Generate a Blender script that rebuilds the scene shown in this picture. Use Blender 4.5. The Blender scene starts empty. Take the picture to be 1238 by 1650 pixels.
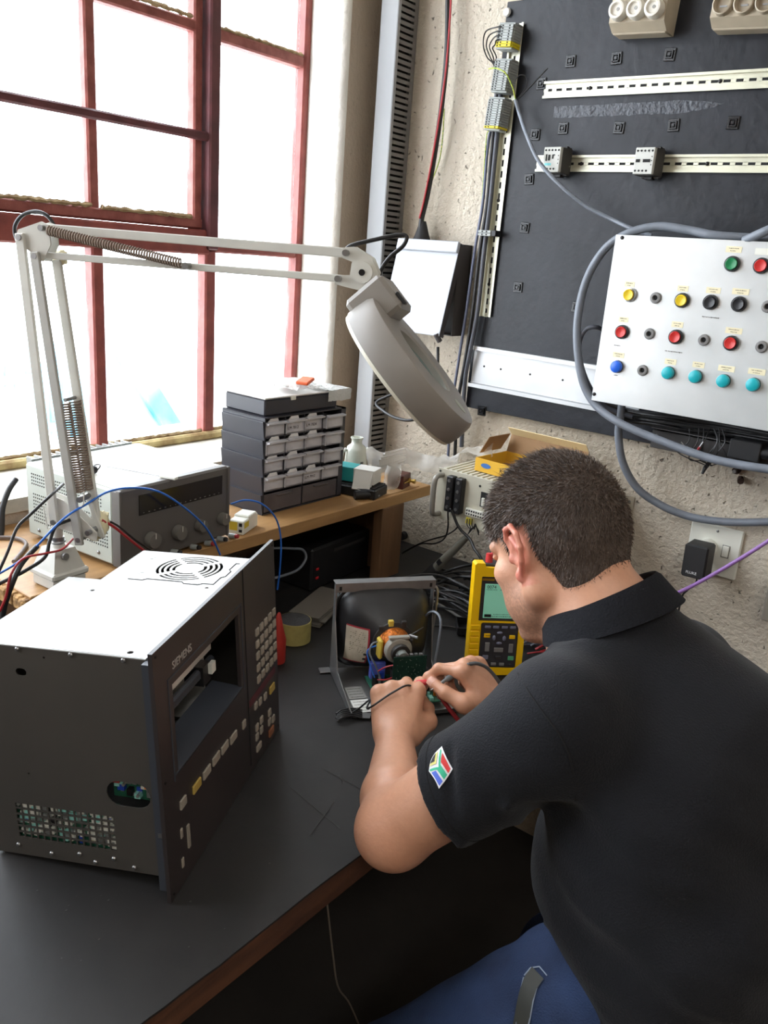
import bpy, math, random
import numpy as np
from mathutils import Vector, Matrix, noise
from mathutils.bvhtree import BVHTree

# ------------------------------------------------------------------ camera
scene = bpy.context.scene
CAM = Vector((1.56, -1.88, 1.55))
FPX = 1330.0
yaw, pitch, roll = math.radians(37.5), math.radians(17.24), math.radians(4.43)
fw = Vector((-math.sin(yaw)*math.cos(pitch), math.cos(yaw)*math.cos(pitch), -math.sin(pitch)))
rt = Vector((math.cos(yaw), math.sin(yaw), 0.0))
up = rt.cross(fw)
rt, up = (rt*math.cos(roll)+up*math.sin(roll)), (up*math.cos(roll)-rt*math.sin(roll))
cd = bpy.data.cameras.new('camera'); cam = bpy.data.objects.new('camera', cd)
scene.collection.objects.link(cam)
cam.matrix_world = Matrix(((rt.x, up.x, -fw.x, CAM.x), (rt.y, up.y, -fw.y, CAM.y), (rt.z, up.z, -fw.z, CAM.z), (0, 0, 0, 1)))
cd.sensor_fit = 'AUTO'; cd.sensor_width = 36.0; cd.lens = FPX/1650.0*36.0
cd.clip_start = 0.05; cd.clip_end = 200
scene.camera = cam

# ------------------------------------------------------------------ sky, added lights, exposure
SKY = 12.5
world = bpy.data.worlds.new('overcast_sky'); scene.world = world; world.use_nodes = True
bg = world.node_tree.nodes['Background']
bg.inputs[0].default_value = (0.93, 0.96, 1.0, 1); bg.inputs[1].default_value = SKY
scene.view_settings.view_transform = 'Standard'
scene.view_settings.look = 'None'
scene.view_settings.gamma = 1.0
scene.view_settings.use_curve_mapping = False
scene.view_settings.exposure = 0.0

def area(name, loc, rot, sx, sy, power, col):
    l = bpy.data.lights.new(name, 'AREA'); l.shape = 'RECTANGLE'; l.size = sx; l.size_y = sy
    l.energy = power; l.color = col
    o = bpy.data.objects.new(name, l); o.location = loc; o.rotation_euler = rot
    scene.collection.objects.link(o); return o
# sampling portal in the window opening (gives off no light itself)
po = area('window_portal', (-0.20, -1.55, 1.95), (0, math.radians(90), 0), 1.7, 2.7, 1.0, (1, 1, 1))
po.rotation_euler = (0, math.radians(-90), 0)
po.data.cycles.is_portal = True
# fill lights added up by the ceiling, out of view, to lift the interior
area('added_fill_light', (2.6, -3.0, 2.92), (0, 0, 0), 0.3, 1.5, 32, (1.0, 0.97, 0.92))
area('added_fill_light', (2.3, -1.2, 2.92), (0, 0, 0), 0.3, 1.2, 8, (1.0, 0.97, 0.92))

# ------------------------------------------------------------------ measuring helpers
def ray(px, py): return fw + rt*((px-619.0)/FPX) - up*((py-825.0)/FPX)
def W(px, py, ax, val):
    d = ray(px, py); return CAM + d*((val-CAM[ax])/d[ax])
def LF(M, px, py, ax, val):
    Mi = M.inverted(); o = Mi @ CAM; d = Mi.to_3x3() @ ray(px, py)
    return o + d*((val-o[ax])/d[ax])
def AT(px, py, dist): return CAM + ray(px, py).normalized()*dist

# ------------------------------------------------------------------ materials
def lin(c):
    c = c/255.0
    return c/12.92 if c <= 0.04045 else ((c+0.055)/1.055)**2.4
MATS = {}
def mat(name, rgb, rough=0.5, metal=0.0, var=None, bump=None, spec=0.5, alpha=1.0, emit=None, trans=0.0, coat=0.0, sub=0.0, attr=None, rgb2=None, sheen=0.0, aniso=None):
    if name in MATS: return MATS[name]
    m = bpy.data.materials.new(name); m.use_nodes = True; nt = m.node_tree; N = nt.nodes; L = nt.links
    b = N['Principled BSDF']
    col = (lin(rgb[0]), lin(rgb[1]), lin(rgb[2]), 1)
    b.inputs['Base Color'].default_value = col
    b.inputs['Roughness'].default_value = rough; b.inputs['Metallic'].default_value = metal
    b.inputs['Specular IOR Level'].default_value = spec
    b.inputs['Alpha'].default_value = alpha
    b.inputs['Transmission Weight'].default_value = trans
    b.inputs['Coat Weight'].default_value = coat
    b.inputs['Sheen Weight'].default_value = sheen
    if sub:
        b.inputs['Subsurface Weight'].default_value = sub
        b.inputs['Subsurface Radius'].default_value = (1.0, 0.35, 0.2); b.inputs['Subsurface Scale'].default_value = 0.006
    tc = N.new('ShaderNodeTexCoord')
    src = None
    if attr:
        a = N.new('ShaderNodeAttribute'); a.attribute_name = attr; src = a.outputs['Color']
    if var:
        n = N.new('ShaderNodeTexNoise'); n.inputs['Scale'].default_value = var[0]; n.inputs['Detail'].default_value = 5
        L.new(tc.outputs['Object'], n.inputs['Vector'])
        r = N.new('ShaderNodeMapRange'); r.inputs['From Min'].default_value = 0.35; r.inputs['From Max'].default_value = 0.7
        L.new(n.outputs['Fac'], r.inputs['Value'])
        mx = N.new('ShaderNodeMix'); mx.data_type = 'RGBA'
        L.new(r.outputs['Result'], mx.inputs['Factor'])
        k = var[1]
        if src:
            L.new(src, mx.inputs['A']); mm = N.new('ShaderNodeMix'); mm.data_type = 'RGBA'; mm.blend_type = 'MULTIPLY'; mm.inputs['Factor'].default_value = 1
            L.new(src, mm.inputs['A']); mm.inputs['B'].default_value = (1-k, 1-k*1.1, 1-k*1.1, 1); L.new(mm.outputs['Result'], mx.inputs['B'])
        else:
            mx.inputs['A'].default_value = col
            c2 = rgb2 if rgb2 else tuple(v*(1-k) for v in rgb)
            mx.inputs['B'].default_value = (lin(c2[0]), lin(c2[1]), lin(c2[2]), 1)
        src = mx.outputs['Result']
    if src: L.new(src, b.inputs['Base Color'])
    if bump:
        n = N.new('ShaderNodeTexNoise'); n.inputs['Scale'].default_value = bump[0]; n.inputs['Detail'].default_value = bump[2] if len(bump) > 2 else 3
        if aniso:
            mp = N.new('ShaderNodeMapping'); mp.inputs['Scale'].default_value = aniso; L.new(tc.outputs['Object'], mp.inputs['Vector']); L.new(mp.outputs['Vector'], n.inputs['Vector'])
        else: L.new(tc.outputs['Object'], n.inputs['Vector'])
        bp = N.new('ShaderNodeBump'); bp.inputs['Strength'].default_value = bump[1]; bp.inputs['Distance'].default_value = 0.004
        L.new(n.outputs['Fac'], bp.inputs['Height']); L.new(bp.outputs['Normal'], b.inputs['Normal'])
    if emit:
        b.inputs['Emission Color'].default_value = (lin(emit[0][0]), lin(emit[0][1]), lin(emit[0][2]), 1); b.inputs['Emission Strength'].default_value = emit[1]
    MATS[name] = m
    return m

def wood_mat(name, c1, c2, scale=6, rough=0.55, axis=(1, 12, 12)):
    m = mat(name, c1, rough, bump=(60, 0.15)); nt = m.node_tree; N = nt.nodes; L = nt.links
    tc = N.new('ShaderNodeTexCoord'); mp = N.new('ShaderNodeMapping'); mp.inputs['Scale'].default_value = axis
    n = N.new('ShaderNodeTexNoise'); n.inputs['Scale'].default_value = scale; n.inputs['Detail'].default_value = 8; n.inputs['Distortion'].default_value = 0.6
    cr = N.new('ShaderNodeValToRGB'); cr.color_ramp.elements[0].color = (lin(c1[0]), lin(c1[1]), lin(c1[2]), 1); cr.color_ramp.elements[1].color = (lin(c2[0]), lin(c2[1]), lin(c2[2]), 1)
    cr.color_ramp.elements[0].position = 0.35; cr.color_ramp.elements[1].position = 0.7
    L.new(tc.outputs['Object'], mp.inputs[0]); L.new(mp.outputs[0], n.inputs['Vector']); L.new(n.outputs['Fac'], cr.inputs[0]); L.new(cr.outputs[0], N['Principled BSDF'].inputs['Base Color'])
    return m

def stucco_mat(name, rgb, rgb2, scale, dist, speck):
    m = mat(name, rgb, 0.85); nt = m.node_tree; N = nt.nodes; L = nt.links; b = N['Principled BSDF']
    tc = N.new('ShaderNodeTexCoord')
    n1 = N.new('ShaderNodeTexNoise'); n1.inputs['Scale'].default_value = scale; n1.inputs['Detail'].default_value = 4; n1.inputs['Roughness'].default_value = 0.6
    n2 = N.new('ShaderNodeTexNoise'); n2.inputs['Scale'].default_value = 2.2; n2.inputs['Detail'].default_value = 6
    v = N.new('ShaderNodeTexNoise'); v.inputs['Scale'].default_value = scale*1.1; v.inputs['Detail'].default_value = 2; v.inputs['Distortion'].default_value = 0.5
    for q in (n1, n2, v): L.new(tc.outputs['Object'], q.inputs['Vector'])
    mx = N.new('ShaderNodeMix'); mx.data_type = 'RGBA'; mx.inputs['A'].default_value = tuple(lin(c) for c in rgb)+(1,); mx.inputs['B'].default_value = tuple(lin(c) for c in rgb2)+(1,)
    mr = N.new('ShaderNodeMapRange'); mr.inputs['From Min'].default_value = 0.4; mr.inputs['From Max'].default_value = 0.65
    L.new(n2.outputs['Fac'], mr.inputs['Value']); L.new(mr.outputs['Result'], mx.inputs['Factor'])
    # small pits, coloured darker than the plaster around them
    mr2 = N.new('ShaderNodeMapRange'); mr2.inputs['From Min'].default_value = 0.66; mr2.inputs['From Max'].default_value = 0.74; mr2.inputs['To Max'].default_value = speck
    L.new(v.outputs['Fac'], mr2.inputs['Value'])
    mx2 = N.new('ShaderNodeMix'); mx2.data_type = 'RGBA'; mx2.inputs['B'].default_value = (0.10, 0.085, 0.07, 1)
    L.new(mr2.outputs['Result'], mx2.inputs['Factor']); L.new(mx.outputs['Result'], mx2.inputs['A']); L.new(mx2.outputs['Result'], b.inputs['Base Color'])
    sub = N.new('ShaderNodeMath'); sub.operation = 'SUBTRACT'; L.new(n1.outputs['Fac'], sub.inputs[0]); L.new(mr2.outputs['Result'], sub.inputs[1])
    bp = N.new('ShaderNodeBump'); bp.inputs['Strength'].default_value = 1.0; bp.inputs['Distance'].default_value = dist
    L.new(sub.outputs[0], bp.inputs['Height']); L.new(bp.outputs['Normal'], b.inputs['Normal'])
    return m

def glass_mat(name, tint=(255, 255, 255), gloss=0.08, dirt=0.1):
    m = bpy.data.materials.new(name); m.use_nodes = True; nt = m.node_tree; N = nt.nodes; L = nt.links
    N.remove(N['Principled BSDF']); out = N['Material Output']
    t = N.new('ShaderNodeBsdfTransparent'); t.inputs[0].default_value = tuple(lin(c) for c in tint)+(1,)
    g = N.new('ShaderNodeBsdfGlossy'); g.inputs['Roughness'].default_value = 0.03
    d = N.new('ShaderNodeBsdfTranslucent'); d.inputs[0].default_value = (0.85, 0.88, 0.9, 1)
    n = N.new('ShaderNodeTexNoise'); n.inputs['Scale'].default_value = 5; n.inputs['Detail'].default_value = 7
    tc = N.new('ShaderNodeTexCoord'); L.new(tc.outputs['Object'], n.inputs['Vector'])
    mr = N.new('ShaderNodeMapRange'); mr.inputs['From Min'].default_value = 0.45; mr.inputs['From Max'].default_value = 0.75; mr.inputs['To Max'].default_value = dirt
    L.new(n.outputs['Fac'], mr.inputs['Value'])
    a = N.new('ShaderNodeMixShader'); a.inputs[0].default_value = gloss; L.new(t.outputs[0], a.inputs[1]); L.new(g.outputs[0], a.inputs[2])
    c = N.new('ShaderNodeMixShader'); L.new(mr.outputs['Result'], c.inputs[0]); L.new(a.outputs[0], c.inputs[1]); L.new(d.outputs[0], c.inputs[2])
    L.new(c.outputs[0], out.inputs['Surface']); MATS[name] = m
    return m

# ------------------------------------------------------------------ mesh building
def frame(o, x, y=None, z=None):
    """matrix from origin, x axis and either y or z hint"""
    x = Vector(x).normalized()
    if z is not None:
        y = Vector(z).cross(x).normalized(); z = x.cross(y)
    else:
        z = x.cross(Vector(y)).normalized(); y = z.cross(x)
    o = Vector(o)
    return Matrix(((x.x, y.x, z.x, o.x), (x.y, y.y, z.y, o.y), (x.z, y.z, z.z, o.z), (0, 0, 0, 1)))
def rz(loc, deg): return Matrix.Translation(Vector(loc)) @ Matrix.Rotation(math.radians(deg), 4, 'Z')

def catmull(pts, k=6):
    P = [Vector(p) for p in pts]
    if len(P) < 3: return P
    P = [P[0]*2-P[1]]+P+[P[-1]*2-P[-2]]
    out = []
    for i in range(1, len(P)-2):
        a, b, c, d = P[i-1:i+3]
        for j in range(k):
            t = j/k
            out.append(0.5*((2*b)+(c-a)*t+(2*a-5*b+4*c-d)*t*t+(3*b-a-3*c+d)*t**3))
    out.append(P[-2]); return out

class MB:
    def __init__(s): s.v = []; s.f = []; s.m = []
    def add(s, vs, fs, mi=0, M=None):
        o = len(s.v)
        if M is not None: vs = [M @ Vector(q) for q in vs]
        s.v.extend([tuple(q) for q in vs])
        for q in fs: s.f.append(tuple(i+o for i in q)); s.m.append(mi)
        return s
    def box(s, c, d, M=None, mi=0, ch=0.0):
        x, y, z = d[0]/2, d[1]/2, d[2]/2; c = Vector(c)
        if ch <= 0:
            vs = [c+Vector((i*x, j*y, k*z)) for i in (-1, 1) for j in (-1, 1) for k in (-1, 1)]
            return s.add(vs, [(0, 1, 3, 2), (4, 6, 7, 5), (0, 4, 5, 1), (2, 3, 7, 6), (0, 2, 6, 4), (1, 5, 7, 3)], mi, M)
        ch = min(ch, x*0.9, y*0.9, z*0.9); vs = []; idx = {}
        for i in (-1, 1):
            for j in (-1, 1):
                for k in (-1, 1):
                    for a in range(3):
                        p = [i*(x-ch), j*(y-ch), k*(z-ch)]; p[a] = (i*x, j*y, k*z)[a]
                        idx[(i, j, k, a)] = len(vs); vs.append(c+Vector(p))
        fs = []
        for a in range(3):
            for sg in (-1, 1):
                o = [(-1, -1), (1, -1), (1, 1), (-1, 1)]; q = []
                for (u, w) in o:
                    t = [0, 0, 0]; t[a] = sg; t[(a+1) % 3] = u; t[(a+2) % 3] = w; q.append(idx[(t[0], t[1], t[2], a)])
                fs.append(tuple(q if sg > 0 else q[::-1]))
        for a in range(3):
            b_, c_ = (a+1) % 3, (a+2) % 3
            for u in (-1, 1):
                for w in (-1, 1):
                    q = []
                    for (e, fa) in ((-1, b_), (1, b_), (1, c_), (-1, c_)):
                        t = [0, 0, 0]; t[a] = e; t[b_] = u; t[c_] = w; q.append(idx[(t[0], t[1], t[2], fa)])
                    fs.append(tuple(q if u*w < 0 else q[::-1]))
        for i in (-1, 1):
            for j in (-1, 1):
                for k in (-1, 1):
                    q = [idx[(i, j, k, a)] for a in range(3)]; fs.append(tuple(q if i*j*k > 0 else q[::-1]))
        return s.add(vs, fs, mi, M)
    def tube(s, pts, r, n=8, mi=0, M=None, caps=True, closed=False):
        P = [Vector(p) for p in pts]; m = len(P)
        rr = r if isinstance(r, (list, tuple)) else [r]*m
        vs = []; prev = None
        for i, p in enumerate(P):
            t = (P[(i+1) % m]-P[i-1]) if closed else (P[min(i+1, m-1)]-P[max(i-1, 0)])
            if t.length < 1e-9: t = Vector((0, 0, 1))
            t.normalize()
            if prev is None:
                a = Vector((0, 0, 1)) if abs(t.z) < 0.9 else Vector((1, 0, 0)); nn = t.cross(a).normalized()
            else:
                nn = prev-t*prev.dot(t)
                if nn.length < 1e-6: nn = t.orthogonal()
                nn.normalize()
            prev = nn; b = t.cross(nn)
            for k in range(n):
                an = 2*math.pi*k/n; vs.append(p+nn*(math.cos(an)*rr[i])+b*(math.sin(an)*rr[i]))
        fs = []
        for i in range(m if closed else m-1):
            j = (i+1) % m
            for k in range(n):
                k2 = (k+1) % n; fs.append((i*n+k, i*n+k2, j*n+k2, j*n+k))
        if caps and not closed: fs.append(tuple(range(n))[::-1]); fs.append(tuple((m-1)*n+k for k in range(n)))
        return s.add(vs, fs, mi, M)
    def cyl(s, a, b, r0, r1=None, n=16, mi=0, M=None, caps=True):
        return s.tube([a, b], [r0, r0 if r1 is None else r1], n, mi, M, caps)
    def lathe(s, prof, n=24, mi=0, M=None, cap=True):
        """profile of (r, z) about local z"""
        vs = []; fs = []
        for (r, z) in prof:
            for k in range(n): a = 2*math.pi*k/n; vs.append((r*math.cos(a), r*math.sin(a), z))
        for i in range(len(prof)-1):
            for k in range(n):
                k2 = (k+1) % n; fs.append((i*n+k, i*n+k2, (i+1)*n+k2, (i+1)*n+k))
        if cap:
            if prof[0][0] > 1e-6: fs.append(tuple(range(n))[::-1])
            if prof[-1][0] > 1e-6: fs.append(tuple((len(prof)-1)*n+k for k in range(n)))
        return s.add(vs, fs, mi, M)
    def prism(s, poly, z0, z1, mi=0, M=None):
        n = len(poly); vs = [(p[0], p[1], z0) for p in poly]+[(p[0], p[1], z1) for p in poly]
        fs = [tuple(range(n))[::-1], tuple(range(n, 2*n))]+[(i, (i+1) % n, n+(i+1) % n, n+i) for i in range(n)]
        return s.add(vs, fs, mi, M)
    def sphere(s, c, r, n=12, mi=0, M=None):
        rx, ry, rzz = r if isinstance(r, (tuple, list)) else (r, r, r); c = Vector(c); h = n//2; vs = []; fs = []
        for i in range(h+1):
            th = math.pi*i/h
            for k in range(n):
                a = 2*math.pi*k/n; vs.append(c+Vector((rx*math.sin(th)*math.cos(a), ry*math.sin(th)*math.sin(a), rzz*math.cos(th))))
        for i in range(h):
            for k in range(n): k2 = (k+1) % n; fs.append((i*n+k, (i+1)*n+k, (i+1)*n+k2, i*n+k2))
        return s.add(vs, fs, mi, M)
    def build(s, name, mats, parent=None, smooth=None, loc=None, kind=None, M=None):
        me = bpy.data.meshes.new(name); me.from_pydata(s.v, [], s.f)
        if not isinstance(mats, (list, tuple)): mats = [mats]
        for q in mats: me.materials.append(q)
        if len(mats) > 1: me.polygons.foreach_set('material_index', s.m)
        if smooth is not None:
            me.polygons.foreach_set('use_smooth', [True]*len(me.polygons)); me.set_sharp_from_angle(angle=math.radians(smooth))
        me.update()
        return link(name, me, parent, kind, M)

def link(name, me, parent=None, kind=None, M=None):
    o = bpy.data.objects.new(name, me); scene.collection.objects.link(o)
    if parent is not None: o.parent = parent
    if M is not None:
        if parent is None: o.matrix_world = M
        else: o.matrix_local = M
    if kind: o['kind'] = kind
    return o
def tag(o, label, cat, group=None, kind=None):
    o['label'] = label; o['category'] = cat
    if group: o['group'] = group
    if kind: o['kind'] = kind
    return o
def thing(name, label, cat, M=None, group=None):
    o = bpy.data.objects.new(name, None); scene.collection.objects.link(o); o.empty_display_size = 0.02
    if M is not None: o.matrix_world = M
    return tag(o, label, cat, group)
def children(o): return [c for c in bpy.data.objects if c.parent == o]
def copy_tree(o, kids=None, parent=None):
    c = o.copy(); scene.collection.objects.link(c)
    if parent is not None: c.parent = parent
    for ch in (kids[o.name] if kids else children(o)): copy_tree(ch, kids, c)
    return c
def text(name, body, size, m, parent, M, ext=0.0003, align='LEFT', squash=1.0):
    cu = bpy.data.curves.new(name, 'FONT'); cu.body = body; cu.size = size; cu.extrude = ext; cu.align_x = align; cu.resolution_u = 3
    t = bpy.data.objects.new(name, cu); scene.collection.objects.link(t)
    dg = bpy.context.evaluated_depsgraph_get(); me = bpy.data.meshes.new_from_object(t.evaluated_get(dg))
    bpy.data.objects.remove(t); bpy.data.curves.remove(cu)
    me.materials.clear(); me.materials.append(m)
    return link(name, me, parent, None, M)
def scribble(mb, x0, y0, x1, z, h, rnd, n=6, mi=0, M=None):
    """a few illegible pen or print strokes as flat bars"""
    x = x0
    while x < x1:
        w = rnd.uniform(0.3, 1.0)*h; mb.box((x+w/2, y0+rnd.uniform(-.1, .1)*h, z), (w, h*rnd.uniform(.5, 1), 0.0003), M, mi); x += w+h*0.5
# ================================================================== the room
rnd = random.Random(5)
m_plaster = stucco_mat('plaster_panel_wall', (204, 194, 178), (190, 178, 160), 75, 0.008, 0.7)
m_plaster2 = stucco_mat('plaster_window_wall', (198, 182, 163), (182, 166, 147), 70, 0.0035, 0.15)
m_white_plaster = stucco_mat('plaster_white_reveal', (240, 239, 234), (228, 224, 214), 50, 0.003, 0.1)
m_ceiling = mat('ceiling_paint', (205, 202, 195), 0.9)
m_floor = mat('floor_concrete', (50, 45, 42), 0.8, var=(3, 0.3), bump=(40, 0.2))
def struct(o): o['kind'] = 'structure'; return o
RX, RY, RZ = 4.2, -4.8, 3.0
WZ0, WZ1, WY0, WY1 = 1.055, 2.76, -2.95, -0.15
mb = MB()
mb.box((RX/2, RY/2, -0.05), (RX+0.8, -RY+0.8, 0.1)); struct(mb.build('floor', m_floor))
mb = MB(); mb.box((RX/2, RY/2, RZ+0.05), (RX+0.8, -RY+0.8, 0.1)); struct(mb.build('ceiling', m_ceiling))
mb = MB(); mb.box((RX/2, 0.1, RZ/2), (RX+0.6, 0.2, RZ)); struct(mb.build('wall_back', m_plaster))
mb = MB(); mb.box((RX+0.1, RY/2, RZ/2), (0.2, -RY, RZ)); struct(mb.build('wall_right', m_plaster2))
mb = MB(); mb.box((RX/2, RY-0.1, RZ/2), (RX+0.4, 0.2, RZ)); struct(mb.build('wall_front', m_plaster2))
TH = 0.30
mb = MB()
mb.box((-TH/2, RY/2, (WZ0-0.03)/2), (TH, -RY, WZ0-0.03))
mb.box((-TH/2, RY/2, (RZ+WZ1)/2), (TH, -RY, RZ-WZ1))
mb.box((-TH/2, (WY0+RY)/2, (WZ0+WZ1)/2), (TH, WY0-RY, WZ1-WZ0+0.06))
mb.box((-TH/2-0.0, WY1/2+0.004, (WZ0+WZ1)/2), (TH, -WY1-0.012, WZ1-WZ0+0.06))
struct(mb.build('wall_left', m_plaster2))
# white plastered jamb with an uneven arris
mb = MB(); n = 60; vs = []; fs = []
for i in range(n+1):
    z = WZ0-0.02+(WZ1-WZ0+0.02)*i/n; w = noise.noise(Vector((z*9, 0, 3)))*0.004+noise.noise(Vector((z*30, 0, 3)))*0.002
    vs += [(-0.30, WY1-0.001, z), (-0.12, WY1-0.004, z), (-0.012+w, WY1-0.006+w, z), (0.002, WY1+0.006+w*1.5, z), (0.002, WY1+0.012, z)]
for i in range(n):
    for k in range(4): a = i*5+k; fs.append((a, a+1, a+6, a+5))
mb.add(vs, fs); struct(mb.build('trim_1', m_white_plaster, smooth=60))
# inner sill
m_sill = mat('sill_paint', (226, 222, 208), 0.6, var=(14, 0.18), bump=(40, 0.3))
mb = MB(); mb.prism([(-0.30, 1.02), (0.012, 1.00), (0.016, 1.030), (-0.10, 1.052), (-0.30, 1.056)], -WY1, -WY0)
Msill = Matrix(((1, 0, 0, 0), (0, 0, -1, 0), (0, 1, 0, 0), (0, 0, 0, 1)))
o = mb.build('window_sill', m_sill, M=Msill); struct(o); sill_obj = o

# ------------------------------------------------------------------ steel window
m_red = mat('window_red_oxide', (146, 74, 66), 0.55, var=(24, 0.35), bump=(50, 0.5), rgb2=(122, 58, 54))
m_red2 = mat('window_red_sash', (160, 92, 84), 0.6, var=(30, 0.3), bump=(60, 0.5), rgb2=(128, 66, 60))
m_dark_red = mat('window_dark_mullion', (104, 54, 58), 0.5, var=(18, 0.25), bump=(50, 0.4))
m_putty = mat('window_putty', (176, 156, 118), 0.8, var=(40, 0.5), bump=(60, 0.8), rgb2=(120, 92, 60))
m_yellow_paint = mat('window_bottom_rail_paint', (214, 196, 140), 0.6, var=(20, 0.35), bump=(50, 0.5), rgb2=(150, 118, 76))
m_pane = glass_mat('window_glass', (250, 253, 255), 0.05, 0.12)
win = bpy.data.objects.new('window_1', None); scene.collection.objects.link(win); win['kind'] = 'structure'
XF = -0.14
mb = MB()
mb.box((XF, -0.160, 1.905), (0.04, 0.024, 1.71), ch=0.005)
mb.box((XF, WY0+0.012, 1.905), (0.04, 0.024, 1.71), ch=0.005)
mb.box((XF, -1.55, 2.745), (0.04, 2.78, 0.03), ch=0.005)
mb.build('frame', m_red, win, smooth=35)
MAIN = [-0.476, -1.150, -1.824, -2.498]
def part_box(name, c, d, m, ch=0.004):
    b = MB(); b.box(c, d, ch=ch); o = b.build(name, m, win, smooth=35); return o
for y in MAIN:
    part_box('mullion', (XF+0.006, y, 2.14), (0.052, 0.032, 1.22), m_dark_red)
    part_box('mullion', (XF, y+0.003, 1.293), (0.036, 0.034, 0.475), m_red)
for y in (-0.79, -1.464, -2.138, -2.81):
    part_box('glazing_bar', (XF, y, 1.293), (0.034, 0.030, 0.475), m_red)
for y in (-0.787, -1.461, -2.135, -2.80):
    part_box('glazing_bar', (XF-0.007, y, 2.16), (0.024, 0.026, 1.12), m_red2)
part_box('transom', (XF, -1.73, 1.547), (0.045, 2.50, 0.058), m_red)
part_box('transom', (XF, -0.317, 1.535), (0.034, 0.29, 0.022), m_red)
part_box('glazing_bar', (XF, -0.317, 2.010), (0.036, 0.29, 0.026), m_red2)
part_box('glazing_bar', (XF, -0.317, 2.46), (0.036, 0.29, 0.026), m_red2)
# opening sashes between the main mullions
for a, b in ((-1.150, -0.476), (-1.824, -1.150), (-2.498, -1.824)):
    c = (a+b)/2; w = b-a-0.036
    mb = MB()
    mb.box((XF-0.006, b-0.032, 2.155), (0.03, 0.026, 1.16), ch=0.004); mb.box((XF-0.006, a+0.032, 2.155), (0.03, 0.026, 1.16), ch=0.004)
    mb.box((XF-0.006, c, 1.590), (0.034, w, 0.026), ch=0.004); mb.box((XF-0.006, c, 2.72), (0.034, w, 0.026), ch=0.004)
    mb.build('sash', m_red2, win, smooth=35)
    part_box('stay_bar', (XF+0.020, c, 1.786), (0.014, w+0.02, 0.020), m_dark_red)
    part_box('glazing_bar', (XF-0.006, c, 2.016), (0.03, w-0.04, 0.024), m_red2)
    part_box('glazing_bar', (XF-0.006, c, 2.36), (0.03, w-0.04, 0.024), m_red2)
part_box('bottom_rail', (XF+0.004, -1.55, 1.062), (0.05, 2.78, 0.022), m_yellow_paint, 0.005)
# crumbling putty lines, one lumpy strip per pane edge (real relief)
def putty(y0, y1, z, seed):
    b = MB(); n = int((y1-y0)/0.008); pts = []; rr = []
    r_ = random.Random(seed)
    for i in range(n+1):
        y = y0+(y1-y0)*i/n; pts.append((XF+0.012, y, z+r_.uniform(-.0012, .0012))); rr.append(r_.uniform(0.0035, 0.0065))
    b.tube(pts, rr, 5); b.build('putty', m_putty, win, smooth=60)
putty(-1.13, -0.80, 1.606, 1); putty(-0.775, -0.53, 1.604, 2); putty(-0.455, -0.175, 1.549, 3); putty(-0.455, -0.175, 2.026, 4)
putty(-1.13, -0.80, 2.031, 5); putty(-0.775, -0.53, 2.031, 6); putty(-1.13, -0.80, 1.076, 7); putty(-0.775, -0.495, 1.076, 8); putty(-0.455, -0.175, 1.076, 9)
cols_low = [-2.935, -2.81, -2.498, -2.138, -1.824, -1.464, -1.150, -0.79, -0.476, -0.165]
for a, b in zip(cols_low[:-1], cols_low[1:]):
    part_box('pane', (XF-0.006, (a+b)/2, 1.295), (0.003, b-a-0.006, 0.46), m_pane, 0)
cols_up = [-2.935, -2.80, -2.498, -2.135, -1.824, -1.461, -1.150, -0.787, -0.476]
rows_up = [1.592, 2.016, 2.36, 2.72]
for a, b in zip(cols_up[:-1], cols_up[1:]):
    for c, d in zip(rows_up[:-1], rows_up[1:]):
        part_box('pane', (XF-0.008, (a+b)/2, (c+d)/2), (0.003, b-a-0.004, d-c-0.004), m_pane, 0)
for c, d in ((1.54, 2.01), (2.01, 2.46), (2.46, 2.735)):
    part_box('pane', (XF-0.006, -0.317, (c+d)/2), (0.003, 0.29, d-c-0.004), m_pane, 0)

# ------------------------------------------------------------------ outdoors (nearly burnt out)
m_yard = mat('yard_concrete', (215, 214, 210), 0.9)
mb = MB(); mb.box((-8.5, -2, -0.55), (16, 22, 0.1)); o = struct(mb.build('floor_yard', m_yard))
m_blue_out = mat('outdoor_blue_steel', (84, 138, 168), 0.6, var=(5, 0.5), rgb2=(120, 176, 190))
m_cyan_out = mat('outdoor_cyan_plank', (60, 158, 176), 0.6, var=(8, 0.2))
XO = -3.6
t = thing('blue_crate', 'pale blue slatted crate stack outside the window, seen faintly through the lower left pane', 'crate', Matrix.Translation((XO, W(60, 650, 0, XO).y, -0.5)))
z0 = W(60, 700, 0, XO).z+0.5; z1 = W(60, 545, 0, XO).z+0.5
ya = W(-60, 620, 0, XO).y-t.location.y; yb = W(140, 620, 0, XO).y-t.location.y
r_ = random.Random(3)
k = 11
for i in range(k):
    y = ya+(yb-ya)*(i+0.5)/k; b = MB(); h = z1-r_.uniform(0, 0.3); b.box((r_.uniform(-.04, .04), y, h/2), (0.03, (yb-ya)/k*r_.uniform(.5, .85), h), ch=0.004); b.build('slat', m_blue_out, t, smooth=35)
for z in (0.3, z0+0.05, z1-0.25):
    b = MB(); b.box((0.04, (ya+yb)/2, z), (0.03, yb-ya, 0.06)); b.build('rail', m_blue_out, t)
p0 = W(172, 560, 0, XO); p1 = W(262, 700, 0, XO)
t = thing('leaning_plank', 'cyan painted plank leaning at a slant outside the lower middle pane', 'plank', Matrix.Translation((XO, p1.y, -0.5)))
d = (p1-p0).normalized(); pe = p0+d*((p0.z+0.5)/(-d.z)); Mt = Matrix.Translation((-XO, -p1.y, 0.5))
b = MB(); Mp = Mt @ frame((p0+pe)/2, d, z=(1, 0, 0)); L_ = (pe-p0).length
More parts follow.
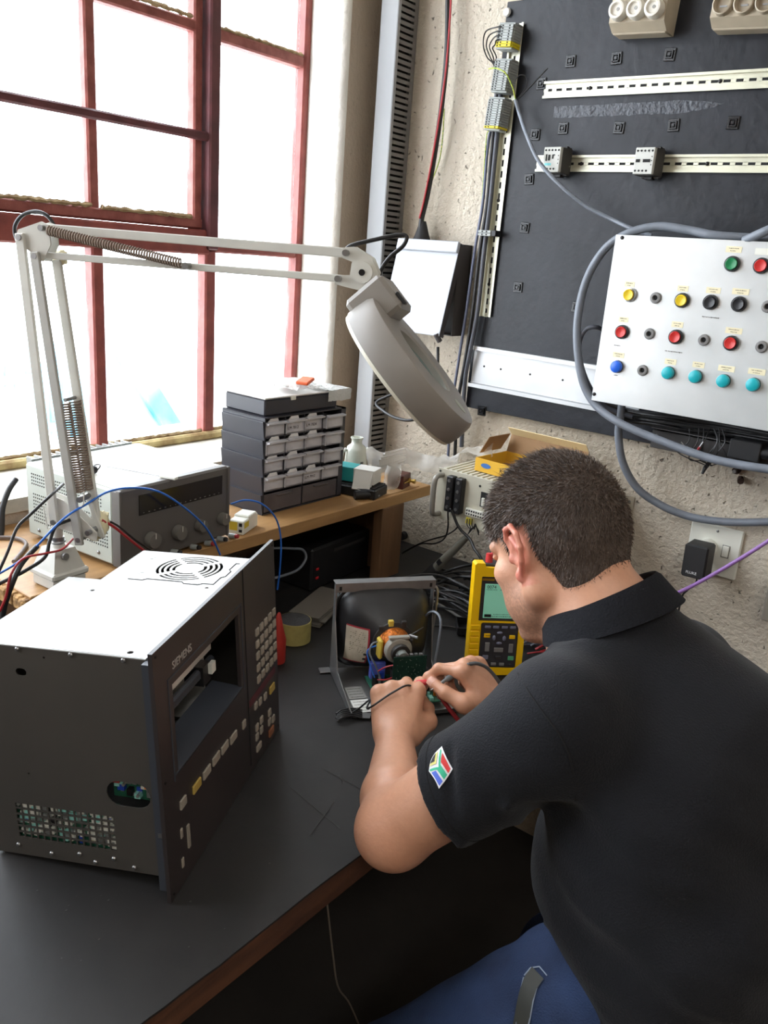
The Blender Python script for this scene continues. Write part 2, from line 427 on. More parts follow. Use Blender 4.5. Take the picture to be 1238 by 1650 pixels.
b.box((0, 0.10, 0), (L_, 0.16, 0.05), Mp, ch=0.008); b.build('board', m_cyan_out, t, smooth=35)
b = MB(); b.box((0.02, -0.10, 0.02), (L_*0.96, 0.12, 0.05), Mp, ch=0.008); b.build('board', m_blue_out, t, smooth=35)
b = MB(); b.box((0, 0, -0.04), (L_*0.9, 0.30, 0.03), Mp); b.build('brace', m_blue_out, t)

# ================================================================== workbench and raised shelf
m_ply = wood_mat('brown_board_edge', (92, 58, 38), (60, 36, 24), 6, 0.6, (6, 1, 10))
m_bench_dark = mat('bench_dark_panel', (26, 22, 20), 0.7, var=(6, 0.3))  # near-black, deepening the shade under the bench by colour
m_mat = mat('black_rubber_mat', (33, 32, 32), 0.50, var=(5, 0.30), bump=(35, 0.12, 6), rgb2=(44, 42, 41), spec=0.35)
bench = thing('workbench', 'heavy brown workbench running along the window wall under the black mat', 'workbench')
BX = 0.975
mb = MB(); mb.box((BX/2+0.006, -1.35, 0.722), (BX-0.012, 2.68, 0.046), ch=0.002); mb.build('tabletop', m_ply, bench)
for x, y in ((0.88, -2.60), (0.06, -2.60), (0.06, -0.08), (0.88, -0.08)):
    mb = MB(); mb.box((x, y, 0.35), (0.07, 0.07, 0.70), ch=0.003); mb.build('leg', m_ply, bench)
mb = MB(); mb.box((0.03, -1.35, 0.35), (0.02, 2.45, 0.66)); mb.build('back_panel', m_bench_dark, bench)
mb = MB(); mb.box((0.88, -1.35, 0.665), (0.03, 2.45, 0.06)); mb.build('apron', m_bench_dark, bench)
# the mat: thin sheet with a slightly torn front edge and faint scratches
mb = MB(); ny = 140; nx = 6; vs = []; fs = []
for i in range(ny+1):
    y = -2.69+2.68*i/ny
    e = BX+0.003+0.004*noise.noise(Vector((0, y*7, 0)))+(0.006*max(0, noise.noise(Vector((4, y*26, 0)))-0.25))
    for j in range(nx+1):
        x = 0.01+(e-0.01)*j/nx; z = 0.750+(0.0012*noise.noise(Vector((x*6, y*6, 1)))-0.0012)
        vs.append((x, y, z))
for i in range(ny):
    for j in range(nx): a = i*(nx+1)+j; fs.append((a, a+1, a+nx+2, a+nx+1))
mb.add(vs, fs); o0 = len(mb.v)
mb.add([(v[0], v[1], 0.7455) for v in vs], [q[::-1] for q in fs])
rim = [i*(nx+1)+nx for i in range(ny+1)]
for a, b in zip(rim[:-1], rim[1:]): mb.f.append((a, a+o0, b+o0, b)); mb.m.append(0)
mat_o = mb.build('bench_mat', m_mat, smooth=50); tag(mat_o, 'large black rubber mat covering the top of the workbench', 'mat')
# scratches that are part of the mat (shallow grooves drawn as thin raised scuffs)
m_scuff = mat('scuff', (66, 64, 62), 0.7)
mb = MB(); r_ = random.Random(11)
for (a, b) in (((468, 1268), (548, 1335)), ((520, 1238), (590, 1275)), ((500, 1345), (540, 1290)), ((548, 1248), (552, 1262))):
    p = W(a[0], a[1], 2, 0.7503); q = W(b[0], b[1], 2, 0.7503); mb.cyl(p, q, 0.0005, 0.0004, 4)
for i in range(26):
    p = W(r_.uniform(60, 600), r_.uniform(1380, 1640), 2, 0.7503)
    if p.x < BX-0.02: mb.sphere(p, (r_.uniform(.0004, .0012), r_.uniform(.0004, .002), 0.0003), 6)
mb.build('scuff_mark', m_scuff, mat_o, kind='stuff')

m_chip = wood_mat('shelf_board', (174, 134, 86), (150, 112, 70), 5, 0.5, (8, 1, 8))
m_chip_end = mat('chipboard_edge', (190, 150, 96), 0.9, var=(90, 0.6), bump=(90, 1.0), rgb2=(92, 62, 36))
m_post = wood_mat('shelf_support_wood', (118, 86, 58), (92, 66, 44), 4, 0.6, (8, 8, 1))
ST, SB = 0.975, 0.947; SY0, SY1 = -1.245, -0.12
shelf = thing('raised_shelf', 'raised wooden shelf along the window wall carrying power supply and drawer cabinet', 'shelf')
mb = MB(); mb.box((0.182, (SY0+SY1)/2, (ST+SB)/2), (0.356, SY1-SY0, ST-SB), ch=0.0015); mb.build('board', m_chip, shelf)
mb = MB(); b_n = 18
for i in range(b_n):
    x = 0.02+0.33*i/(b_n-1); mb.box((x, SY0-0.001-rnd.uniform(0, 0.010), (ST+SB)/2-rnd.uniform(0, .004)), (0.0195, 0.02, ST-SB-rnd.uniform(.001, .008)), ch=0.003)
mb.build('broken_end', m_chip_end, shelf, smooth=30)
yp0 = W(615, 860, 0, 0.36).y; yp1 = W(648, 860, 0, 0.36).y
mb = MB(); mb.box((0.345, (yp0+yp1)/2, (0.752+SB)/2), (0.03, yp1-yp0, SB-0.752), ch=0.002); mb.build('post', m_post, shelf)
mb = MB(); mb.box((0.168, yp1-0.012, (0.752+SB)/2), (0.322, 0.018, SB-0.752)); mb.build('end_panel', m_post, shelf)
mb = MB(); mb.box((0.168, SY0+0.06, (0.752+SB)/2), (0.322, 0.018, SB-0.752)); mb.build('end_panel', m_post, shelf)
# ================================================================== things on the panel wall (wall_back, y = 0)
m_board = mat('board_black_paint', (22, 24, 30), 0.42, var=(7, 0.22), bump=(45, 0.25, 6), rgb2=(33, 35, 42), spec=0.35)
m_black = mat('black_plastic', (26, 26, 28), 0.45)
m_black_matt = mat('black_matt_plastic', (34, 33, 34), 0.7)
m_blackcable = mat('black_cable', (30, 29, 30), 0.45)
m_greycable = mat('grey_cable', (118, 124, 134), 0.45, var=(20, 0.12))
m_darkgrey_cable = mat('dark_grey_cable', (74, 76, 84), 0.5)
m_bluegrey_cable = mat('blue_grey_cable', (96, 102, 124), 0.45)
m_zinc = mat('zinc_rail', (222, 220, 198), 0.35, 0.35, var=(12, 0.1))
m_screw = mat('screw_steel', (150, 150, 150), 0.35, 0.9)
m_darkscrew = mat('dark_screw', (40, 38, 38), 0.4, 0.6)
m_slot = mat('dark_slot', (22, 22, 22), 0.8)
m_yg = mat('yellow_green_wire', (196, 198, 70), 0.5, var=(200, 0.5), rgb2=(60, 140, 60))
m_redwire = mat('red_wire', (170, 46, 52), 0.4)
m_bluewire = mat('blue_wire', (40, 104, 196), 0.4)
m_purple = mat('purple_cable', (150, 108, 176), 0.4)
m_white_pl = mat('white_plastic', (228, 228, 218), 0.35)
m_term = mat('terminal_grey', (158, 162, 160), 0.5)
m_term_y = mat('terminal_yellow', (222, 204, 40), 0.5)
m_term_g = mat('terminal_green', (90, 176, 130), 0.5)

def cable(name, label, pts, r, m, cat='cable', group=None, k=6, n=8):
    P = [W(*p) if len(p) == 4 else Vector(p) for p in pts]
    o = MB().tube(catmull(P, k), r, n).build(name, m, smooth=60)
    return tag(o, label, cat, group)
def wire_on(parent, name, pts, r, m, k=5, n=6, Mi=None):
    P = [W(*p) if len(p) == 4 else Vector(p) for p in pts]
    if Mi is not None: P = [Mi @ p for p in P]
    return MB().tube(catmull(P, k), r, n).build(name, m, parent, smooth=60)

# ---- black mounting board
board = thing('mounting_board', 'large black painted board on the right wall carrying rails and switchgear', 'board')
BY = -0.030
bx0, bx1, bz0, bz1 = 0.385, 1.75, 1.182, 2.130
# scuffs of old adhesive on its face
mb = MB(); mb.box(((bx0+bx1)/2, BY+0.006, (bz0+bz1)/2), (bx1-bx0, 0.012, bz1-bz0), ch=0.0012); mb.build('panel', m_board, board, smooth=30)
for x in (0.42, 1.1, 1.7):
    for z in (1.22, 2.09): MB().cyl((x, BY+0.012, z), (x, 0, z), 0.012, n=12).build('standoff', m_screw, board)
m_glue = mat('old_adhesive', (58, 61, 69), 0.35, var=(60, 0.35), rgb2=(36, 38, 45), bump=(120, 0.6))
mb = MB(); a0 = W(893, 180, 1, BY); a1 = W(1165, 178, 1, BY); r_ = random.Random(2); n = 46; vs = []
for i in range(n+1):
    t = i/n; x = a0.x+(a1.x-a0.x)*t; h = 0.017*(1-max(0, t-0.8)*4.5)+r_.uniform(-.002, .002)
    vs += [(x, BY-0.0006, a0.z-h*0.8+r_.uniform(-.001, .001)), (x, BY-0.0008, a0.z+h*0.6)]
mb.add(vs, [(2*i, 2*i+2, 2*i+3, 2*i+1) for i in range(n)]); mb.build('adhesive_scar', m_glue, board)
p = W(818, 20, 1, BY-0.004); mb = MB(); Mc = frame(p, (1, 0, 0), z=(0, -1, 0)); mb.lathe([(0.0095, 0), (0.0095, 0.003), (0.007, 0.006), (0.001, 0.007)], 18, M=Mc); mb.build('bolt_head', mat('bolt_white', (225, 225, 222), 0.3, 0.3), board, smooth=40)
# cable tie mounts
m_mount = mat('tie_mount_black', (16, 16, 18), 0.25)
mb = MB(); mb.box((0, 0, 0.0012), (0.025, 0.025, 0.0024), ch=0.001)
for s in (-1, 1):
    mb.box((s*0.0065, 0, 0.0042), (0.0030, 0.016, 0.004), ch=0.0006); mb.box((0, s*0.0065, 0.0042), (0.016, 0.0030, 0.004), ch=0.0006)
mb.box((0, 0, 0.0058), (0.007, 0.007, 0.002), ch=0.0006); mb.box((s*0.0085, 0.0085, 0.002), (0.004, 0.004, 0.003))
mount0 = None
spots = [(920, 99), (994, 94), (1080, 88), (873, 135), (908, 207), (998, 206), (1086, 202), (1182, 198), (863, 217), (853, 289), (846, 367), (835, 463), (777, 662), (930, 495)]
for i, (x, y) in enumerate(spots):
    p = W(x, y, 1, BY-0.0004)
    M = frame(p, (math.cos(i*1.7)*0.06+1, 0, math.sin(i*2.3)*0.06), z=(0, -1, 0))
    if mount0 is None:
        mount0 = mb.build('cable_tie_mount', m_mount, board, smooth=30, M=M)
    else:
        o = mount0.copy(); scene.collection.objects.link(o); o.parent = board; o.matrix_local = M

# ---- DIN rails
def din_rail(label, A, d, L, w=0.035, group=None):
    """A: start point on rail centre line at board face, d: unit direction"""
    d = Vector(d).normalized(); M = frame(A, d, z=(0, -1, 0)); t = thing('din_rail', label, 'rail', M, group)
    mb = MB(); H = 0.0075; tw = 0.0011
    for s in (-1, 1):
        mb.box((L/2, s*(w/2-0.002), H-tw/2), (L, 0.004, tw)); mb.box((L/2, s*(w/2-0.0045), H/2), (L, tw, H))
    # web with elongated holes: two side strips plus bridges
    ww = w-0.010
    for s in (-1, 1): mb.box((L/2, s*(ww/2+0.0034)/2, tw/2), (L, ww/2-0.0022, tw))
    n = int(L/0.025)
    for i in range(n+1):
        x = i*0.025; mb.box((min(max(x, 0.004), L-0.004), 0, tw/2), (0.0105, 0.0075, tw))
    mb.build('profile', m_zinc, t, smooth=20)
    mb = MB(); mb.box((L/2, 0, 0.0002), (L, 0.008, 0.0003)); mb.build('slot_shade_strip', m_slot, t)  # solid dark strip painted as the shade inside the slots
    for x in (L*0.12, L*0.42, L*0.8):
        mb = MB(); mb.lathe([(0.0042, tw), (0.0042, 0.0025), (0.001, 0.0042)], 10, M=Matrix.Translation((x, 0, 0))); mb.build('screw', m_darkscrew, t, smooth=40)
    return t
m_slot_gap = m_slot
YR = BY-0.0005
A = W(878, 146, 1, YR); B = W(1238, 127, 1, YR); din_rail('upper horizontal slotted rail on the black board, nothing clipped to it', A, B-A, 0.95)
A = W(866, 264, 1, YR); B = W(1238, 264, 1, YR); rail2 = din_rail('lower horizontal slotted rail holding two small contactors', A, B-A, 0.95)
A = W(783, 510, 1, YR); B = W(836, 38, 1, YR); din_rail('vertical slotted rail at the left edge of the black board', A, B-A, (B-A).length)

# ---- terminal strips on the vertical rail
def terminal_strip(label, ptop, pbot, n, first, last, wall=True):
    a = W(*ptop, 1, YR-0.04); b = W(*pbot, 1, YR-0.04)
    d = (b-a); L = d.length; M = frame((a.x, YR-0.0076, a.z), (d.x, 0, d.z), z=(0, -1, 0)); t = thing('terminal_strip', label, 'terminals', M, None)
    pw = L/n
    mb = MB(); wdt = 0.046; dp = 0.040
    mb.box((pw/2, 0.0, dp*0.42), (pw*0.90, wdt, dp*0.84), ch=0.0006); mb.box((pw/2, 0.006, dp*0.90), (pw*0.90, wdt*0.66, dp*0.2), ch=0.0006)
    for y in (-0.018, -0.006, 0.012): mb.box((pw/2, y, dp*(0.845 if y < -0.01 else 1.0)+0.0002), (pw*0.5, 0.0034, 0.0006), mi=1)
    proto = {}
    for i in range(n):
        m = m_term_y if (i in first or i in last) else m_term
        key = m.name
        if key not in proto:
            o = mb.build('terminal', [m, m_slot], t, smooth=25); proto[key] = o
        else: o = proto[key].copy(); scene.collection.objects.link(o); o.parent = t
        o.matrix_local = Matrix.Translation((i*pw, 0, 0))
    for xe in (-0.003, L+0.002): MB().box((xe, 0, dp*0.42), (0.004, wdt*0.94, dp*0.8), ch=0.001).build('end_clamp', m_term, t, smooth=25)
    return t
terminal_strip('topmost strip of grey terminals on the vertical rail, with yellow end pieces', (818, 40), (812, 76), 8, [], [6, 7])
terminal_strip('middle strip of grey terminals on the vertical rail', (812, 98), (804, 146), 12, [], [])
terminal_strip('lowest long strip of grey terminals on the vertical rail, yellow at its foot', (801, 160), (793, 207), 12, [], [11])
# small clip terminals further down the rail
p = W(790, 376, 1, YR-0.02); t = thing('rail_clip', 'small pair of grey terminals with black clip low on the vertical rail', 'terminals', frame((p.x, YR-0.0076, p.z), (0, 0, 1), z=(0, -1, 0)))
for i in range(2):
    mb = MB(); mb.box((i*0.007-0.004, 0.006, 0.015), (0.006, 0.036, 0.030), ch=0.0007)
    for y in (0, 0.012): mb.box((i*0.007-0.004, y, 0.0302), (0.003, 0.004, 0.0006), mi=1)
    mb.build('terminal', [m_term, m_slot], t)
mb = MB(); mb.box((0, -0.019, 0.014), (0.014, 0.012, 0.028), ch=0.001); mb.build('clip', m_black, t)

# ---- contactors on the lower rail
m_cont = mat('contactor_face', (196, 196, 190), 0.5); m_cont_d = mat('contactor_body', (66, 64, 62), 0.6); m_turq = mat('turquoise_print', (120, 200, 205), 0.5)
def contactor(px, py, label, style):
    p = W(px, py, 1, YR-0.062); M = frame((p.x, YR-0.0076, p.z), (1, 0, 0), z=(0, -1, 0)); t = thing('contactor', label, 'contactor', M)
    mb = MB(); mb.box((0, 0, 0.022), (0.044, 0.054, 0.044), ch=0.001); mb.box((0.001, 0, 0.008), (0.040, 0.060, 0.012), ch=0.001); mb.build('body', m_cont_d, t, smooth=25)
    mb = MB(); mb.box((0, 0, 0.0495), (0.042, 0.052, 0.011), ch=0.0012); mb.build('front_block', m_cont, t, smooth=25)
    mb = MB()
    for s in (-1, 1):
        for i in range(5 if s > 0 else 4): mb.cyl((-0.016+i*0.008, s*0.0195, 0.0545), (-0.016+i*0.008, s*0.0195, 0.0556), 0.0022, n=10)
    for i in range(3): mb.cyl((0.0165, 0.008-i*0.008, 0.0545), (0.0165, 0.008-i*0.008, 0.0554), 0.0012, n=8)
    mb.build('terminal_screw_holes', m_slot, t)
    mb = MB()
    if style == 0:
        mb.box((-0.013, 0.004, 0.0552), (0.003, 0.014, 0.0012)); mb.box((-0.006, 0.004, 0.0552), (0.005, 0.012, 0.0012)); mb.box((0.003, 0.006, 0.0552), (0.003, 0.009, 0.0012)); mb.box((0.006, 0.0095, 0.0552), (0.004, 0.002, 0.0012))
    else:
        mb.box((-0.013, 0.0, 0.0552), (0.009, 0.006, 0.0012)); mb.box((0.006, 0.0, 0.0552), (0.016, 0.006, 0.0012))
    mb.build('actuator_slot', m_slot, t)
    if style == 0:
        mb = MB(); mb.box((-0.008, -0.010, 0.0552), (0.016, 0.005, 0.0006)); mb.build('turquoise_label', m_turq, t)
    mb = MB(); mb.box((0.0, -0.030, 0.012), (0.018, 0.006, 0.018), ch=0.001); mb.box((0.016, 0.029, 0.018), (0.008, 0.005, 0.012), ch=0.001); mb.build('rail_latch', m_black, t)
contactor(889, 257, 'left contactor on the lower rail, with turquoise strip on its front', 0)
contactor(1038, 259, 'right contactor on the lower rail, with a plain grey front', 1)

# ---- ceramic fuse holders at the top
m_cer = mat('old_ceramic', (186, 172, 150), 0.45, var=(10, 0.15)); m_cer_w = mat('ceramic_cap_white', (222, 216, 204), 0.3)
def fuse_holder(pxs, label, sockets):
    ps = [W(x, y, 1, YR-0.085) for x, y in pxs]; c = ps[1]; dirx = (ps[2]-ps[0]); sp = dirx.length/2
    M = frame((c.x, YR, c.z), (dirx.x, 0, dirx.z), z=(0, -1, 0)); t = thing('fuse_holder', label, 'fuse holder', M)
    w = sp*3+0.004
    mb = MB(); mb.prism([(-0.036, 0), (0.06, 0), (0.06, 0.030), (0.03, 0.062), (-0.020, 0.062), (-0.034, 0.040)], -w/2, w/2, M=Matrix(((0, 0, 1, 0), (1, 0, 0, 0), (0, 1, 0, 0), (0, 0, 0, 1))))
    mb.box((0, -0.032, 0.020), (w*0.98, 0.010, 0.040), ch=0.002)
    mb.build('ceramic_base', m_cer, t, smooth=20)
    for i in (-1, 0, 1):
        mb = MB(); Mi = Matrix.Translation((i*sp, 0, 0.060))
        if not sockets:
            mb.lathe([(0.0185, 0), (0.0195, 0.008), (0.0185, 0.018), (0.0165, 0.023), (0.0125, 0.0235), (0.011, 0.019), (0.0095, 0.0175), (0.004, 0.0175), (0.001, 0.0175)], 26, M=Mi)
            mb.build('screw_cap', m_cer_w, t, smooth=40)
            mb = MB(); mb.cyl((i*sp+0.002, 0.001, 0.0776), (i*sp+0.002, 0.001, 0.0784), 0.0035, n=12); mb.build('sight_window', mat('sight_window_grey', (150, 148, 142), 0.2), t)
        else:
            mb.lathe([(0.0195, -0.01), (0.020, 0.004), (0.018, 0.014), (0.016, 0.015), (0.014, 0.010), (0.013, -0.004), (0.001, -0.004)], 26, M=Mi)
            mb.build('open_socket', m_cer, t, smooth=40)
            mb = MB(); mb.box((i*sp, -0.002, 0.060), (0.014, 0.003, 0.006)); mb.build('contact', m_screw, t)
fuse_holder([(992, 14), (1021, 12), (1050, 10)], 'ceramic fuse holder with three white round screw caps at top of board', False)
fuse_holder([(1160, 3), (1195, 1), (1230, -1)], 'ceramic fuse holder with three open sockets cut by the top edge', True)

# ---- white channel section low on the board
m_chan = mat('white_channel', (226, 228, 230), 0.3, 0.1, var=(4, 0.10))
a = W(762, 590, 1, BY-0.002); t = thing('white_channel', 'empty white metal trunking base screwed along the lower left of the board', 'channel', frame((a.x, BY-0.0004, 1.292), (1, 0, -0.010), z=(0, -1, 0)))
L_ = 0.46; mb = MB()
mb.box((L_/2, 0, 0.001), (L_, 0.104, 0.002)); mb.build('back_plate', m_chan, t)
for s in (-1, 1):
    mb = MB(); mb.box((L_/2, s*0.0515, 0.007), (L_, 0.0016, 0.014)); mb.box((L_/2, s*0.0475, 0.0135), (L_, 0.009, 0.0014)); mb.box((L_/2, s*0.041, 0.003), (L_, 0.0015, 0.004)); mb.build('flange', m_chan, t)
for x in (0.035, 0.085, 0.17, 0.26):
    mb = MB(); mb.cyl((x, 0.004, 0.002), (x, 0.004, 0.0028), 0.0026, n=12); mb.build('hole', m_slot, t)

# ---- aluminium control panel
m_alu = mat('control_panel_aluminium', (222, 224, 224), 0.28, 0.35, var=(5, 0.12), bump=(30, 0.06), rgb2=(200, 204, 204))
PY = -0.150
c0 = W(993, 377, 1, PY); c1 = W(955, 640, 1, PY)
ctrl = thing('control_console', 'aluminium sheet panel with rows of coloured push buttons standing off the board', 'control panel', frame((c0.x, PY, c1.z-0.004), (1, 0, 0), z=(0, -1, 0)))
Hc = c0.z-c1.z; Wc = 0.56
mb = MB(); mb.box((Wc/2, Hc/2, -0.0012), (Wc, Hc+0.006, 0.0024), ch=0.0006); mb.build('sheet', m_alu, ctrl)
for x in (0.03, Wc-0.03):
    for z in (0.05, Hc-0.05): MB().cyl((x, z, -0.0024), (x, z, -0.1185), 0.006, n=12).build('spacer_bolt', m_screw, ctrl)
for (x, y) in ((1003, 383), (958, 635)):
    p = LF(ctrl.matrix_world, x, y, 2, 0); mb = MB(); mb.lathe([(0.004, 0), (0.004, 0.0015), (0.001, 0.0028)], 12, M=Matrix.Translation(p)); mb.build('corner_screw', m_darkscrew, ctrl, smooth=40)
mb = MB(); r_ = random.Random(8)
m_tape = mat('old_tape_film', (186, 192, 188), 0.22, 0.25, var=(50, 0.2))
btn_cols = {'green': (24, 124, 74), 'red': (196, 44, 40), 'yellow': (222, 190, 30), 'black': (36, 37, 40), 'blue': (30, 96, 210), 'teal': (24, 166, 176)}
mcap = {k: mat('button_'+k, v, 0.35) for k, v in btn_cols.items()}
m_plug = mat('blank_plug_grey', (120, 118, 116), 0.5); m_chrome = mat('chrome_ring', (190, 190, 188), 0.2, 1.0)
m_lab = mat('cream_label', (232, 222, 188), 0.6); m_ink = mat('label_ink', (70, 60, 50), 0.7)
def button(px, py, col, ring=None):
    p = LF(ctrl.matrix_world, px, py, 2, 0.008); M = Matrix.Translation((p.x, p.y, 0))
    if col == 'plug':
        o = MB().lathe([(0.0115, 0), (0.0115, 0.003), (0.010, 0.0055), (0.006, 0.006), (0.0048, 0.004), (0.0048, 0.001), (0.001, 0.001)], 22, M=M).build('grommet', m_plug, ctrl, smooth=40)
        MB().cyl((p.x, p.y, 0.001), (p.x, p.y, 0.0014), 0.0046, n=12).build('hole', m_slot, o)
        return
    if col in ('blue', 'teal'):
        rg = MB().lathe([(0.0135, 0), (0.0135, 0.004), (0.0125, 0.006)], 24, M=M, cap=False).build('button_ring', m_black, ctrl, smooth=40)
        MB().lathe([(0.0130, 0.002), (0.0130, 0.009), (0.0115, 0.0125), (0.007, 0.0142), (0.001, 0.0145)], 24, M=M).build('lamp_lens', mcap[col], rg, smooth=45)
        return
    rg = MB().lathe([(0.0148, 0), (0.0148, 0.006), (0.0142, 0.0075), (0.0118, 0.0078), (0.0115, 0.004)], 26, M=M, cap=False).build('button_ring', m_chrome if ring else m_black, ctrl, smooth=40)
    MB().lathe([(0.0113, 0.002), (0.0113, 0.0105), (0.0104, 0.0115), (0.0075, 0.0105), (0.001, 0.0098)], 26, M=M).build('push_button', mcap[col], rg, smooth=35)
rowsb = [(1179, 425, 'green'), (1226, 428, 'red'), (1013, 475, 'yellow', 1), (1055, 480, 'plug'), (1098, 484, 'yellow'), (1144, 487, 'black'), (1190, 490, 'black'), (1236, 494, 'plug'),
         (1001, 535, 'red'), (1045, 538, 'plug'), (1088, 543, 'red'), (1133, 548, 'plug'), (1177, 553, 'red'), (1226, 559, 'plug'), (993, 591, 'blue'), (1034, 597, 'plug'), (1076, 601, 'teal'), (1120, 607, 'teal'), (1165, 614, 'teal'), (1213, 620, 'teal'),
         (1275, 431, 'black'), (1284, 499, 'black'), (1275, 566, 'red')]
for q in rowsb: button(*q)
labs = [(1183, 402, 30), (1015, 458, 22), (1101, 465, 22), (1150, 468, 28), (1194, 470, 32), (1005, 515, 22), (1092, 523, 24), (1183, 533, 32), (997, 572, 26), (1081, 583, 24), (1126, 588, 24), (1171, 594, 32), (1220, 599, 32)]
for (x, y, w) in labs:
    p = LF(ctrl.matrix_world, x, y, 2, 0); ww = w/1238*1.55*0.80
    o = MB().box((p.x, p.y, 0.0003), (ww, 0.0115, 0.0006)).build('paper_label', m_lab, ctrl)
    b = MB(); scribble(b, p.x-ww*0.32, p.y+0.002, p.x+ww*0.3, 0.0007, 0.0018, r_, M=None); scribble(b, p.x-ww*0.2, p.y-0.0025, p.x+ww*0.15, 0.0007, 0.0016, r_); b.build('print', m_ink, o, kind='stuff')
for (x0, y0, x1, y1) in ((990, 556, 1000, 554), (1072, 565, 1100, 564), (1132, 510, 1158, 513), (990, 604, 996, 604)):
    p = LF(ctrl.matrix_world, x0, y0, 2, 0); q = LF(ctrl.matrix_world, x1, y1, 2, 0)
    b = MB(); scribble(b, p.x, p.y, q.x, 0.0004, 0.0022, r_); b.build('pen_note', m_ink, ctrl, kind='stuff')
mb = MB(); pz = LF(ctrl.matrix_world, 1220, 405, 2, 0); mb.box((pz.x+0.01, pz.y, 0.0004), (0.026, 0.012, 0.0006)); mb.build('white_sticker', m_white_pl, ctrl)

# ---- metal tray and black relay module under the panel, wiring bundles
m_tray = mat('dark_steel_tray', (74, 72, 72), 0.5, 0.4, var=(10, 0.2))
p = W(1052, 700, 1, -0.09)
t = thing('steel_tray', 'dark steel mounting bracket with dangling wires under the control panel', 'bracket', frame((p.x, -0.028, p.z), (1, 0, 0.0), z=(0, -1, 0)))
mb = MB(); mb.box((0.27, -0.008, 0.034), (0.54, 0.040, 0.064), ch=0.001); mb.box((0.27, 0.018, 0.04), (0.54, 0.002, 0.078)); mb.build('tray', m_tray, t, smooth=20)
mb = MB(); mb.cyl((0.012, 0.0, 0.066), (0.012, 0, 0.070), 0.004, n=10); mb.build('screw', m_screw, t)
p = W(1200, 726, 1, -0.12)
t = thing('relay_module', 'black relay block clipped to the steel bracket under the panel', 'relay', frame((p.x, -0.094, p.z), (1, 0, 0), z=(0, -1, 0)))
mb = MB(); mb.box((0, 0, 0.014), (0.062, 0.040, 0.028), ch=0.002); mb.build('body', m_black, t, smooth=25)
mb = MB(); mb.cyl((0.031, 0, 0.012), (0.046, 0, 0.012), 0.013, n=16); mb.build('coil', m_black, t, smooth=30)
p = W(1187, 770, 1, -0.02)
t = thing('rusty_bolt', 'rusty bolts sticking out of the wall below the relay block', 'bolt', frame((p.x, -0.0, p.z), (1, 0, 0), z=(0, -1, 0)))
m_rust = mat('rusty_steel', (74, 54, 44), 0.8, 0.3, var=(50, 0.4))
mb = MB(); mb.lathe([(0.009, 0), (0.009, 0.012)], 6, M=Matrix.Translation((-0.006, 0.014, 0))); mb.cyl((0.004, -0.004, 0), (0.010, -0.006, 0.02), 0.007, n=8); mb.build('bolt', m_rust, t)
mb = MB(); mb.cyl((-0.006, 0.014, 0.012), (-0.006, 0.014, 0.026), 0.004, n=8); mb.build('stud', m_screw, t)
r_ = random.Random(21)
mb = MB()
for i in range(15):
    dy = r_.uniform(-9, 12); y0 = -0.06-r_.uniform(0, 0.04)
    pts = [(968+r_.uniform(-4, 4), 648+dy*0.6, 1, y0), (1010, 668+dy, 1, y0), (1060+r_.uniform(-10, 10), 676+dy, 1, y0-0.01), (1110, 684+dy*1.3, 1, y0), (1160, 690+dy, 1, y0+0.01), (1245, 705+dy*0.8, 1, y0)]
    mb.tube(catmull([W(*q) for q in pts], 5), r_.uniform(.0018, .004), 6)
o = mb.build('wire_bundle', m_blackcable, smooth=60); tag(o, 'tangled bundle of black wires running behind and below the control panel', 'wires', kind='stuff')
mb = MB()
for i in range(9):
    x0 = 1105+r_.uniform(-15, 60); y0 = -0.11
    pts = [(x0, 690, 1, -0.09), (x0+r_.uniform(-10, 10), 712, 1, y0), (x0+r_.uniform(-25, 10), 733+r_.uniform(-5, 8), 1, y0), (1140+r_.uniform(-5, 12), 742+r_.uniform(0, 10), 1, -0.10)]
    mb.tube(catmull([W(*q) for q in pts], 5), 0.0013, 5)
o = mb.build('loose_wire', m_blackcable, smooth=60); tag(o, 'loose thin black wires hanging over the steel bracket', 'wires', kind='stuff')
for (a, b, lab) in (((1098, 712), (1108, 725), 'left red-tipped ferrule wire end hanging below the control panel'), ((1134, 712), (1124, 726), 'right red-tipped ferrule wire end hanging below the control panel')):
    A = W(*a, 1, -0.115); B = W(*b, 1, -0.115); t = thing('ferrule_wire', lab, 'wire', Matrix.Translation(A)); d = B-A
    MB().cyl((0, 0, 0), d*0.6, 0.0018, n=8).build('bare_end', m_screw, t); MB().cyl(d*0.6, d*1.05, 0.0028, 0.0022, n=8).build('red_sleeve', m_redwire, t)
    MB().tube(catmull([d, d*1.3+Vector((0.004, 0.01, -0.004)), Vector((0.0, 0.045, 0.02))], 5), 0.0012, 5).build('wire', m_blackcable, t)
p = W(1136, 755, 1, -0.08)
o = MB().tube([p+Vector((0.004, 0.03, 0.02)), p, p-Vector((0.003, 0, 0.012))], [0.005, 0.0045, 0.003], 8).build('cable_plug', m_black, smooth=40); tag(o, 'small black plug end hanging under the tray', 'plug')

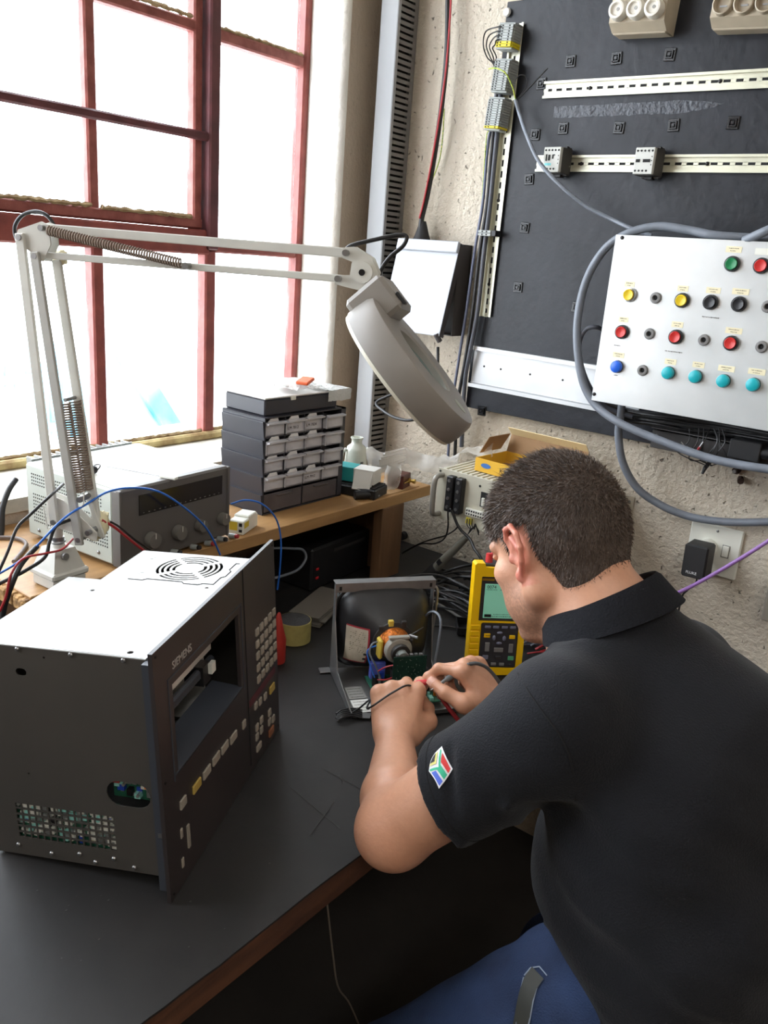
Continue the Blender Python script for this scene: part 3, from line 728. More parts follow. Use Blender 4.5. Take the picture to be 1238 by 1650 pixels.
# ---- thick grey cable loops
G = 'grey_cable'
cable(G, 'thick grey cable making a large loop around the left side of the control panel', [(1400, 370, 1, -0.04), (1300, 385, 1, -0.08), (1168, 381, 1, -0.135), (1110, 371, 1, -0.135), (1060, 365, 1, -0.135), (1010, 377, 1, -0.14), (972, 405, 1, -0.14), (943, 458, 1, -0.14), (930, 530, 1, -0.14), (937, 605, 1, -0.14), (958, 650, 1, -0.14), (1000, 682, 1, -0.15), (1070, 712, 1, -0.15), (1150, 740, 1, -0.15), (1238, 756, 1, -0.15), (1320, 765, 1, -0.13), (1400, 760, 1, -0.02)], 0.0088, m_greycable, k=8, n=12)
cable(G, 'thick grey cable dropping from under the panel and sweeping over the socket plate', [(1003, 640, 1, -0.100), (1001, 665, 1, -0.105), (997, 700, 1, -0.10), (1004, 745, 1, -0.09), (1026, 785, 1, -0.07), (1062, 812, 1, -0.05), (1110, 832, 1, -0.035), (1170, 841, 1, -0.03), (1240, 841, 1, -0.03), (1330, 836, 1, -0.02), (1500, 800, 1, -0.012)], 0.0088, m_greycable, k=8, n=12)
cable(G, 'short piece of thick grey cable at the right edge above the panel', [(1200, 388, 1, -0.14), (1222, 378, 1, -0.15), (1245, 368, 1, -0.15), (1300, 345, 1, -0.12), (1360, 330, 1, -0.04)], 0.0088, m_greycable, n=12)
cable(G, 'slim olive grey cable curling beside the left edge of the control panel', [(975, 533, 1, -0.10), (960, 527, 1, -0.13), (943, 532, 1, -0.135), (934, 555, 1, -0.135), (938, 590, 1, -0.13), (952, 625, 1, -0.12), (975, 655, 1, -0.11), (1020, 672, 1, -0.10)], 0.0050, m_darkgrey_cable, n=8)
cable(G, 'slim grey cable descending from the middle terminal strip to the control panel', [(831, 160, 1, -0.075), (838, 185, 1, -0.07), (850, 220, 1, -0.10), (870, 262, 1, -0.115), (905, 300, 1, -0.11), (945, 332, 1, -0.09), (985, 353, 1, -0.08), (1015, 367, 1, -0.09), (1050, 380, 1, -0.09)], 0.0046, m_greycable, n=8)
cable('green_wire', 'yellow and green wire arching across the terminal strips', [(788, 111, 1, -0.085), (800, 110, 1, -0.10), (815, 118, 1, -0.105), (826, 140, 1, -0.09), (831, 160, 1, -0.075)], 0.0015, m_yg, cat='wire', n=6)
cable('black_wire', 'thin black wire with a small loop beside the middle terminals', [(832, 162, 1, -0.075), (848, 140, 1, -0.08), (848, 124, 1, -0.085), (838, 121, 1, -0.09), (830, 130, 1, -0.09)], 0.0011, m_blackcable, cat='wire', n=6)
cable('black_wire', 'thin black wire poking up to the right beside the end of the upper rail', [(832, 163, 1, -0.075), (852, 143, 1, -0.07), (868, 126, 1, -0.06), (883, 110, 1, -0.05)], 0.0013, m_blackcable, cat='wire', n=6)
# arched jumper wires at the top terminals
labj = ['outermost black jumper wire arching left of the topmost terminals', 'second black jumper wire arching left of the topmost terminals', 'third black jumper wire arching left of the topmost terminals', 'innermost black jumper wire arching left of the topmost terminals']
for i in range(4):
    x0 = 779+i*5; y0 = 43+i*7
    cable('jumper_wire', labj[i], [(811-i*0.5, y0, 1, -0.072), (800, y0+1, 1, -0.075), (x0+4, y0+8, 1, -0.07), (x0, 72+i*2, 1, -0.065), (x0+6, 92, 1, -0.055), (797, 108, 1, -0.045), (797, 150, 1, -0.04)], 0.0016, m_blackcable, cat='wire', group='black jumper wires at the topmost terminals', n=6)

# ---- bundle of vertical cables beside the board
vc = [('blue grey cable at the left of the bundle beside the board', 795, 150, 748, 620, 0.0042, m_bluegrey_cable, 0), ('second cable of the bundle beside the board, black', 797, 150, 755, 560, 0.0045, m_blackcable, 1), ('thick grey cable nearest the vertical rail', 803, 208, 768, 560, 0.0060, m_darkgrey_cable, 2)]
cable('vertical_cable', 'blue grey cable leftmost in the vertical bundle beside the board', [(801, 120, 1, -0.04), (798, 165, 1, -0.04), (786, 240, 1, -0.04), (778, 330, 1, -0.04), (766, 400, 1, -0.045), (752, 500, 1, -0.05), (738, 590, 1, -0.05), (728, 660, 1, -0.04), (722, 740, 1, -0.03)], 0.0038, m_bluegrey_cable)
cable('vertical_cable', 'black cable second from left in the vertical bundle beside the board', [(804, 100, 1, -0.045), (800, 165, 1, -0.045), (792, 250, 1, -0.045), (785, 330, 1, -0.045), (774, 400, 1, -0.05), (762, 500, 1, -0.055), (750, 580, 1, -0.05), (738, 650, 1, -0.04), (733, 740, 1, -0.03)], 0.0048, m_blackcable)
cable('vertical_cable', 'thick dark grey cable closest to the vertical rail', [(808, 120, 1, -0.045), (806, 165, 1, -0.045), (798, 250, 1, -0.045), (790, 330, 1, -0.045), (781, 400, 1, -0.05), (770, 500, 1, -0.055), (757, 570, 1, -0.055), (749, 620, 1, -0.045), (744, 720, 1, -0.03)], 0.0058, m_darkgrey_cable)
cable('vertical_cable', 'thin yellow green wire running down beside the cable bundle', [(796, 207, 1, -0.06), (786, 213, 1, -0.05), (783, 235, 1, -0.045), (779, 290, 1, -0.04), (776, 340, 1, -0.035)], 0.0013, m_yg, cat='wire')
for (x, y) in ((792, 168), (784, 376), (757, 560)):
    pass

# ---- slotted trunking standing in the corner
m_trunk = mat('trunking_grey', (150, 152, 154), 0.5); m_trunk_d = mat('trunking_side', (118, 116, 114), 0.6)
tr = thing('slotted_trunking', 'tall grey slotted cable trunking standing in the corner beside the window wall', 'trunking')
x0, x1, dpt = 0.052, 0.106, 0.085; zb, zt = 0.985, 2.99
mb = MB(); mb.box(((x0+x1)/2, -dpt+0.0015, (zb+zt)/2), (x1-x0, 0.003, zt-zb), ch=0.0008); mb.box((x0+0.001, -dpt+0.008, (zb+zt)/2), (0.002, 0.014, zt-zb)); mb.box((x1+0.0006, -dpt+0.006, (zb+zt)/2), (0.0014, 0.010, zt-zb)); mb.build('cover', m_trunk, tr, smooth=20)
mb = MB(); mb.box(((x0+x1)/2, -0.0025, (zb+zt)/2), (x1-x0, 0.002, zt-zb)); mb.build('back', m_trunk_d, tr)
mb = MB()
mb.box((x1-0.001, -0.010, (zb+zt)/2), (0.002, 0.014, zt-zb))
mb.box((x0+0.001, -dpt/2, (zb+zt)/2), (0.002, dpt-0.006, zt-zb))
k = 0
z = zb
while z < zt:
    mb.box((x1-0.001, -0.048, z+0.0045), (0.002, 0.066, 0.0088))
    z += 0.0145
mb.build('slotted_side', m_trunk_d, tr, kind=None)
mb = MB(); mb.box((x1-0.014, -0.045, (zb+zt)/2), (0.006, 0.06, zt-zb)); mb.build('wires_inside', m_slot, tr)

# ---- red/black riser above the grey enclosure
cable('black_conduit', 'thick black cable hanging from above down to the small grey enclosure', [(722, -30, 1, -0.03), (722, 20, 1, -0.03), (720, 90, 1, -0.03), (712, 170, 1, -0.032), (702, 240, 1, -0.034), (690, 310, 1, -0.036), (680, 352, 1, -0.04), (677, 378, 1, -0.045)], 0.0068, m_blackcable, n=10)
cable('red_wire', 'red wire strapped along the black cable above the grey enclosure', [(727, -30, 1, -0.04), (726, 20, 1, -0.04), (719, 110, 1, -0.04), (708, 190, 1, -0.042), (695, 265, 1, -0.044), (683, 325, 1, -0.046), (676, 352, 1, -0.05)], 0.0024, m_redwire, cat='wire')
cable('green_wire', 'yellow and green wire bowing out beside the black cable above the enclosure', [(716, 175, 1, -0.02), (714, 215, 1, -0.015), (709, 255, 1, -0.012), (697, 290, 1, -0.012), (685, 330, 1, -0.015), (683, 355, 1, -0.02), (690, 382, 1, -0.03)], 0.0014, m_yg, cat='wire')
for (x, y, lab) in ((709, 165, 'upper'), (676, 318, 'lower')): pass

# ---- grey enclosure with its sloping door hanging open
m_encl = mat('enclosure_light_grey', (176, 180, 188), 0.4); m_encl_d = mat('enclosure_dark', (70, 66, 66), 0.6)
p = W(756, 393, 1, -0.002); q = W(600, 393, 1, -0.09)
ex0, ex1 = 0.150, 0.338; ez0, ez1 = 1.362, 1.590
en = thing('wall_enclosure', 'small grey box on the wall with its light grey door hanging open', 'enclosure', Matrix.Translation((0, 0, 0)))
mb = MB()
mb.box(((ex0+ex1)/2, -0.030, ez1-0.001), (ex1-ex0, 0.056, 0.002)); mb.box(((ex0+ex1)/2, -0.030, ez0+0.001), (ex1-ex0, 0.056, 0.002))
mb.box((ex0+0.001, -0.030, (ez0+ez1)/2), (0.002, 0.056, ez1-ez0)); mb.box((ex1-0.001, -0.030, (ez0+ez1)/2), (0.002, 0.056, ez1-ez0))
mb.box(((ex0+ex1)/2, -0.004, (ez0+ez1)/2), (ex1-ex0, 0.003, ez1-ez0)); mb.build('body', m_encl_d, en)
Md = Matrix.Translation(((ex0+ex1)/2, -0.060, ez1+0.002)) @ Matrix.Rotation(math.radians(-14), 4, 'X')
wd = ex1-ex0+0.006; hd = ez1-ez0+0.008
mb = MB(); mb.box((0, -0.001, -hd/2), (wd, 0.003, hd), Md, ch=0.0008); mb.box((0, 0.007, -0.002), (wd, 0.016, 0.003), Md)
mb.box((0, -0.006, -0.012), (wd, 0.010, 0.028), Md, ch=0.002); mb.build('door', m_encl, en, smooth=25)
mb = MB(); mb.box((wd/2-0.001, 0.008, -hd/2), (0.002, 0.018, hd), Md); mb.box((-wd/2+0.001, 0.008, -hd/2), (0.002, 0.018, hd), Md); mb.build('door_flange', m_encl_d, en)
mb = MB(); pp = Md @ Vector((wd/2-0.01, -0.004, -hd+0.004)); mb.cyl(pp, pp+Vector((0.008, 0.01, -0.018)), 0.007, n=10); mb.build('latch', m_encl_d, en, smooth=30)
p = W(677, 378, 1, -0.045); mb = MB(); Mg = Matrix.Translation((p.x, -0.036, ez1)); mb.lathe([(0.024, 0), (0.024, 0.006), (0.019, 0.018), (0.012, 0.040), (0.008, 0.052)], 14, M=Mg); mb.build('cable_gland', m_black_matt, en, smooth=30)
cable('black_cable', 'black cable looping from the enclosure down behind the magnifier lamp', [(640, 632, 1, -0.10), (607, 648, 1, -0.12), (618, 662, 1, -0.14), (640, 674, 1, -0.15), (668, 676, 1, -0.15), (700, 655, 1, -0.12), (705, 600, 1, -0.10), (706, 560, 1, -0.07)], 0.0042, m_blackcable, n=8)

# ---- socket plate, plug-in adapter, purple cable
a = W(1112, 838, 1, -0.006); b = W(1197, 852, 1, -0.006)
c = W(1150, 886, 1, -0.006)
t = thing('socket_plate', 'white double wall socket plate with a rocker switch beside the black adapter', 'socket', frame((c.x, -0.0005, c.z), (1, 0, 0.0), z=(0, -1, 0)))
mb = MB(); mb.box((0, 0, 0.004), (0.116, 0.116, 0.008), ch=0.003); mb.build('plate', m_white_pl, t, smooth=30)
mb = MB(); mb.box((0.027, 0.004, 0.0095), (0.014, 0.026, 0.004), Matrix.Rotation(0.0, 4, 'X'), ch=0.0012); mb.build('rocker', m_white_pl, t, smooth=30)
mb = MB(); mb.box((0.027, 0.004, 0.0083), (0.017, 0.029, 0.0008)); mb.build('rocker_gap', mat('gap_grey', (120, 120, 116), 0.7), t)
for (x, y) in ((0.002, 0.046), (0.002, -0.046)):
    mb = MB(); mb.lathe([(0.003, 0.008), (0.003, 0.0092), (0.001, 0.0098)], 10, M=Matrix.Translation((x, y, 0))); mb.build('screw', m_screw, t, smooth=30)
mb = MB(); mb.lathe([(0.021, 0), (0.021, 0.018), (0.019, 0.030), (0.017, 0.031)], 24, M=Matrix.Translation((-0.012, 0.004, 0.008))); mb.build('socket_plug', m_white_pl, t, smooth=40)
pc = W(1119, 906, 1, -0.095)
t = thing('plug_adapter', 'black plug-in power adapter pushed into the wall socket', 'adapter', frame((pc.x, -0.0405, pc.z), (1, 0, 0.03), z=(0, -1, 0)))
mb = MB(); mb.box((0, 0, 0.0275), (0.052, 0.076, 0.053), ch=0.004); mb.build('body', m_black, t, smooth=30)
mb = MB(); mb.box((0, 0.0, 0.0545), (0.046, 0.070, 0.001), ch=0.0004); mb.build('face_plate', m_black_matt, t)
text('lettering', 'FLUKE', 0.0085, mat('white_print', (225, 225, 225), 0.5), t, Matrix.Translation((-0.015, -0.028, 0.0552)), 0.0001)
cable('adapter_lead', 'thin black lead hanging from the plug adapter', [(pc.x+0.003, -0.066, pc.z-0.037), (pc.x+0.004, -0.066, pc.z-0.055), (pc.x-0.012, -0.063, pc.z-0.080), (pc.x-0.022, -0.06, pc.z-0.105), (pc.x-0.022, -0.06, pc.z-0.19)], 0.0022, m_blackcable)
cable('purple_cable', 'purple cable slanting up across the socket plate to the right', [(1010, 990, 1, -0.10), (1075, 963, 1, -0.11), (1120, 942, 1, -0.115), (1180, 908, 1, -0.115), (1238, 872, 1, -0.11), (1330, 810, 1, -0.07), (1450, 740, 1, -0.01)], 0.0042, m_purple, k=8)
# strap bracket on the wall behind the head
p = W(1012, 815, 1, -0.002); t = thing('strap_bracket', 'thin beige perforated metal strap on the wall just right of the head', 'bracket', frame((p.x, -0.001, p.z), (1, 0, 0), z=(0, -1, 0)))
mb = MB(); mb.box((0, -0.045, 0.001), (0.028, 0.14, 0.002), ch=0.0005); mb.build('strap', mat('beige_metal', (176, 166, 148), 0.5, 0.3), t)
for y in (0.012, -0.008, -0.02): mb = MB(); mb.cyl((0.003, y, 0.002), (0.003, y, 0.003), 0.0035, n=10); mb.build('hole', m_slot if y < 0 else m_screw, t)
# things cut by the right edge of the frame
p = W(1246, 960, 1, -0.02); t = thing('grey_box', 'grey metal box on the wall cut by the right edge of the picture', 'box', frame((p.x+0.036, -0.001, p.z), (1, 0, 0), z=(0, -1, 0)))
mb = MB(); mb.box((0, 0, 0.022), (0.09, 0.105, 0.044), ch=0.002); mb.build('body', mat('grey_metal_box', (128, 122, 112), 0.5), t, smooth=25)
mb = MB(); mb.cyl((-0.038, -0.0525, 0.022), (-0.038, -0.058, 0.022), 0.005, n=8); mb.build('screw', m_screw, t)
p = W(1246, 1008, 1, -0.10); t = thing('pliers', 'red plastic pliers handles hanging on the wall at the right edge', 'tool', frame((p.x+0.022, -0.001, p.z), (1, 0, 0), z=(0, -1, 0)))
m_redp = mat('red_plastic', (212, 62, 66), 0.4)
mb = MB(); mb.tube(catmull([(-0.016, 0.014, 0.012), (-0.022, -0.01, 0.012), (-0.018, -0.05, 0.012), (-0.010, -0.08, 0.012)], 5), 0.008, 10); mb.build('handle', m_redp, t, smooth=50)
mb = MB(); mb.tube(catmull([(0.016, 0.014, 0.012), (0.022, -0.01, 0.012), (0.018, -0.05, 0.012), (0.010, -0.08, 0.012)], 5), 0.008, 10); mb.build('handle', m_redp, t, smooth=50)
mb = MB(); mb.box((0, 0.034, 0.008), (0.02, 0.05, 0.012), ch=0.003); mb.build('jaw', m_screw, t)
# ================================================================== things on the bench and shelf
from mathutils.geometry import tessellate_polygon
def plate(mb, outer, holes, t, M, mi=0):
    """flat plate in local XY with real holes; thickness t below z=0"""
    loops = [[Vector((p[0], p[1], 0)) for p in lp] for lp in [outer]+holes]
    flat = [p for lp in loops for p in lp]; n = len(flat)
    tris = tessellate_polygon(loops)
    vs = [(p.x, p.y, 0) for p in flat]+[(p.x, p.y, -t) for p in flat]; fs = []
    for a, b, c in tris:
        cr = (flat[b]-flat[a]).cross(flat[c]-flat[a]).z
        q = (a, b, c) if cr > 0 else (a, c, b)
        fs.append(q); fs.append(tuple(i+n for i in q[::-1]))
    o = 0
    for lp in loops:
        k = len(lp)
        for i in range(k): j = (i+1) % k; fs.append((o+i, o+j, n+o+j, n+o+i))
        o += k
    mb.add(vs, fs, mi, M)
def rect(x0, y0, x1, y1): return [(x0, y0), (x1, y0), (x1, y1), (x0, y1)]
def oval(cx, cy, w, h, n=8):
    r = h/2; pts = []
    for s, a0 in ((1, -90), (-1, 90)):
        for i in range(n+1):
            a = math.radians(a0+180*i/n); pts.append((cx+s*(w/2-r)+r*math.cos(a), cy+r*math.sin(a)))
    return pts
def circ(cx, cy, r, n=12): return [(cx+r*math.cos(2*math.pi*i/n), cy+r*math.sin(2*math.pi*i/n)) for i in range(n)]

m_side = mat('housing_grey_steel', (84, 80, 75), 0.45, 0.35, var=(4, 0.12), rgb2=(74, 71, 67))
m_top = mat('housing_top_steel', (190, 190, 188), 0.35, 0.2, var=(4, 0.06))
m_bezel = mat('front_plate_dark_grey', (52, 46, 46), 0.40, var=(5, 0.15))
m_bezel2 = mat('front_frame_blue_grey', (58, 62, 70), 0.45)
m_panel_red = mat('front_plate_dark_red', (84, 34, 40), 0.5)
m_keyc = mat('key_beige', (148, 140, 128), 0.5); m_keyy = mat('key_ochre', (176, 150, 76), 0.5); m_keyo = mat('key_brown_orange', (138, 88, 60), 0.5)
m_galv = mat('galvanised_steel', (170, 172, 172), 0.3, 0.8, var=(14, 0.2))
m_pcb = mat('circuit_board_green', (34, 84, 66), 0.4, var=(90, 0.4), rgb2=(50, 110, 84))
m_pcb_d = mat('circuit_board_dark_green', (22, 48, 40), 0.35, var=(80, 0.3), rgb2=(34, 66, 54))
m_gold = mat('solder_silver', (190, 188, 176), 0.35, 0.6)
comp_m = [mat('component_white', (224, 224, 214), 0.5), mat('component_black', (24, 24, 26), 0.4), mat('component_blue', (40, 70, 170), 0.4), mat('component_cyan', (150, 214, 204), 0.4), mat('component_yellow', (214, 196, 110), 0.4), mat('component_silver', (180, 182, 180), 0.3, 0.7), mat('component_orange', (226, 120, 30), 0.4)]
def populate(parent, M, x0, y0, x1, y1, n, seed, hmax=0.010, weights=None, size=(0.004, 0.014)):
    r_ = random.Random(seed)
    mbs = [MB() for _ in comp_m]
    for i in range(n):
        k = r_.choices(range(len(comp_m)), weights or [2, 4, 1, 1, 1, 2, 0.3])[0]
        w, h, d = r_.uniform(*size), r_.uniform(*size), r_.uniform(0.002, hmax); x = r_.uniform(x0+w/2, x1-w/2); y = r_.uniform(y0+h/2, y1-h/2)
        if r_.random() < 0.3: mbs[k].cyl((x, y, 0), (x, y, d*1.3), w*0.4, n=8, M=M)
        else: mbs[k].box((x, y, d/2), (w, h, d), M)
    for k, b in enumerate(mbs):
        if b.v: b.build('component', comp_m[k], parent, kind='stuff')

# ------------------------------------------------------------------ industrial control unit
hd = math.radians(117.2); tl = math.radians(3.9)
dd = Vector((math.cos(hd), math.sin(hd), 0)); nn = Vector((-math.sin(hd), math.cos(hd), 0))
MU = frame((0.865, -1.351, 0.7510), dd, z=Vector((0, 0, 1))*math.cos(tl)+nn*math.sin(tl))
unit = thing('control_unit', 'large grey steel operator control unit with dark front plate and empty screen opening', 'machine', MU)
BW, BH, INS, FAR, TOPZ, BOT = 0.427, 0.345, 0.022, 0.378, 0.327, 0.019
G0, DN, DF = 0.022, 0.257, 0.206
# near side sheet: local plane X = INS, holes for the grille and the cut out
Ms = MU.copy()
Mside = Matrix.Translation((INS, 0, 0)) @ Matrix(((0, 0, -1, 0), (-1, 0, 0, 0), (0, 1, 0, 0), (0, 0, 0, 1)))   # (a,b,c)->(X=-c, Y=-a, Z=b)
holes = []
gy0, gy1, gz0, gz1 = 0.082, 0.224, 0.046, 0.100
cols_, rows_ = 15, 6; pw = (gy1-gy0)/cols_; ph = (gz1-gz0)/rows_
for i in range(cols_):
    for j in range(rows_):
        holes.append(rect(-(gy0+pw*(i+0.90)), gz0+ph*(j+0.14), -(gy0+pw*(i+0.10)), gz0+ph*(j+0.86)))
holes.append(oval(-0.059, 0.135, 0.060, 0.036))
for (a, b) in ((0.197, 0.146), (0.155, 0.314)): holes.append(circ(-a, b, 0.0016, 8))
holes.append(oval(-0.189, 0.291, 0.015, 0.010, 5))
mb = MB(); plate(mb, rect(-DN, BOT, -G0, TOPZ), holes, 0.0015, Mside); mb.build('side_sheet', m_side, unit)
mb = MB(); plate(mb, rect(-DF, BOT, -G0, TOPZ), [], 0.0015, Matrix.Translation((FAR-INS, 0, 0)) @ Mside); mb.build('side_sheet', m_side, unit)
mb = MB(); mb.box(((INS+FAR)/2, (G0+DF)/2, BOT+0.001), (FAR-INS-0.004, DF-G0, 0.002)); mb.box(((INS+0.245)/2, (DF+DN)/2, BOT+0.001), (0.245-INS-0.004, DN-DF, 0.002)); mb.build('bottom_sheet', m_galv, unit)
mb = MB(); mb.box(((INS+0.245)/2, DN-0.001, (BOT+TOPZ)/2), (0.245-INS-0.004, 0.0015, TOPZ-BOT-0.004)); mb.box((0.245, (DN+DF)/2, (BOT+TOPZ)/2), (0.0015, DN-DF, TOPZ-BOT-0.004)); mb.box(((FAR+0.245)/2, DF-0.001, (BOT+TOPZ)/2), (FAR-0.245-0.004, 0.0015, TOPZ-BOT-0.004)); mb.build('rear_sheet', m_side, unit)
# top sheet with ring shaped fan grille
fc = (0.318, 0.098); hl = []
for (r0, r1) in ((0.0215, 0.0265), (0.0300, 0.0350), (0.0385, 0.0430), (0.0460, 0.0505)):
    for s in range(4):
        a0 = math.radians(45+90*s)+0.0035/r0*1.0; a1 = math.radians(45+90*(s+1))-0.0035/r0*1.0; k = 10
        hl.append([(fc[0]+r0*math.cos(a0+(a1-a0)*i/k), fc[1]+r0*math.sin(a0+(a1-a0)*i/k)) for i in range(k+1)]+[(fc[0]+r1*math.cos(a1-(a1-a0)*i/k), fc[1]+r1*math.sin(a1-(a1-a0)*i/k)) for i in range(k+1)])
hl += [circ(0.204, 0.195, 0.0032, 10), circ(0.248, 0.040, 0.0032, 10), circ(0.034, 0.046, 0.0042, 12)]
for (x, y) in ((0.28, 0.164), (0.285, 0.160), (0.345, 0.175), (0.35, 0.170)): hl.append(rect(x-0.001, y-0.003, x+0.001, y+0.003))
Mt = Matrix.Translation((0, 0, TOPZ))
mb = MB(); plate(mb, [(INS-0.001, G0-0.002), (FAR+0.001, G0-0.002), (FAR+0.001, DF), (0.245, DF), (0.245, DN+0.001), (INS-0.001, DN+0.001)], hl, 0.0015, Mt); top = mb.build('top_sheet', m_top, unit)
# raised plate seam around the fan
mb = MB(); seam = [(0.256, 0.168), (0.256, 0.145), (0.262, 0.140), (0.262, 0.085), (0.256, 0.080), (0.256, 0.058), (0.262, 0.052), (0.262, 0.036), (0.290, 0.036), (0.296, 0.031), (0.318, 0.031), (0.324, 0.036), (0.352, 0.036), (0.352, 0.030)]
mb.tube([(x, y, TOPZ+0.0003) for x, y in seam], 0.0008, 5); mb.build('plate_seam', m_slot, top)
# fan below the grille
mb = MB(); Mf = Matrix.Translation((fc[0], fc[1], TOPZ-0.006)); mb.lathe([(0.020, 0), (0.020, -0.02)], 20, M=Mf)
for i in range(7):
    a = 2*math.pi*i/7; mb.box((0.036, 0, -0.012), (0.034, 0.012, 0.0012), Mf @ Matrix.Rotation(a, 4, 'Z') @ Matrix.Rotation(0.6, 4, 'X'))
mb.build('fan', m_black, unit); mb = MB(); mb.box((fc[0], fc[1], TOPZ-0.032), (0.118, 0.118, 0.002)); mb.build('fan_plate', m_black_matt, unit)
# spring finger gasket along the front edges
mb = MB(); n = 62
for i in range(n):
    x = INS+(FAR-INS)*(i+0.5)/n; M_ = Matrix.Translation((x, G0-0.0035, TOPZ-0.002)) @ Matrix.Rotation(0.5, 4, 'Z')
    mb.tube([(0.0028*math.cos(a), 0.0014*math.sin(a), 0.0012) for a in [2*math.pi*q/8 for q in range(8)]], 0.0005, 4, M=M_, closed=True)
mb.build('gasket', m_darkscrew, unit, kind='stuff')
mb = MB(); n = 44
for i in range(n):
    z = BOT+(TOPZ-BOT)*(i+0.5)/n; mb.box((INS-0.0006, G0-0.002, z), (0.0016, 0.003, 0.0042), mi=0, ch=0.0004)
mb.build('gasket', m_darkscrew, unit, kind='stuff')
# screws in the sheets
mb0 = MB(); mb0.lathe([(0.0032, 0), (0.0032, 0.0009), (0.002, 0.0022), (0.0008, 0.0024)], 12)
for (y, z) in ((0.190, 0.322), (0.118, 0.322), (0.049, 0.322), (0.226, 0.034), (0.178, 0.028), (0.137, 0.034), (0.115, 0.025), (0.088, 0.035), (0.060, 0.026)):
    mb0.build('screw', m_screw, unit, smooth=30, M=Matrix.Translation((INS, y, z)) @ Matrix.Rotation(math.radians(-90), 4, 'Y'))
# front frame (blue grey cast rim) and the front plate with its screen opening
mb = MB(); plate(mb, rect(0.010, 0.008, BW-0.010, TOPZ-0.002), [rect(0.03, 0.09, 0.40, 0.312)], G0-0.008, Matrix(((1, 0, 0, 0), (0, 0, -1, 0.006), (0, 1, 0, 0), (0, 0, 0, 1)))); mb.build('front_frame', m_bezel2, unit)
SX0, SX1, SZ0, SZ1 = 0.044, 0.262, 0.160, 0.284
Mfr = Matrix(((1, 0, 0, 0), (0, 0, -1, 0), (0, 1, 0, 0), (0, 0, 0, 1)))   # local (a,b,c)->(X=a,Y=-c,Z=b)
mb = MB(); plate(mb, rect(0, 0, BW, BH), [rect(SX0, SZ0, SX1, SZ1)], 0.0055, Mfr); fp = mb.build('front_plate', m_bezel, unit)
mb = MB()
for a, b, c, d in ((SX0-0.012, SZ0-0.004, SX0-0.010, SZ1+0.012), (SX1+0.010, SZ0-0.004, SX1+0.012, SZ1+0.012)): mb.box(((a+c)/2, -0.0006, (b+d)/2), (c-a, 0.0012, d-b))
mb.box(((SX0+SX1)/2, -0.0006, SZ1+0.011), (SX1-SX0+0.022, 0.0012, 0.002)); mb.build('screen_surround', m_bezel2, fp)
mb = MB(); mb.box((0.2855, -0.0005, 0.18), (0.0018, 0.0012, 0.33)); mb.build('joint', m_slot, fp)
text('lettering', 'SIEMENS', 0.0150, mat('silver_print', (176, 172, 168), 0.4, 0.3), fp, Matrix.Translation((0.047, -0.0004, 0.302)) @ Matrix.Rotation(math.radians(90), 4, 'X'), 0.0003)
def key(px, py, w, h, m, parent=None, dz=0.003, XZ=None):
    if XZ is None: p = LF(MU, px, py, 1, -0.002); x, z = p.x, p.z
    else: x, z = XZ
    mb = MB(); mb.box((x, -dz/2, z), (w, dz, h), ch=0.0007); return mb.build('key', m, fp, smooth=25)
a = LF(MU, 413, 1018, 1, 0); b = LF(MU, 440, 990, 1, 0); c = LF(MU, 413, 1098, 1, 0)
for i in range(5):
    for j in range(5):
        x = a.x+(b.x-a.x)*i/4; z = a.z+(c.z-a.z)*j/4; key(0, 0, 0.0125, 0.0125, m_keyc, XZ=(x, z))
for (x, y) in ((318, 1266), (334, 1244), (349, 1222), (363, 1204), (377, 1188)): key(x, y, 0.024, 0.0125, m_keyy if x < 320 else m_keyc)
key(296, 1293, 0.017, 0.013, m_keyc); key(394, 1167, 0.012, 0.013, m_keyc)
key(439, 1109, 0.022, 0.013, m_keyy)
for (x, y) in ((413, 1137), (420, 1130), (428, 1122)): key(x, y, 0.011, 0.012, m_keyc)
for (x, y) in ((415, 1172), (422, 1160), (415, 1187), (422, 1176), (435, 1148), (441, 1158), (435, 1163)): key(x, y, 0.011, 0.012, m_keyc)
key(418, 1203, 0.020, 0.011, m_keyc); key(438, 1178, 0.022, 0.013, m_keyo)
mb = MB(); p = LF(MU, 402, 1128, 1, 0); q = LF(MU, 443, 1085, 1, 0); mb.box(((p.x+q.x)/2, -0.0002, (p.z+q.z)/2), (q.x-p.x, 0.0006, 0.012)); mb.build('red_band', m_panel_red, fp)
p = LF(MU, 301, 1350, 1, 0); mb = MB(); mb.box((p.x+0.004, -0.001, p.z), (0.006, 0.002, 0.034)); mb.build('handle_slot', m_keyc, fp)
for (x, y) in ((294, 1343), (296, 1390)): key(x, y, 0.006, 0.014, m_keyc, dz=0.002)
for (x, z) in ((0.008, 0.338), (BW-0.008, 0.338), (0.008, 0.008), (BW-0.008, 0.008), (0.008, 0.17)):
    mb = MB(); mb.cyl((x, 0, z), (x, -0.0012, z), 0.002, n=10); mb.build('plate_screw', m_darkscrew, fp)
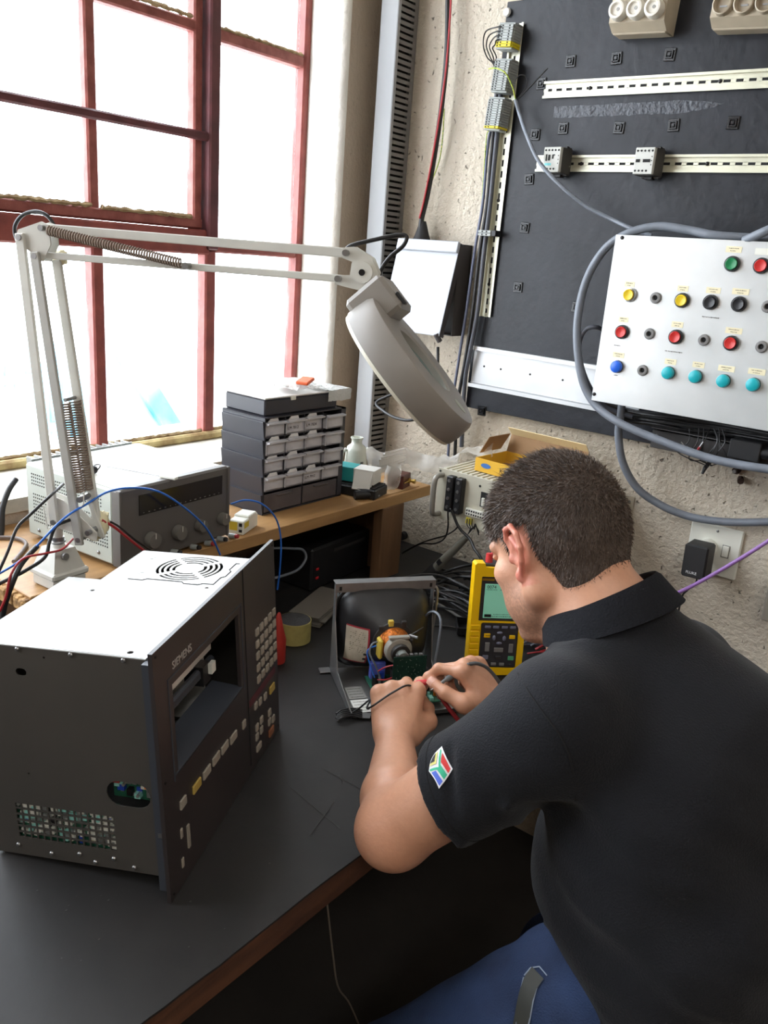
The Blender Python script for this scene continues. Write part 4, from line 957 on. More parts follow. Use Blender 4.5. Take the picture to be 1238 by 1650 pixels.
# inside: chassis, slanting bracket, boards behind the grille
mb = MB(); mb.box((0.150, 0.050, 0.262), (0.24, 0.002, 0.085)); mb.box((0.265, 0.11, 0.20), (0.002, 0.10, 0.20)); mb.build('inner_wall', mat('inner_wall_lit', (226, 222, 214), 0.5), unit)  # near-white colour makes the interior look lit
mb = MB(); mb.box((0.15, 0.04, 0.163), (0.23, 0.05, 0.002), Matrix.Rotation(0.10, 4, 'X')); mb.box((0.15, 0.044, 0.208), (0.22, 0.010, 0.016), ch=0.003); mb.build('inner_shelf', m_bezel2, unit)
mb = MB(); mb.box((0.22, 0.05, 0.205), (0.025, 0.03, 0.030)); mb.build('inner_clip', m_black, unit); mb = MB(); mb.box((0.232, 0.032, 0.21), (0.014, 0.006, 0.016)); mb.build('inner_connector', m_white_pl, unit)
Mp = Matrix.Translation((INS+0.0105, 0, 0)) @ Matrix(((0, 0, -1, 0), (-1, 0, 0, 0), (0, 1, 0, 0), (0, 0, 0, 1)))
mb = MB(); mb.box((-0.155, 0.075, -0.001), (0.150, 0.07, 0.002), Mp); inner = mb.build('inner_board', m_pcb, unit)
populate(inner, Mp, -0.226, 0.045, -0.082, 0.103, 150, 4, 0.0065, [9, 1.5, 0.8, 4, 1.2, 5, 0])  # mostly white and cyan parts, standing in for glints behind the grille
mb = MB(); mb.box((-0.060, 0.135, -0.014), (0.066, 0.044, 0.002), Mp); inner = mb.build('inner_board', m_pcb, unit)
populate(inner, Matrix.Translation((0.014, 0, 0)) @ Mp, -0.088, 0.118, -0.032, 0.152, 26, 9, 0.009, [1, 2, 0.6, 1.5, 0.2, 3, 0], (0.004, 0.012))
mb = MB(); mb.box((-0.083, 0.148, -0.003), (0.012, 0.012, 0.006), Mp); mb.build('red_part', mat('part_red', (170, 56, 60), 0.4), unit)
mb = MB(); mb.cyl((-0.040, 0.140, 0.0), (-0.040, 0.152, 0.0), 0.0025, n=8, M=Mp); mb.build('orange_part', comp_m[6], unit)
mb = MB(); mb.box((0.014, 0.013, 0.091), (0.010, 0.006, 0.006)); mb.build('frame_tab', m_screw, unit)

# ------------------------------------------------------------------ bench power supply
m_psu = mat('psu_side_grey', (178, 184, 176), 0.5, var=(6, 0.06)); m_psu_f = mat('psu_front_grey', (92, 88, 84), 0.5); m_psu_t = mat('psu_top_cream', (206, 204, 192), 0.45)
MPS = rz((0.220, -0.957, 0.9755), 5); psu = thing('power_supply', 'grey bench power supply with perforated side and dark digital display', 'power supply', MPS)
px_, py_, pz_ = 0.270, 0.272, 0.142; zf = 0.008
mb = MB(); mb.box((-0.010, 0, zf+pz_/2), (px_-0.020, py_-0.004, pz_), ch=0.004); mb.build('case', [m_psu], psu, smooth=25)
mb = MB(); mb.box((0, 0, zf+pz_+0.0008), (px_-0.03, py_-0.016, 0.0016), ch=0.0005); mb.build('lid', m_psu_t, psu)
mb = MB(); mb.box((px_/2-0.011, 0, zf+pz_/2), (0.022, py_, pz_+0.004), ch=0.004)
for s in (-1, 1): mb.box((px_/2-0.002, s*(py_/2-0.003), zf+pz_/2), (0.010, 0.006, pz_+0.003), ch=0.001)
mb.build('front_bezel', m_psu_f, psu, smooth=25)
def PF(x, y): return LF(MPS, x, y, 0, px_/2+0.001)
a = PF(228, 812); b = PF(228, 842); c = PF(360, 778)
yl, yr_, zt, zb = -0.092, 0.116, zf+0.128, zf+0.090
mb = MB(); mb.box((px_/2+0.0005, (yl+yr_)/2, (zt+zb)/2), (0.002, yr_-yl, zt-zb), ch=0.0005); mb.build('display', mat('display_black_glass', (26, 22, 22), 0.15), psu)
mb = MB(); r_ = random.Random(3)
for i in range(16):
    y = yl+0.01+(yr_-yl-0.02)*i/15; mb.box((px_/2+0.0017, y, zb+0.004), (0.0004, 0.005*r_.uniform(.4, 1), 0.0012))
mb.build('print', mat('grey_print', (130, 124, 118), 0.6), psu, kind='stuff')
m_knob = mat('knob_grey', (108, 104, 98), 0.5)
for (x, y, r) in ((243, 869, 0.0155), (286, 857, 0.0145), (321, 846, 0.0125), (357, 835, 0.0125)):
    p = PF(x, y); mb = MB(); Mk = Matrix.Translation((px_/2+0.001, p.y, p.z)) @ Matrix.Rotation(math.radians(90), 4, 'Y')
    mb.lathe([(r, 0), (r*0.98, 0.010), (r*0.9, 0.014), (0.001, 0.0145)], 22, M=Mk); mb.box((-r*0.6, 0, 0.0147), (r*0.7, 0.001, 0.0008), Mk, mi=1); mb.build('knob', [m_knob, m_white_pl], psu, smooth=40)
for (x, y, col) in ((309, 881, 0), (332, 875, 1), (352, 868, 0), (370, 863, 1), (278, 889, 0)):
    p = PF(x, y); mb = MB(); Mk = Matrix.Translation((px_/2+0.001, p.y, p.z)) @ Matrix.Rotation(math.radians(80), 4, 'Y')
    mb.lathe([(0.0055, 0), (0.0055, 0.012), (0.0045, 0.018), (0.001, 0.018)], 12, M=Mk); mb.lathe([(0.0048, 0.018), (0.0045, 0.023), (0.001, 0.024)], 12, mi=1, M=Mk); mb.build('binding_post', [m_term, m_redwire if col else m_blackcable], psu, smooth=40)
mb = MB()
def PS(x, y): return LF(MPS, x, y, 1, -py_/2)
for (z0, z1, nr, x0, x1) in ((zf+0.105, zf+0.124, 4, -0.115, 0.085), (zf+0.032, zf+0.085, 9, -0.112, 0.100)):
    nc = int((x1-x0)/0.0058)
    for i in range(nc):
        for j in range(nr):
            x = x0+(x1-x0)*i/(nc-1); z = z0+(z1-z0)*j/(nr-1); mb.box((x, -py_/2+0.0018, z), (0.0024, 0.0006, 0.0026))
mb.build('vent_holes', m_slot, psu, kind='stuff')
for (x, z) in ((-0.10, 0.022), (0.075, 0.024)):
    mb = MB(); mb.lathe([(0.004, 0), (0.003, 0.002), (0.001, 0.003)], 10, M=Matrix.Translation((x, -py_/2+0.002, z)) @ Matrix.Rotation(math.radians(90), 4, 'X')); mb.build('screw', m_screw, psu, smooth=30)
for x in (-0.11, 0.10):
    for y in (-0.10, 0.10): mb = MB(); mb.cyl((x, y, 0), (x, y, zf), 0.009, n=12); mb.build('foot', m_black, psu)
# rear heat sink fins
for i in range(15):
    mb = MB(); mb.box((-px_/2-0.012, -0.112+0.016*i, zf+0.078), (0.026, 0.0035, 0.135)); mb.build('heat_sink_fin', m_galv, psu)
mb = MB(); mb.box((-px_/2-0.0005, 0, zf+0.078), (0.002, 0.24, 0.135)); mb.build('heat_sink_plate', m_galv, psu)
# bits lying on the power supply
zt_ = 0.9755+zf+pz_+0.0017
p = W(150, 757, 2, zt_+0.008); t = thing('cable_clip', 'small black round plug with bent prong lying on the power supply top', 'plug', Matrix.Translation((p.x, p.y, zt_)))
mb = MB(); mb.sphere((0, 0, 0.008), (0.009, 0.009, 0.008), 14); mb.cyl((-0.002, -0.006, 0.006), (-0.006, -0.022, 0.006), 0.004, n=10); mb.build('body', m_black, t, smooth=60)
mb = MB(); mb.tube([(0.010*math.cos(a), 0.003+0.010*math.sin(a), 0.010+0.006*math.sin(a)) for a in [math.radians(d) for d in range(-60, 200, 20)]], 0.0012, 6); mb.tube(catmull([(-0.010, -0.012, 0.010), (-0.02, -0.012, 0.014), (-0.028, -0.002, 0.015), (-0.018, 0.010, 0.016)], 4), 0.0012, 6); mb.build('prong', m_darkscrew, t, smooth=60)
a = W(170, 752, 2, zt_); b = W(272, 771, 2, zt_); t = thing('steel_rule', 'thin steel rod with a flat white end lying across the power supply top', 'rod', frame((a+b)/2+Vector((0, 0, 0.0016)), b-a, z=(0, 0, 1))); L_ = (b-a).length
mb = MB(); mb.cyl((-L_/2, 0, 0), (L_/2, 0, 0), 0.0012, n=8); mb.build('rod', m_screw, t); mb = MB(); mb.box((L_/2, 0.0, 0.0012), (0.034, 0.012, 0.005), Matrix.Rotation(0.0, 4, 'Z'), ch=0.001); mb.build('flat_end', m_white_pl, t)

# ------------------------------------------------------------------ drawer cabinet
m_cab = mat('cabinet_black_plastic', (52, 52, 60), 0.45, var=(10, 0.1)); m_drw = mat('drawer_milky', (206, 204, 208), 0.35, var=(25, 0.2), rgb2=(182, 180, 188)); m_drw_d = mat('drawer_smoky', (92, 86, 88), 0.35, var=(20, 0.2)); m_tab = mat('drawer_tab', (240, 238, 236), 0.4)
CX0, CX1, CY0, CY1, CZ0, CZ1 = 0.140, 0.278, -0.655, -0.390, 0.9755, 1.196
cab = thing('drawer_cabinet', 'black small-parts cabinet with rows of milky plastic drawers on the shelf', 'cabinet', Matrix.Translation((0, 0, 0)))
mb = MB(); wt = 0.003
mb.box(((CX0+CX1)/2, CY0+wt/2, (CZ0+CZ1)/2), (CX1-CX0, wt, CZ1-CZ0)); mb.box(((CX0+CX1)/2, CY1-0.008, (CZ0+CZ1)/2), (CX1-CX0, 0.016, CZ1-CZ0)); mb.box(((CX0+CX1)/2, (CY0+CY1)/2, CZ1-wt/2), (CX1-CX0, CY1-CY0, wt)); mb.box(((CX0+CX1)/2, (CY0+CY1)/2, CZ0+wt/2), (CX1-CX0, CY1-CY0, wt)); mb.box((CX0+wt/2, (CY0+CY1)/2, (CZ0+CZ1)/2), (wt, CY1-CY0, CZ1-CZ0))
zl = CZ0+0.052; rowh = (CZ1-zl-0.004)/4
for j in range(4): mb.box(((CX0+CX1)/2, (CY0+CY1)/2-0.006, zl+rowh*j), (CX1-CX0-0.004, CY1-CY0-0.018, 0.002))
colw = (CY1-CY0-0.020)/4
for i in range(1, 4): mb.box(((CX0+CX1)/2, CY0+0.003+colw*i, (zl+CZ1)/2), (CX1-CX0-0.004, 0.0016, CZ1-zl))
mb.box(((CX0+CX1)/2, CY0+0.003+colw*2, (zl+CZ0)/2), (CX1-CX0-0.004, 0.0016, zl-CZ0)); mb.build('carcass', m_cab, cab)
for j in range(5):
    z1 = CZ0+0.006+(CZ1-CZ0-0.014)*(j+1)/5; z0 = CZ0+0.006+(CZ1-CZ0-0.014)*j/5
    mb = MB(); mb.prism([(CY0, z0), (CY0-0.0045, z1-0.002), (CY0-0.0045, z1), (CY0, z1)], CX0+0.002, CX1-0.001, M=Matrix(((0, 0, 1, 0), (1, 0, 0, 0), (0, 1, 0, 0), (0, 0, 0, 1)))); mb.build('side_rib', m_cab, cab)
mbd = MB(); w, h = colw-0.004, rowh-0.009
mbd.box((-0.0015, 0, h/2), (0.003, w, h), ch=0.0008); mbd.box((-0.055, 0, 0.002), (0.11, w-0.004, 0.0015)); mbd.box((-0.055, w/2-0.003, h*0.35), (0.11, 0.0012, h*0.7)); mbd.box((-0.055, -w/2+0.003, h*0.35), (0.11, 0.0012, h*0.7)); mbd.prism([(0, h), (0.010, h-0.001), (0.010, h-0.004), (0, h-0.008)], -w/2, w/2, M=Matrix(((1, 0, 0, 0), (0, 0, -1, 0), (0, 1, 0, 0), (0, 0, 0, 1))))
mbt = MB(); mbt.prism([(-w*0.32, 0), (w*0.24, 0), (w*0.14, 0.0085), (-w*0.22, 0.0085)], -0.0008, 0.0008, M=Matrix(((0, 0, 1, 0), (1, 0, 0, 0), (0, 1, 0, 0), (0, 0, 0, 1))))
pd = None; r_ = random.Random(12)
labels = {(1, 3): 'LM 7812', (2, 3): 'LM 7824', (2, 0): 'LM 7912'}
for j in range(4):
    for i in range(4):
        M_ = Matrix.Translation((CX1-0.003+r_.uniform(0.0, 0.007)+(0.006 if i == 3 else 0), CY0+0.003+colw*(i+0.5), zl+rowh*j+0.002))
        if pd is None: o = mbd.build('drawer', m_drw, cab, smooth=25); pd = o; td = mbt.build('index_tab', m_tab, o, M=Matrix.Translation((-0.004, 0, h)) @ Matrix.Rotation(0.35, 4, 'Y'))
        else:
            o = pd.copy(); scene.collection.objects.link(o); o.parent = cab
            if i < 3 and (i, j) != (2, 1):
                q = td.copy(); scene.collection.objects.link(q); q.parent = o
        o.matrix_local = M_
        if (i, j) in labels:
            text('handwriting', labels[(i, j)], 0.0095, m_ink, o, Matrix.Translation((0.0004, -w*0.42, h*0.32)) @ Matrix.Rotation(math.radians(90), 4, 'Z') @ Matrix.Rotation(math.radians(90), 4, 'X'), 0.0001)
for i in range(2):
    mb = MB(); yc = CY0+0.003+colw*2*(i+0.5); mb.box((CX1-0.001, yc, (CZ0+zl)/2), (0.003, colw*2-0.005, zl-CZ0-0.010), ch=0.001); mb.box((CX1+0.003, yc, zl-0.010), (0.008, 0.05, 0.003), ch=0.001); mb.build('wide_drawer', m_drw_d, cab, smooth=25)
# flat case on top of the cabinet
t = thing('flat_case', 'shallow dark storage case with pale lid on top of the drawer cabinet', 'case', Matrix.Translation((0, 0, 0)))
zc = CZ1+0.0005; mb = MB(); mb.box((0.202, -0.528, zc+0.018), (0.130, 0.235, 0.036), ch=0.003); mb.build('base', m_cab, t, smooth=25)
mb = MB(); mb.box((0.202, -0.528, zc+0.0385), (0.132, 0.237, 0.004), ch=0.0015); mb.build('lid', mat('case_lid_pale', (206, 204, 200), 0.25), t, smooth=25)
mb = MB(); mb.box((0.267, -0.560, zc+0.034), (0.004, 0.016, 0.009), ch=0.001); mb.build('catch', m_white_pl, t)
# bubble wrap draped over the right part, crumpled bag, orange scrap
def crumple(name, label, cat, M, nx, ny, fn, m, seed, amp, freq, kind=None, thick=0.0004):
    vs = []; fs = []
    for i in range(nx+1):
        for j in range(ny+1):
            u, v = i/nx, j/ny; p = Vector(fn(u, v)); q = p*freq+Vector((seed, seed*1.7, 0))
            d = noise.noise(q)+0.5*abs(noise.noise(q*2.3))*2+0.25*noise.noise(q*5.1); p = p+Vector((noise.noise(q+Vector((9, 0, 0))), noise.noise(q+Vector((0, 9, 0))), d))*amp
            vs.append(p)
    for i in range(nx):
        for j in range(ny): a = i*(ny+1)+j; fs.append((a, a+1, a+ny+2, a+ny+1))
    mb = MB(); mb.add(vs, fs); o = mb.build(name, m, smooth=50, M=M)
    return tag(o, label, cat)
m_wrap = mat('bubble_wrap', (214, 216, 214), 0.12, alpha=0.85, bump=(160, 0.8)); m_poly = mat('clear_poly_bag', (232, 230, 226), 0.10, alpha=0.38, spec=0.9)
m_wrap_f = mat('bubble_wrap_film', (200, 200, 200), 0.1)
def wrapf(u, v):
    x = 0.145+0.145*u; z = zc+0.044
    if u > 0.93: x = 0.275+0.003; z = zc+0.044-(u-0.93)/0.07*0.026
    return (x, -0.455+0.080*v, z)
crumple('bubble_wrap', 'strip of clear bubble wrap folded over the right end of the flat case', 'packaging', None, 46, 16, wrapf, m_wrap, 3.0, 0.0016, 120)
crumple('crumpled_film', 'crumpled pale plastic film lying on the flat case lid', 'packaging', None, 26, 20, lambda u, v: (0.145+0.11*u, -0.56+0.115*v, zc+0.050+0.014*math.sin(math.pi*u)*math.sin(math.pi*v)), m_wrap, 8.0, 0.006, 45)
p = W(492, 620, 2, zc+0.06); t = thing('orange_packet', 'small orange packet lying on the crumpled film on the case', 'packet', rz((p.x, p.y, zc+0.064), 20)); mb = MB(); mb.box((0, 0, 0.005), (0.03, 0.040, 0.008), Matrix.Rotation(0.2, 4, 'X'), ch=0.002); mb.build('packet', mat('orange_foil', (224, 98, 50), 0.4), t)
# bits: white bulge of film over packet etc.

# ------------------------------------------------------------------ small white mains filter box in front of the cabinet
a = W(380, 857, 2, 0.976); b = W(437, 858, 2, 0.976)
p = W(408, 858, 2, 0.976)
t = thing('white_module', 'small white moulded module with yellow and black label in front of the cabinet', 'module', rz((0.322, -0.750, 0.9755), 24))
mb = MB(); mb.box((0, 0, 0.015), (0.034, 0.074, 0.030), ch=0.002); mb.box((0, 0.010, 0.031), (0.034, 0.040, 0.008), ch=0.002); mb.build('body', m_white_pl, t, smooth=25)
mb = MB(); mb.box((-0.006, -0.0372, 0.018), (0.018, 0.0006, 0.018), None, 0); mb.box((0.0172, -0.022, 0.020), (0.0006, 0.022, 0.012)); mb.build('yellow_label', mat('yellow_label', (222, 196, 60), 0.5), t)
mb = MB(); mb.box((0.010, -0.0374, 0.022), (0.007, 0.0006, 0.007)); mb.box((0.010, -0.0374, 0.009), (0.007, 0.0006, 0.006)); mb.build('black_square', m_black, t)
# ceramic jar-like insulator
p = W(567, 740, 2, 0.976)
t = thing('white_ceramic_insulator', 'white glazed ceramic piece with narrow neck and side lugs behind the cabinet', 'insulator', Matrix.Translation((0.212, -0.262, 0.9755)))
mb = MB(); mb.lathe([(0.030, 0), (0.031, 0.012), (0.0295, 0.05), (0.027, 0.085), (0.024, 0.094), (0.014, 0.102), (0.0135, 0.112), (0.0165, 0.116), (0.0165, 0.119), (0.0125, 0.119), (0.0115, 0.105)], 28); mb.build('body', mat('glazed_ceramic', (206, 208, 196), 0.2), t, smooth=50)
mb = MB(); mb.lathe([(0.0315, 0), (0.0325, 0.012), (0.0312, 0.020)], 28, cap=False); mb.build('blue_band', mat('blue_glaze', (60, 70, 150), 0.25), t, smooth=50)
for s in (-1, 1):
    mb = MB(); mb.tube(catmull([(0.014*s, 0.024*s, 0.088), (0.020*s, 0.034*s, 0.075), (0.020*s, 0.034*s, 0.03), (0.015*s, 0.026*s, 0.02)], 5), 0.005, 8); mb.build('lug', m_white_pl, t, smooth=50)
mb = MB(); mb.box((0.028, -0.008, 0.055), (0.002, 0.009, 0.009), Matrix.Rotation(0.0, 4, 'X')); mb.build('diamond_mark', mat('mark_grey', (90, 92, 88), 0.5), t)
# teal and white carton
Mx = rz((0.282, -0.335, 0.9755+0.030), -72)
t = thing('teal_carton', 'teal and white small carton lying on the black case beside the cabinet', 'carton', Mx)
mb = MB(); mb.box((0.0, -0.028, 0.019), (0.050, 0.052, 0.036), ch=0.001); mb.build('teal_half', mat('teal_card', (40, 150, 150), 0.5), t)
mb = MB(); mb.box((0.0, 0.026, 0.019), (0.050, 0.056, 0.036), ch=0.001); mb.build('white_half', mat('white_card', (222, 220, 214), 0.5), t)
mb = MB(); mb.prism([(0.0255, 0.034), (0.0255, 0.0), (0.042, -0.012), (0.044, -0.010)], 0.004, 0.050, M=Matrix(((1, 0, 0, 0), (0, 0, 1, 0), (0, 1, 0, 0), (0, 0, 0, 1)))); mb.build('end_flap', mat('white_card', (222, 220, 214), 0.5), t)
mb = MB(); r_ = random.Random(6); Mq = Matrix.Translation((0.0254, 0, 0)) @ Matrix(((0, 0, 1, 0), (1, 0, 0, 0), (0, 1, 0, 0), (0, 0, 0, 1)))
for z in (0.026, 0.020, 0.015): scribble(mb, 0.010, z, 0.040, 0.0004, 0.003, r_, M=Mq)
mb.build('print', m_ink, t, kind='stuff')
t = thing('black_case', 'open-topped black plastic case under the teal carton', 'case', rz((0.288, -0.338, 0.9755), -76))
mb = MB(); mb.box((0, 0, 0.0125), (0.075, 0.130, 0.025), ch=0.003); mb.build('base', m_black, t, smooth=25)
mb = MB(); mb.box((-0.002, 0.0, 0.0265), (0.066, 0.120, 0.003), ch=0.001); mb.build('lid', m_black_matt, t)
t = thing('black_pen_torch', 'short black cylinder with silver tip lying beside the cabinet on the shelf', 'torch', rz((0.332, -0.372, 0.9755+0.011), 60)); mb = MB(); mb.cyl((-0.02, 0, 0), (0.022, 0, 0), 0.011, n=16); mb.build('barrel', m_black, t, smooth=40)
mb = MB(); mb.cyl((0.022, 0, -0.003), (0.046, 0, -0.005), 0.005, 0.003, n=12); mb.build('tip', m_screw, t, smooth=40)
# clear plastic bag
def bagf(u, v):
    A = Vector((0.245, -0.255, 1.070)); B = Vector((0.54, -0.125, 1.128)); c = A.lerp(B, u); w = 0.050+0.015*math.sin(3*u)
    off = (v-0.5)*2
    sag = -0.035*math.sin(math.pi*u)-0.035*(off*off); down = -0.045*max(0, off)*(1-u)
    q = c+Vector((0.55, -0.85, 0)).normalized()*off*w*(1-0.45*u)+Vector((0, 0, sag+down))
    if q.x > 0.29: q.y = max(q.y, -0.142-0.25*max(0, 0.33-q.x)); q.z = max(q.z, 1.015)
    if q.x < 0.375: q.z = max(q.z, 0.992 if q.y > -0.30 else 1.062)
    if q.x > 0.45: q.z = max(q.z, 1.084)
    return q
crumple('plastic_bag', 'crumpled clear plastic bag stretching from the shelf to the rack unit', 'bag', None, 70, 34, bagf, m_poly, 2.0, 0.009, 22)
crumple('plastic_bag_end', 'bunched open end of a clear plastic bag hanging over the shelf edge', 'bag', None, 26, 34, lambda u, v: (0.322+0.018*math.cos(v*6.28)+0.010*u, -0.250+0.022*math.sin(v*6.28), 0.981+0.060*u), m_poly, 6.0, 0.006, 40)
# brown terminal block with brass screw
p = W(652, 785, 2, 0.976)
t = thing('brown_terminal_block', 'dark red-brown wooden block with brass terminal screw at the shelf end', 'block', rz((p.x-0.014, p.y-0.008, 0.9755), 14))
mb = MB(); mb.box((0, 0, 0.019), (0.045, 0.050, 0.038), ch=0.002); mb.build('block', wood_mat('mahogany', (92, 40, 32), (70, 30, 26), 8, 0.4), t)
mb = MB(); Mb = Matrix.Translation((0.0225, 0.014, 0.018)) @ Matrix.Rotation(math.radians(90), 4, 'Y'); mb.lathe([(0.007, 0), (0.007, 0.004), (0.004, 0.005), (0.004, 0.012), (0.006, 0.012), (0.006, 0.018), (0.001, 0.018)], 14, M=Mb); mb.tube([(0.024, -0.02, 0.018), (0.028, 0.0, 0.020), (0.030, 0.014, 0.018)], 0.0015, 6); mb.build('brass_terminal', mat('brass', (190, 160, 84), 0.3, 0.9), t, smooth=40)
# sheet of brown card under the bag
t = MB().box((0.300, -0.235, 0.9762), (0.10, 0.15, 0.0012), None).build('card_sheet', mat('brown_card', (178, 142, 100), 0.8)); tag(t, 'small sheet of brown card under the bag end at the shelf edge', 'card')

# ------------------------------------------------------------------ rack unit beside the shelf with an open yellow carton on it
m_rack = mat('rack_front_cream', (206, 202, 184), 0.45, var=(8, 0.06)); m_vent = mat('rack_top_perforated', (190, 184, 160), 0.5)
rx0, rz0, rz1, ry = 0.468, 0.940, 1.068, -0.252
rack = thing('rack_unit', 'cream rack-mount unit with handle and black terminal strips behind the head', 'rack unit', Matrix.Translation((0, 0, 0)))
RW = 0.36
mb = MB(); mb.box((rx0+RW/2, ry/2-0.002, (rz0+rz1)/2), (RW-0.012, -ry-0.006, rz1-rz0-0.008)); mb.build('case', m_vent, rack)
mb = MB(); mb.box((rx0+RW/2, ry+0.0015, (rz0+rz1)/2), (RW, 0.003, rz1-rz0), ch=0.0008); mb.build('front', m_rack, rack)
for i in range(24):
    mb = MB(); mb.box((rx0+0.012+i*0.0145, (ry-0.006)/2, rz1-0.0025), (0.0085, -ry-0.03, 0.003), ch=0.0008); mb.build('vent_bar', m_rack, rack)
mb = MB(); mb.tube(catmull([(rx0+0.014, ry, rz1-0.016), (rx0+0.012, ry-0.022, rz1-0.018), (rx0+0.012, ry-0.030, rz1-0.034), (rx0+0.012, ry-0.030, rz0+0.032), (rx0+0.012, ry-0.022, rz0+0.016), (rx0+0.014, ry, rz0+0.014)], 6), 0.0065, 10); mb.build('handle', mat('handle_grey', (150, 146, 138), 0.4, 0.3), rack, smooth=50)
for dx in (0.048, 0.074):
    mb = MB(); mb.box((rx0+dx, ry-0.010, (rz0+rz1)/2+0.010), (0.019, 0.020, 0.088), ch=0.002); ts = mb.build('terminal_strip_black', m_black, rack, smooth=25)
    for k in range(4): mb = MB(); mb.cyl((rx0+dx, ry-0.020, rz0+0.042+k*0.022), (rx0+dx, ry-0.0225, rz0+0.042+k*0.022), 0.0042, n=10); mb.build('terminal_screw', m_screw, ts)
mb = MB(); mb.box((rx0+0.137, ry-0.001, rz0+0.078), (0.018, 0.003, 0.036)); mb.build('switch_cutout', m_slot, rack); mb = MB(); mb.box((rx0+0.137, ry-0.004, rz0+0.073), (0.008, 0.006, 0.020), Matrix.Identity(4), ch=0.001); mb.build('switch', m_white_pl, rack)
mb = MB(); mb.box((rx0+0.124, ry-0.004, rz0+0.040), (0.062, 0.008, 0.018), ch=0.001); cn = mb.build('connector', m_white_pl, rack)
mb = MB()
for i in range(9):
    for j in range(2): mb.box((rx0+0.098+i*0.0065, ry-0.0083, rz0+0.036+j*0.008), (0.0035, 0.001, 0.004))
mb.build('contact_hole', m_slot, cn)
for i in range(3): mb = MB(); mb.cyl((rx0+0.100+i*0.007, ry-0.006, rz0+0.026), (rx0+0.100+i*0.007, ry-0.008, rz0+0.012), 0.0028, n=8); mb.build('yellow_sleeve', m_term_y, rack)
for (x, z) in ((rx0+0.006, rz1-0.008), (rx0+0.122, rz0+0.108)): mb = MB(); mb.cyl((x, ry, z), (x, ry-0.001, z), 0.003, n=10); mb.build('hole', m_slot, rack)
# carton
m_ycard = mat('yellow_card', (226, 176, 52), 0.5, var=(10, 0.06)); m_incard = mat('inner_card', (150, 118, 84), 0.8); m_lidcard = mat('lid_card_cream', (228, 208, 160), 0.55)
pcx = W(762, 757, 2, rz1+0.002)
Mc = rz((pcx.x+0.115, pcx.y+0.065, rz1+0.0005), -4)
ct = thing('yellow_carton', 'open yellow cardboard carton on top of the cream rack unit', 'carton', Mc)
w, d, h = 0.22, 0.13, 0.032
for nm, c_, s_ in (('front_wall', (0, -d/2, h/2), (w, 0.0015, h)), ('back_wall', (0, d/2, h/2), (w, 0.0015, h)), ('side_wall', (-w/2, 0, h/2), (0.0015, d, h)), ('side_wall', (w/2, 0, h/2), (0.0015, d, h))):
    mb = MB(); mb.box(c_, s_); mb.box(tuple(Vector(c_)*0.985+Vector((0, 0, 0.001))), (max(s_[0]-0.003, 0.001), max(s_[1]-0.003, 0.001), h-0.001), mi=0); mb.build(nm, m_ycard, ct)
mb = MB(); mb.box((0, 0, 0.001), (w, d, 0.0015)); mb.build('base', m_incard, ct)
Ml = Matrix.Translation((0, d/2, h)) @ Matrix.Rotation(math.radians(72), 4, 'X')
mb = MB(); mb.box((0, 0.022, 0), (w, 0.044, 0.0015), Ml, mi=1); mb.box((0, 0.022, -0.0014), (w-0.002, 0.044, 0.001), Ml, mi=0); mb.build('lid', [m_lidcard, m_incard], ct)
Ml2 = Ml @ Matrix.Translation((0, 0.044, 0)) @ Matrix.Rotation(math.radians(62), 4, 'X'); mb = MB(); mb.box((0, 0.014, 0), (w, 0.028, 0.0015), Ml2); mb.build('tuck_flap', m_lidcard, ct)
mb = MB(); mb.box((-w/2-0.018, 0.02, h+0.018), (0.0015, 0.09, 0.05), Matrix.Translation((-w/2, 0, h)) @ Matrix.Rotation(0.5, 4, 'Y') @ Matrix.Translation((w/2, 0, -h))); mb.build('dust_flap', m_incard, ct)
mb = MB(); mb.box((-0.03, 0.0, h*0.5), (0.004, d*0.9, 0.030), Matrix.Rotation(0.3, 4, 'Z')); mb.build('inner_divider', m_incard, ct)
mb = MB(); mb.cyl((-0.078, -d/2-0.0009, 0.017), (-0.078, -d/2-0.0016, 0.017), 0.006, n=16, M=Matrix.Translation((-0.078, 0, 0)) @ Matrix.Diagonal((2.4, 1, 1, 1)) @ Matrix.Translation((0.078, 0, 0))); mb.build('blue_oval_print', mat('print_blue', (60, 110, 180), 0.5), ct)
text('lettering', 'KT6', 0.016, m_ink, ct, Matrix.Translation((-0.038, -d/2-0.0010, 0.009)) @ Matrix.Rotation(math.radians(90), 4, 'X'), 0.0002)
t = thing('yellow_ball', 'small yellow ball-shaped part inside the open yellow carton', 'ball', Mc @ Matrix.Translation((0.0, -0.028, 0.016))); mb = MB(); mb.sphere((0, 0, 0), 0.0135, 16); mb.build('ball', mat('yellow_plastic', (226, 190, 40), 0.4), t, smooth=60)
# cables below the rack
cable('black_cable', 'black cable hanging from the left terminal strip of the rack unit', [(722, 825, 1, -0.262), (722, 850, 1, -0.24), (716, 868, 1, -0.20), (700, 876, 1, -0.14), (680, 876, 1, -0.13), (662, 884, 1, -0.12), (648, 892, 1, -0.13)], 0.0020, m_blackcable, n=6)
cable('black_cable', 'black cable from the rack terminals sagging left to the wall bracket', [(726, 820, 1, -0.275), (735, 840, 1, -0.24), (737, 850, 1, -0.22), (720, 862, 1, -0.18), (700, 868, 1, -0.14), (676, 876, 1, -0.13), (650, 890, 1, -0.135)], 0.0020, m_blackcable, n=6)
cable('black_cable', 'thicker black cable dropping from the rack unit to the desk', [(728, 822, 1, -0.275), (740, 850, 1, -0.27), (757, 868, 1, -0.27), (765, 885, 1, -0.29), (775, 900, 1, -0.30), (783, 930, 1, -0.30)], 0.0036, m_blackcable)
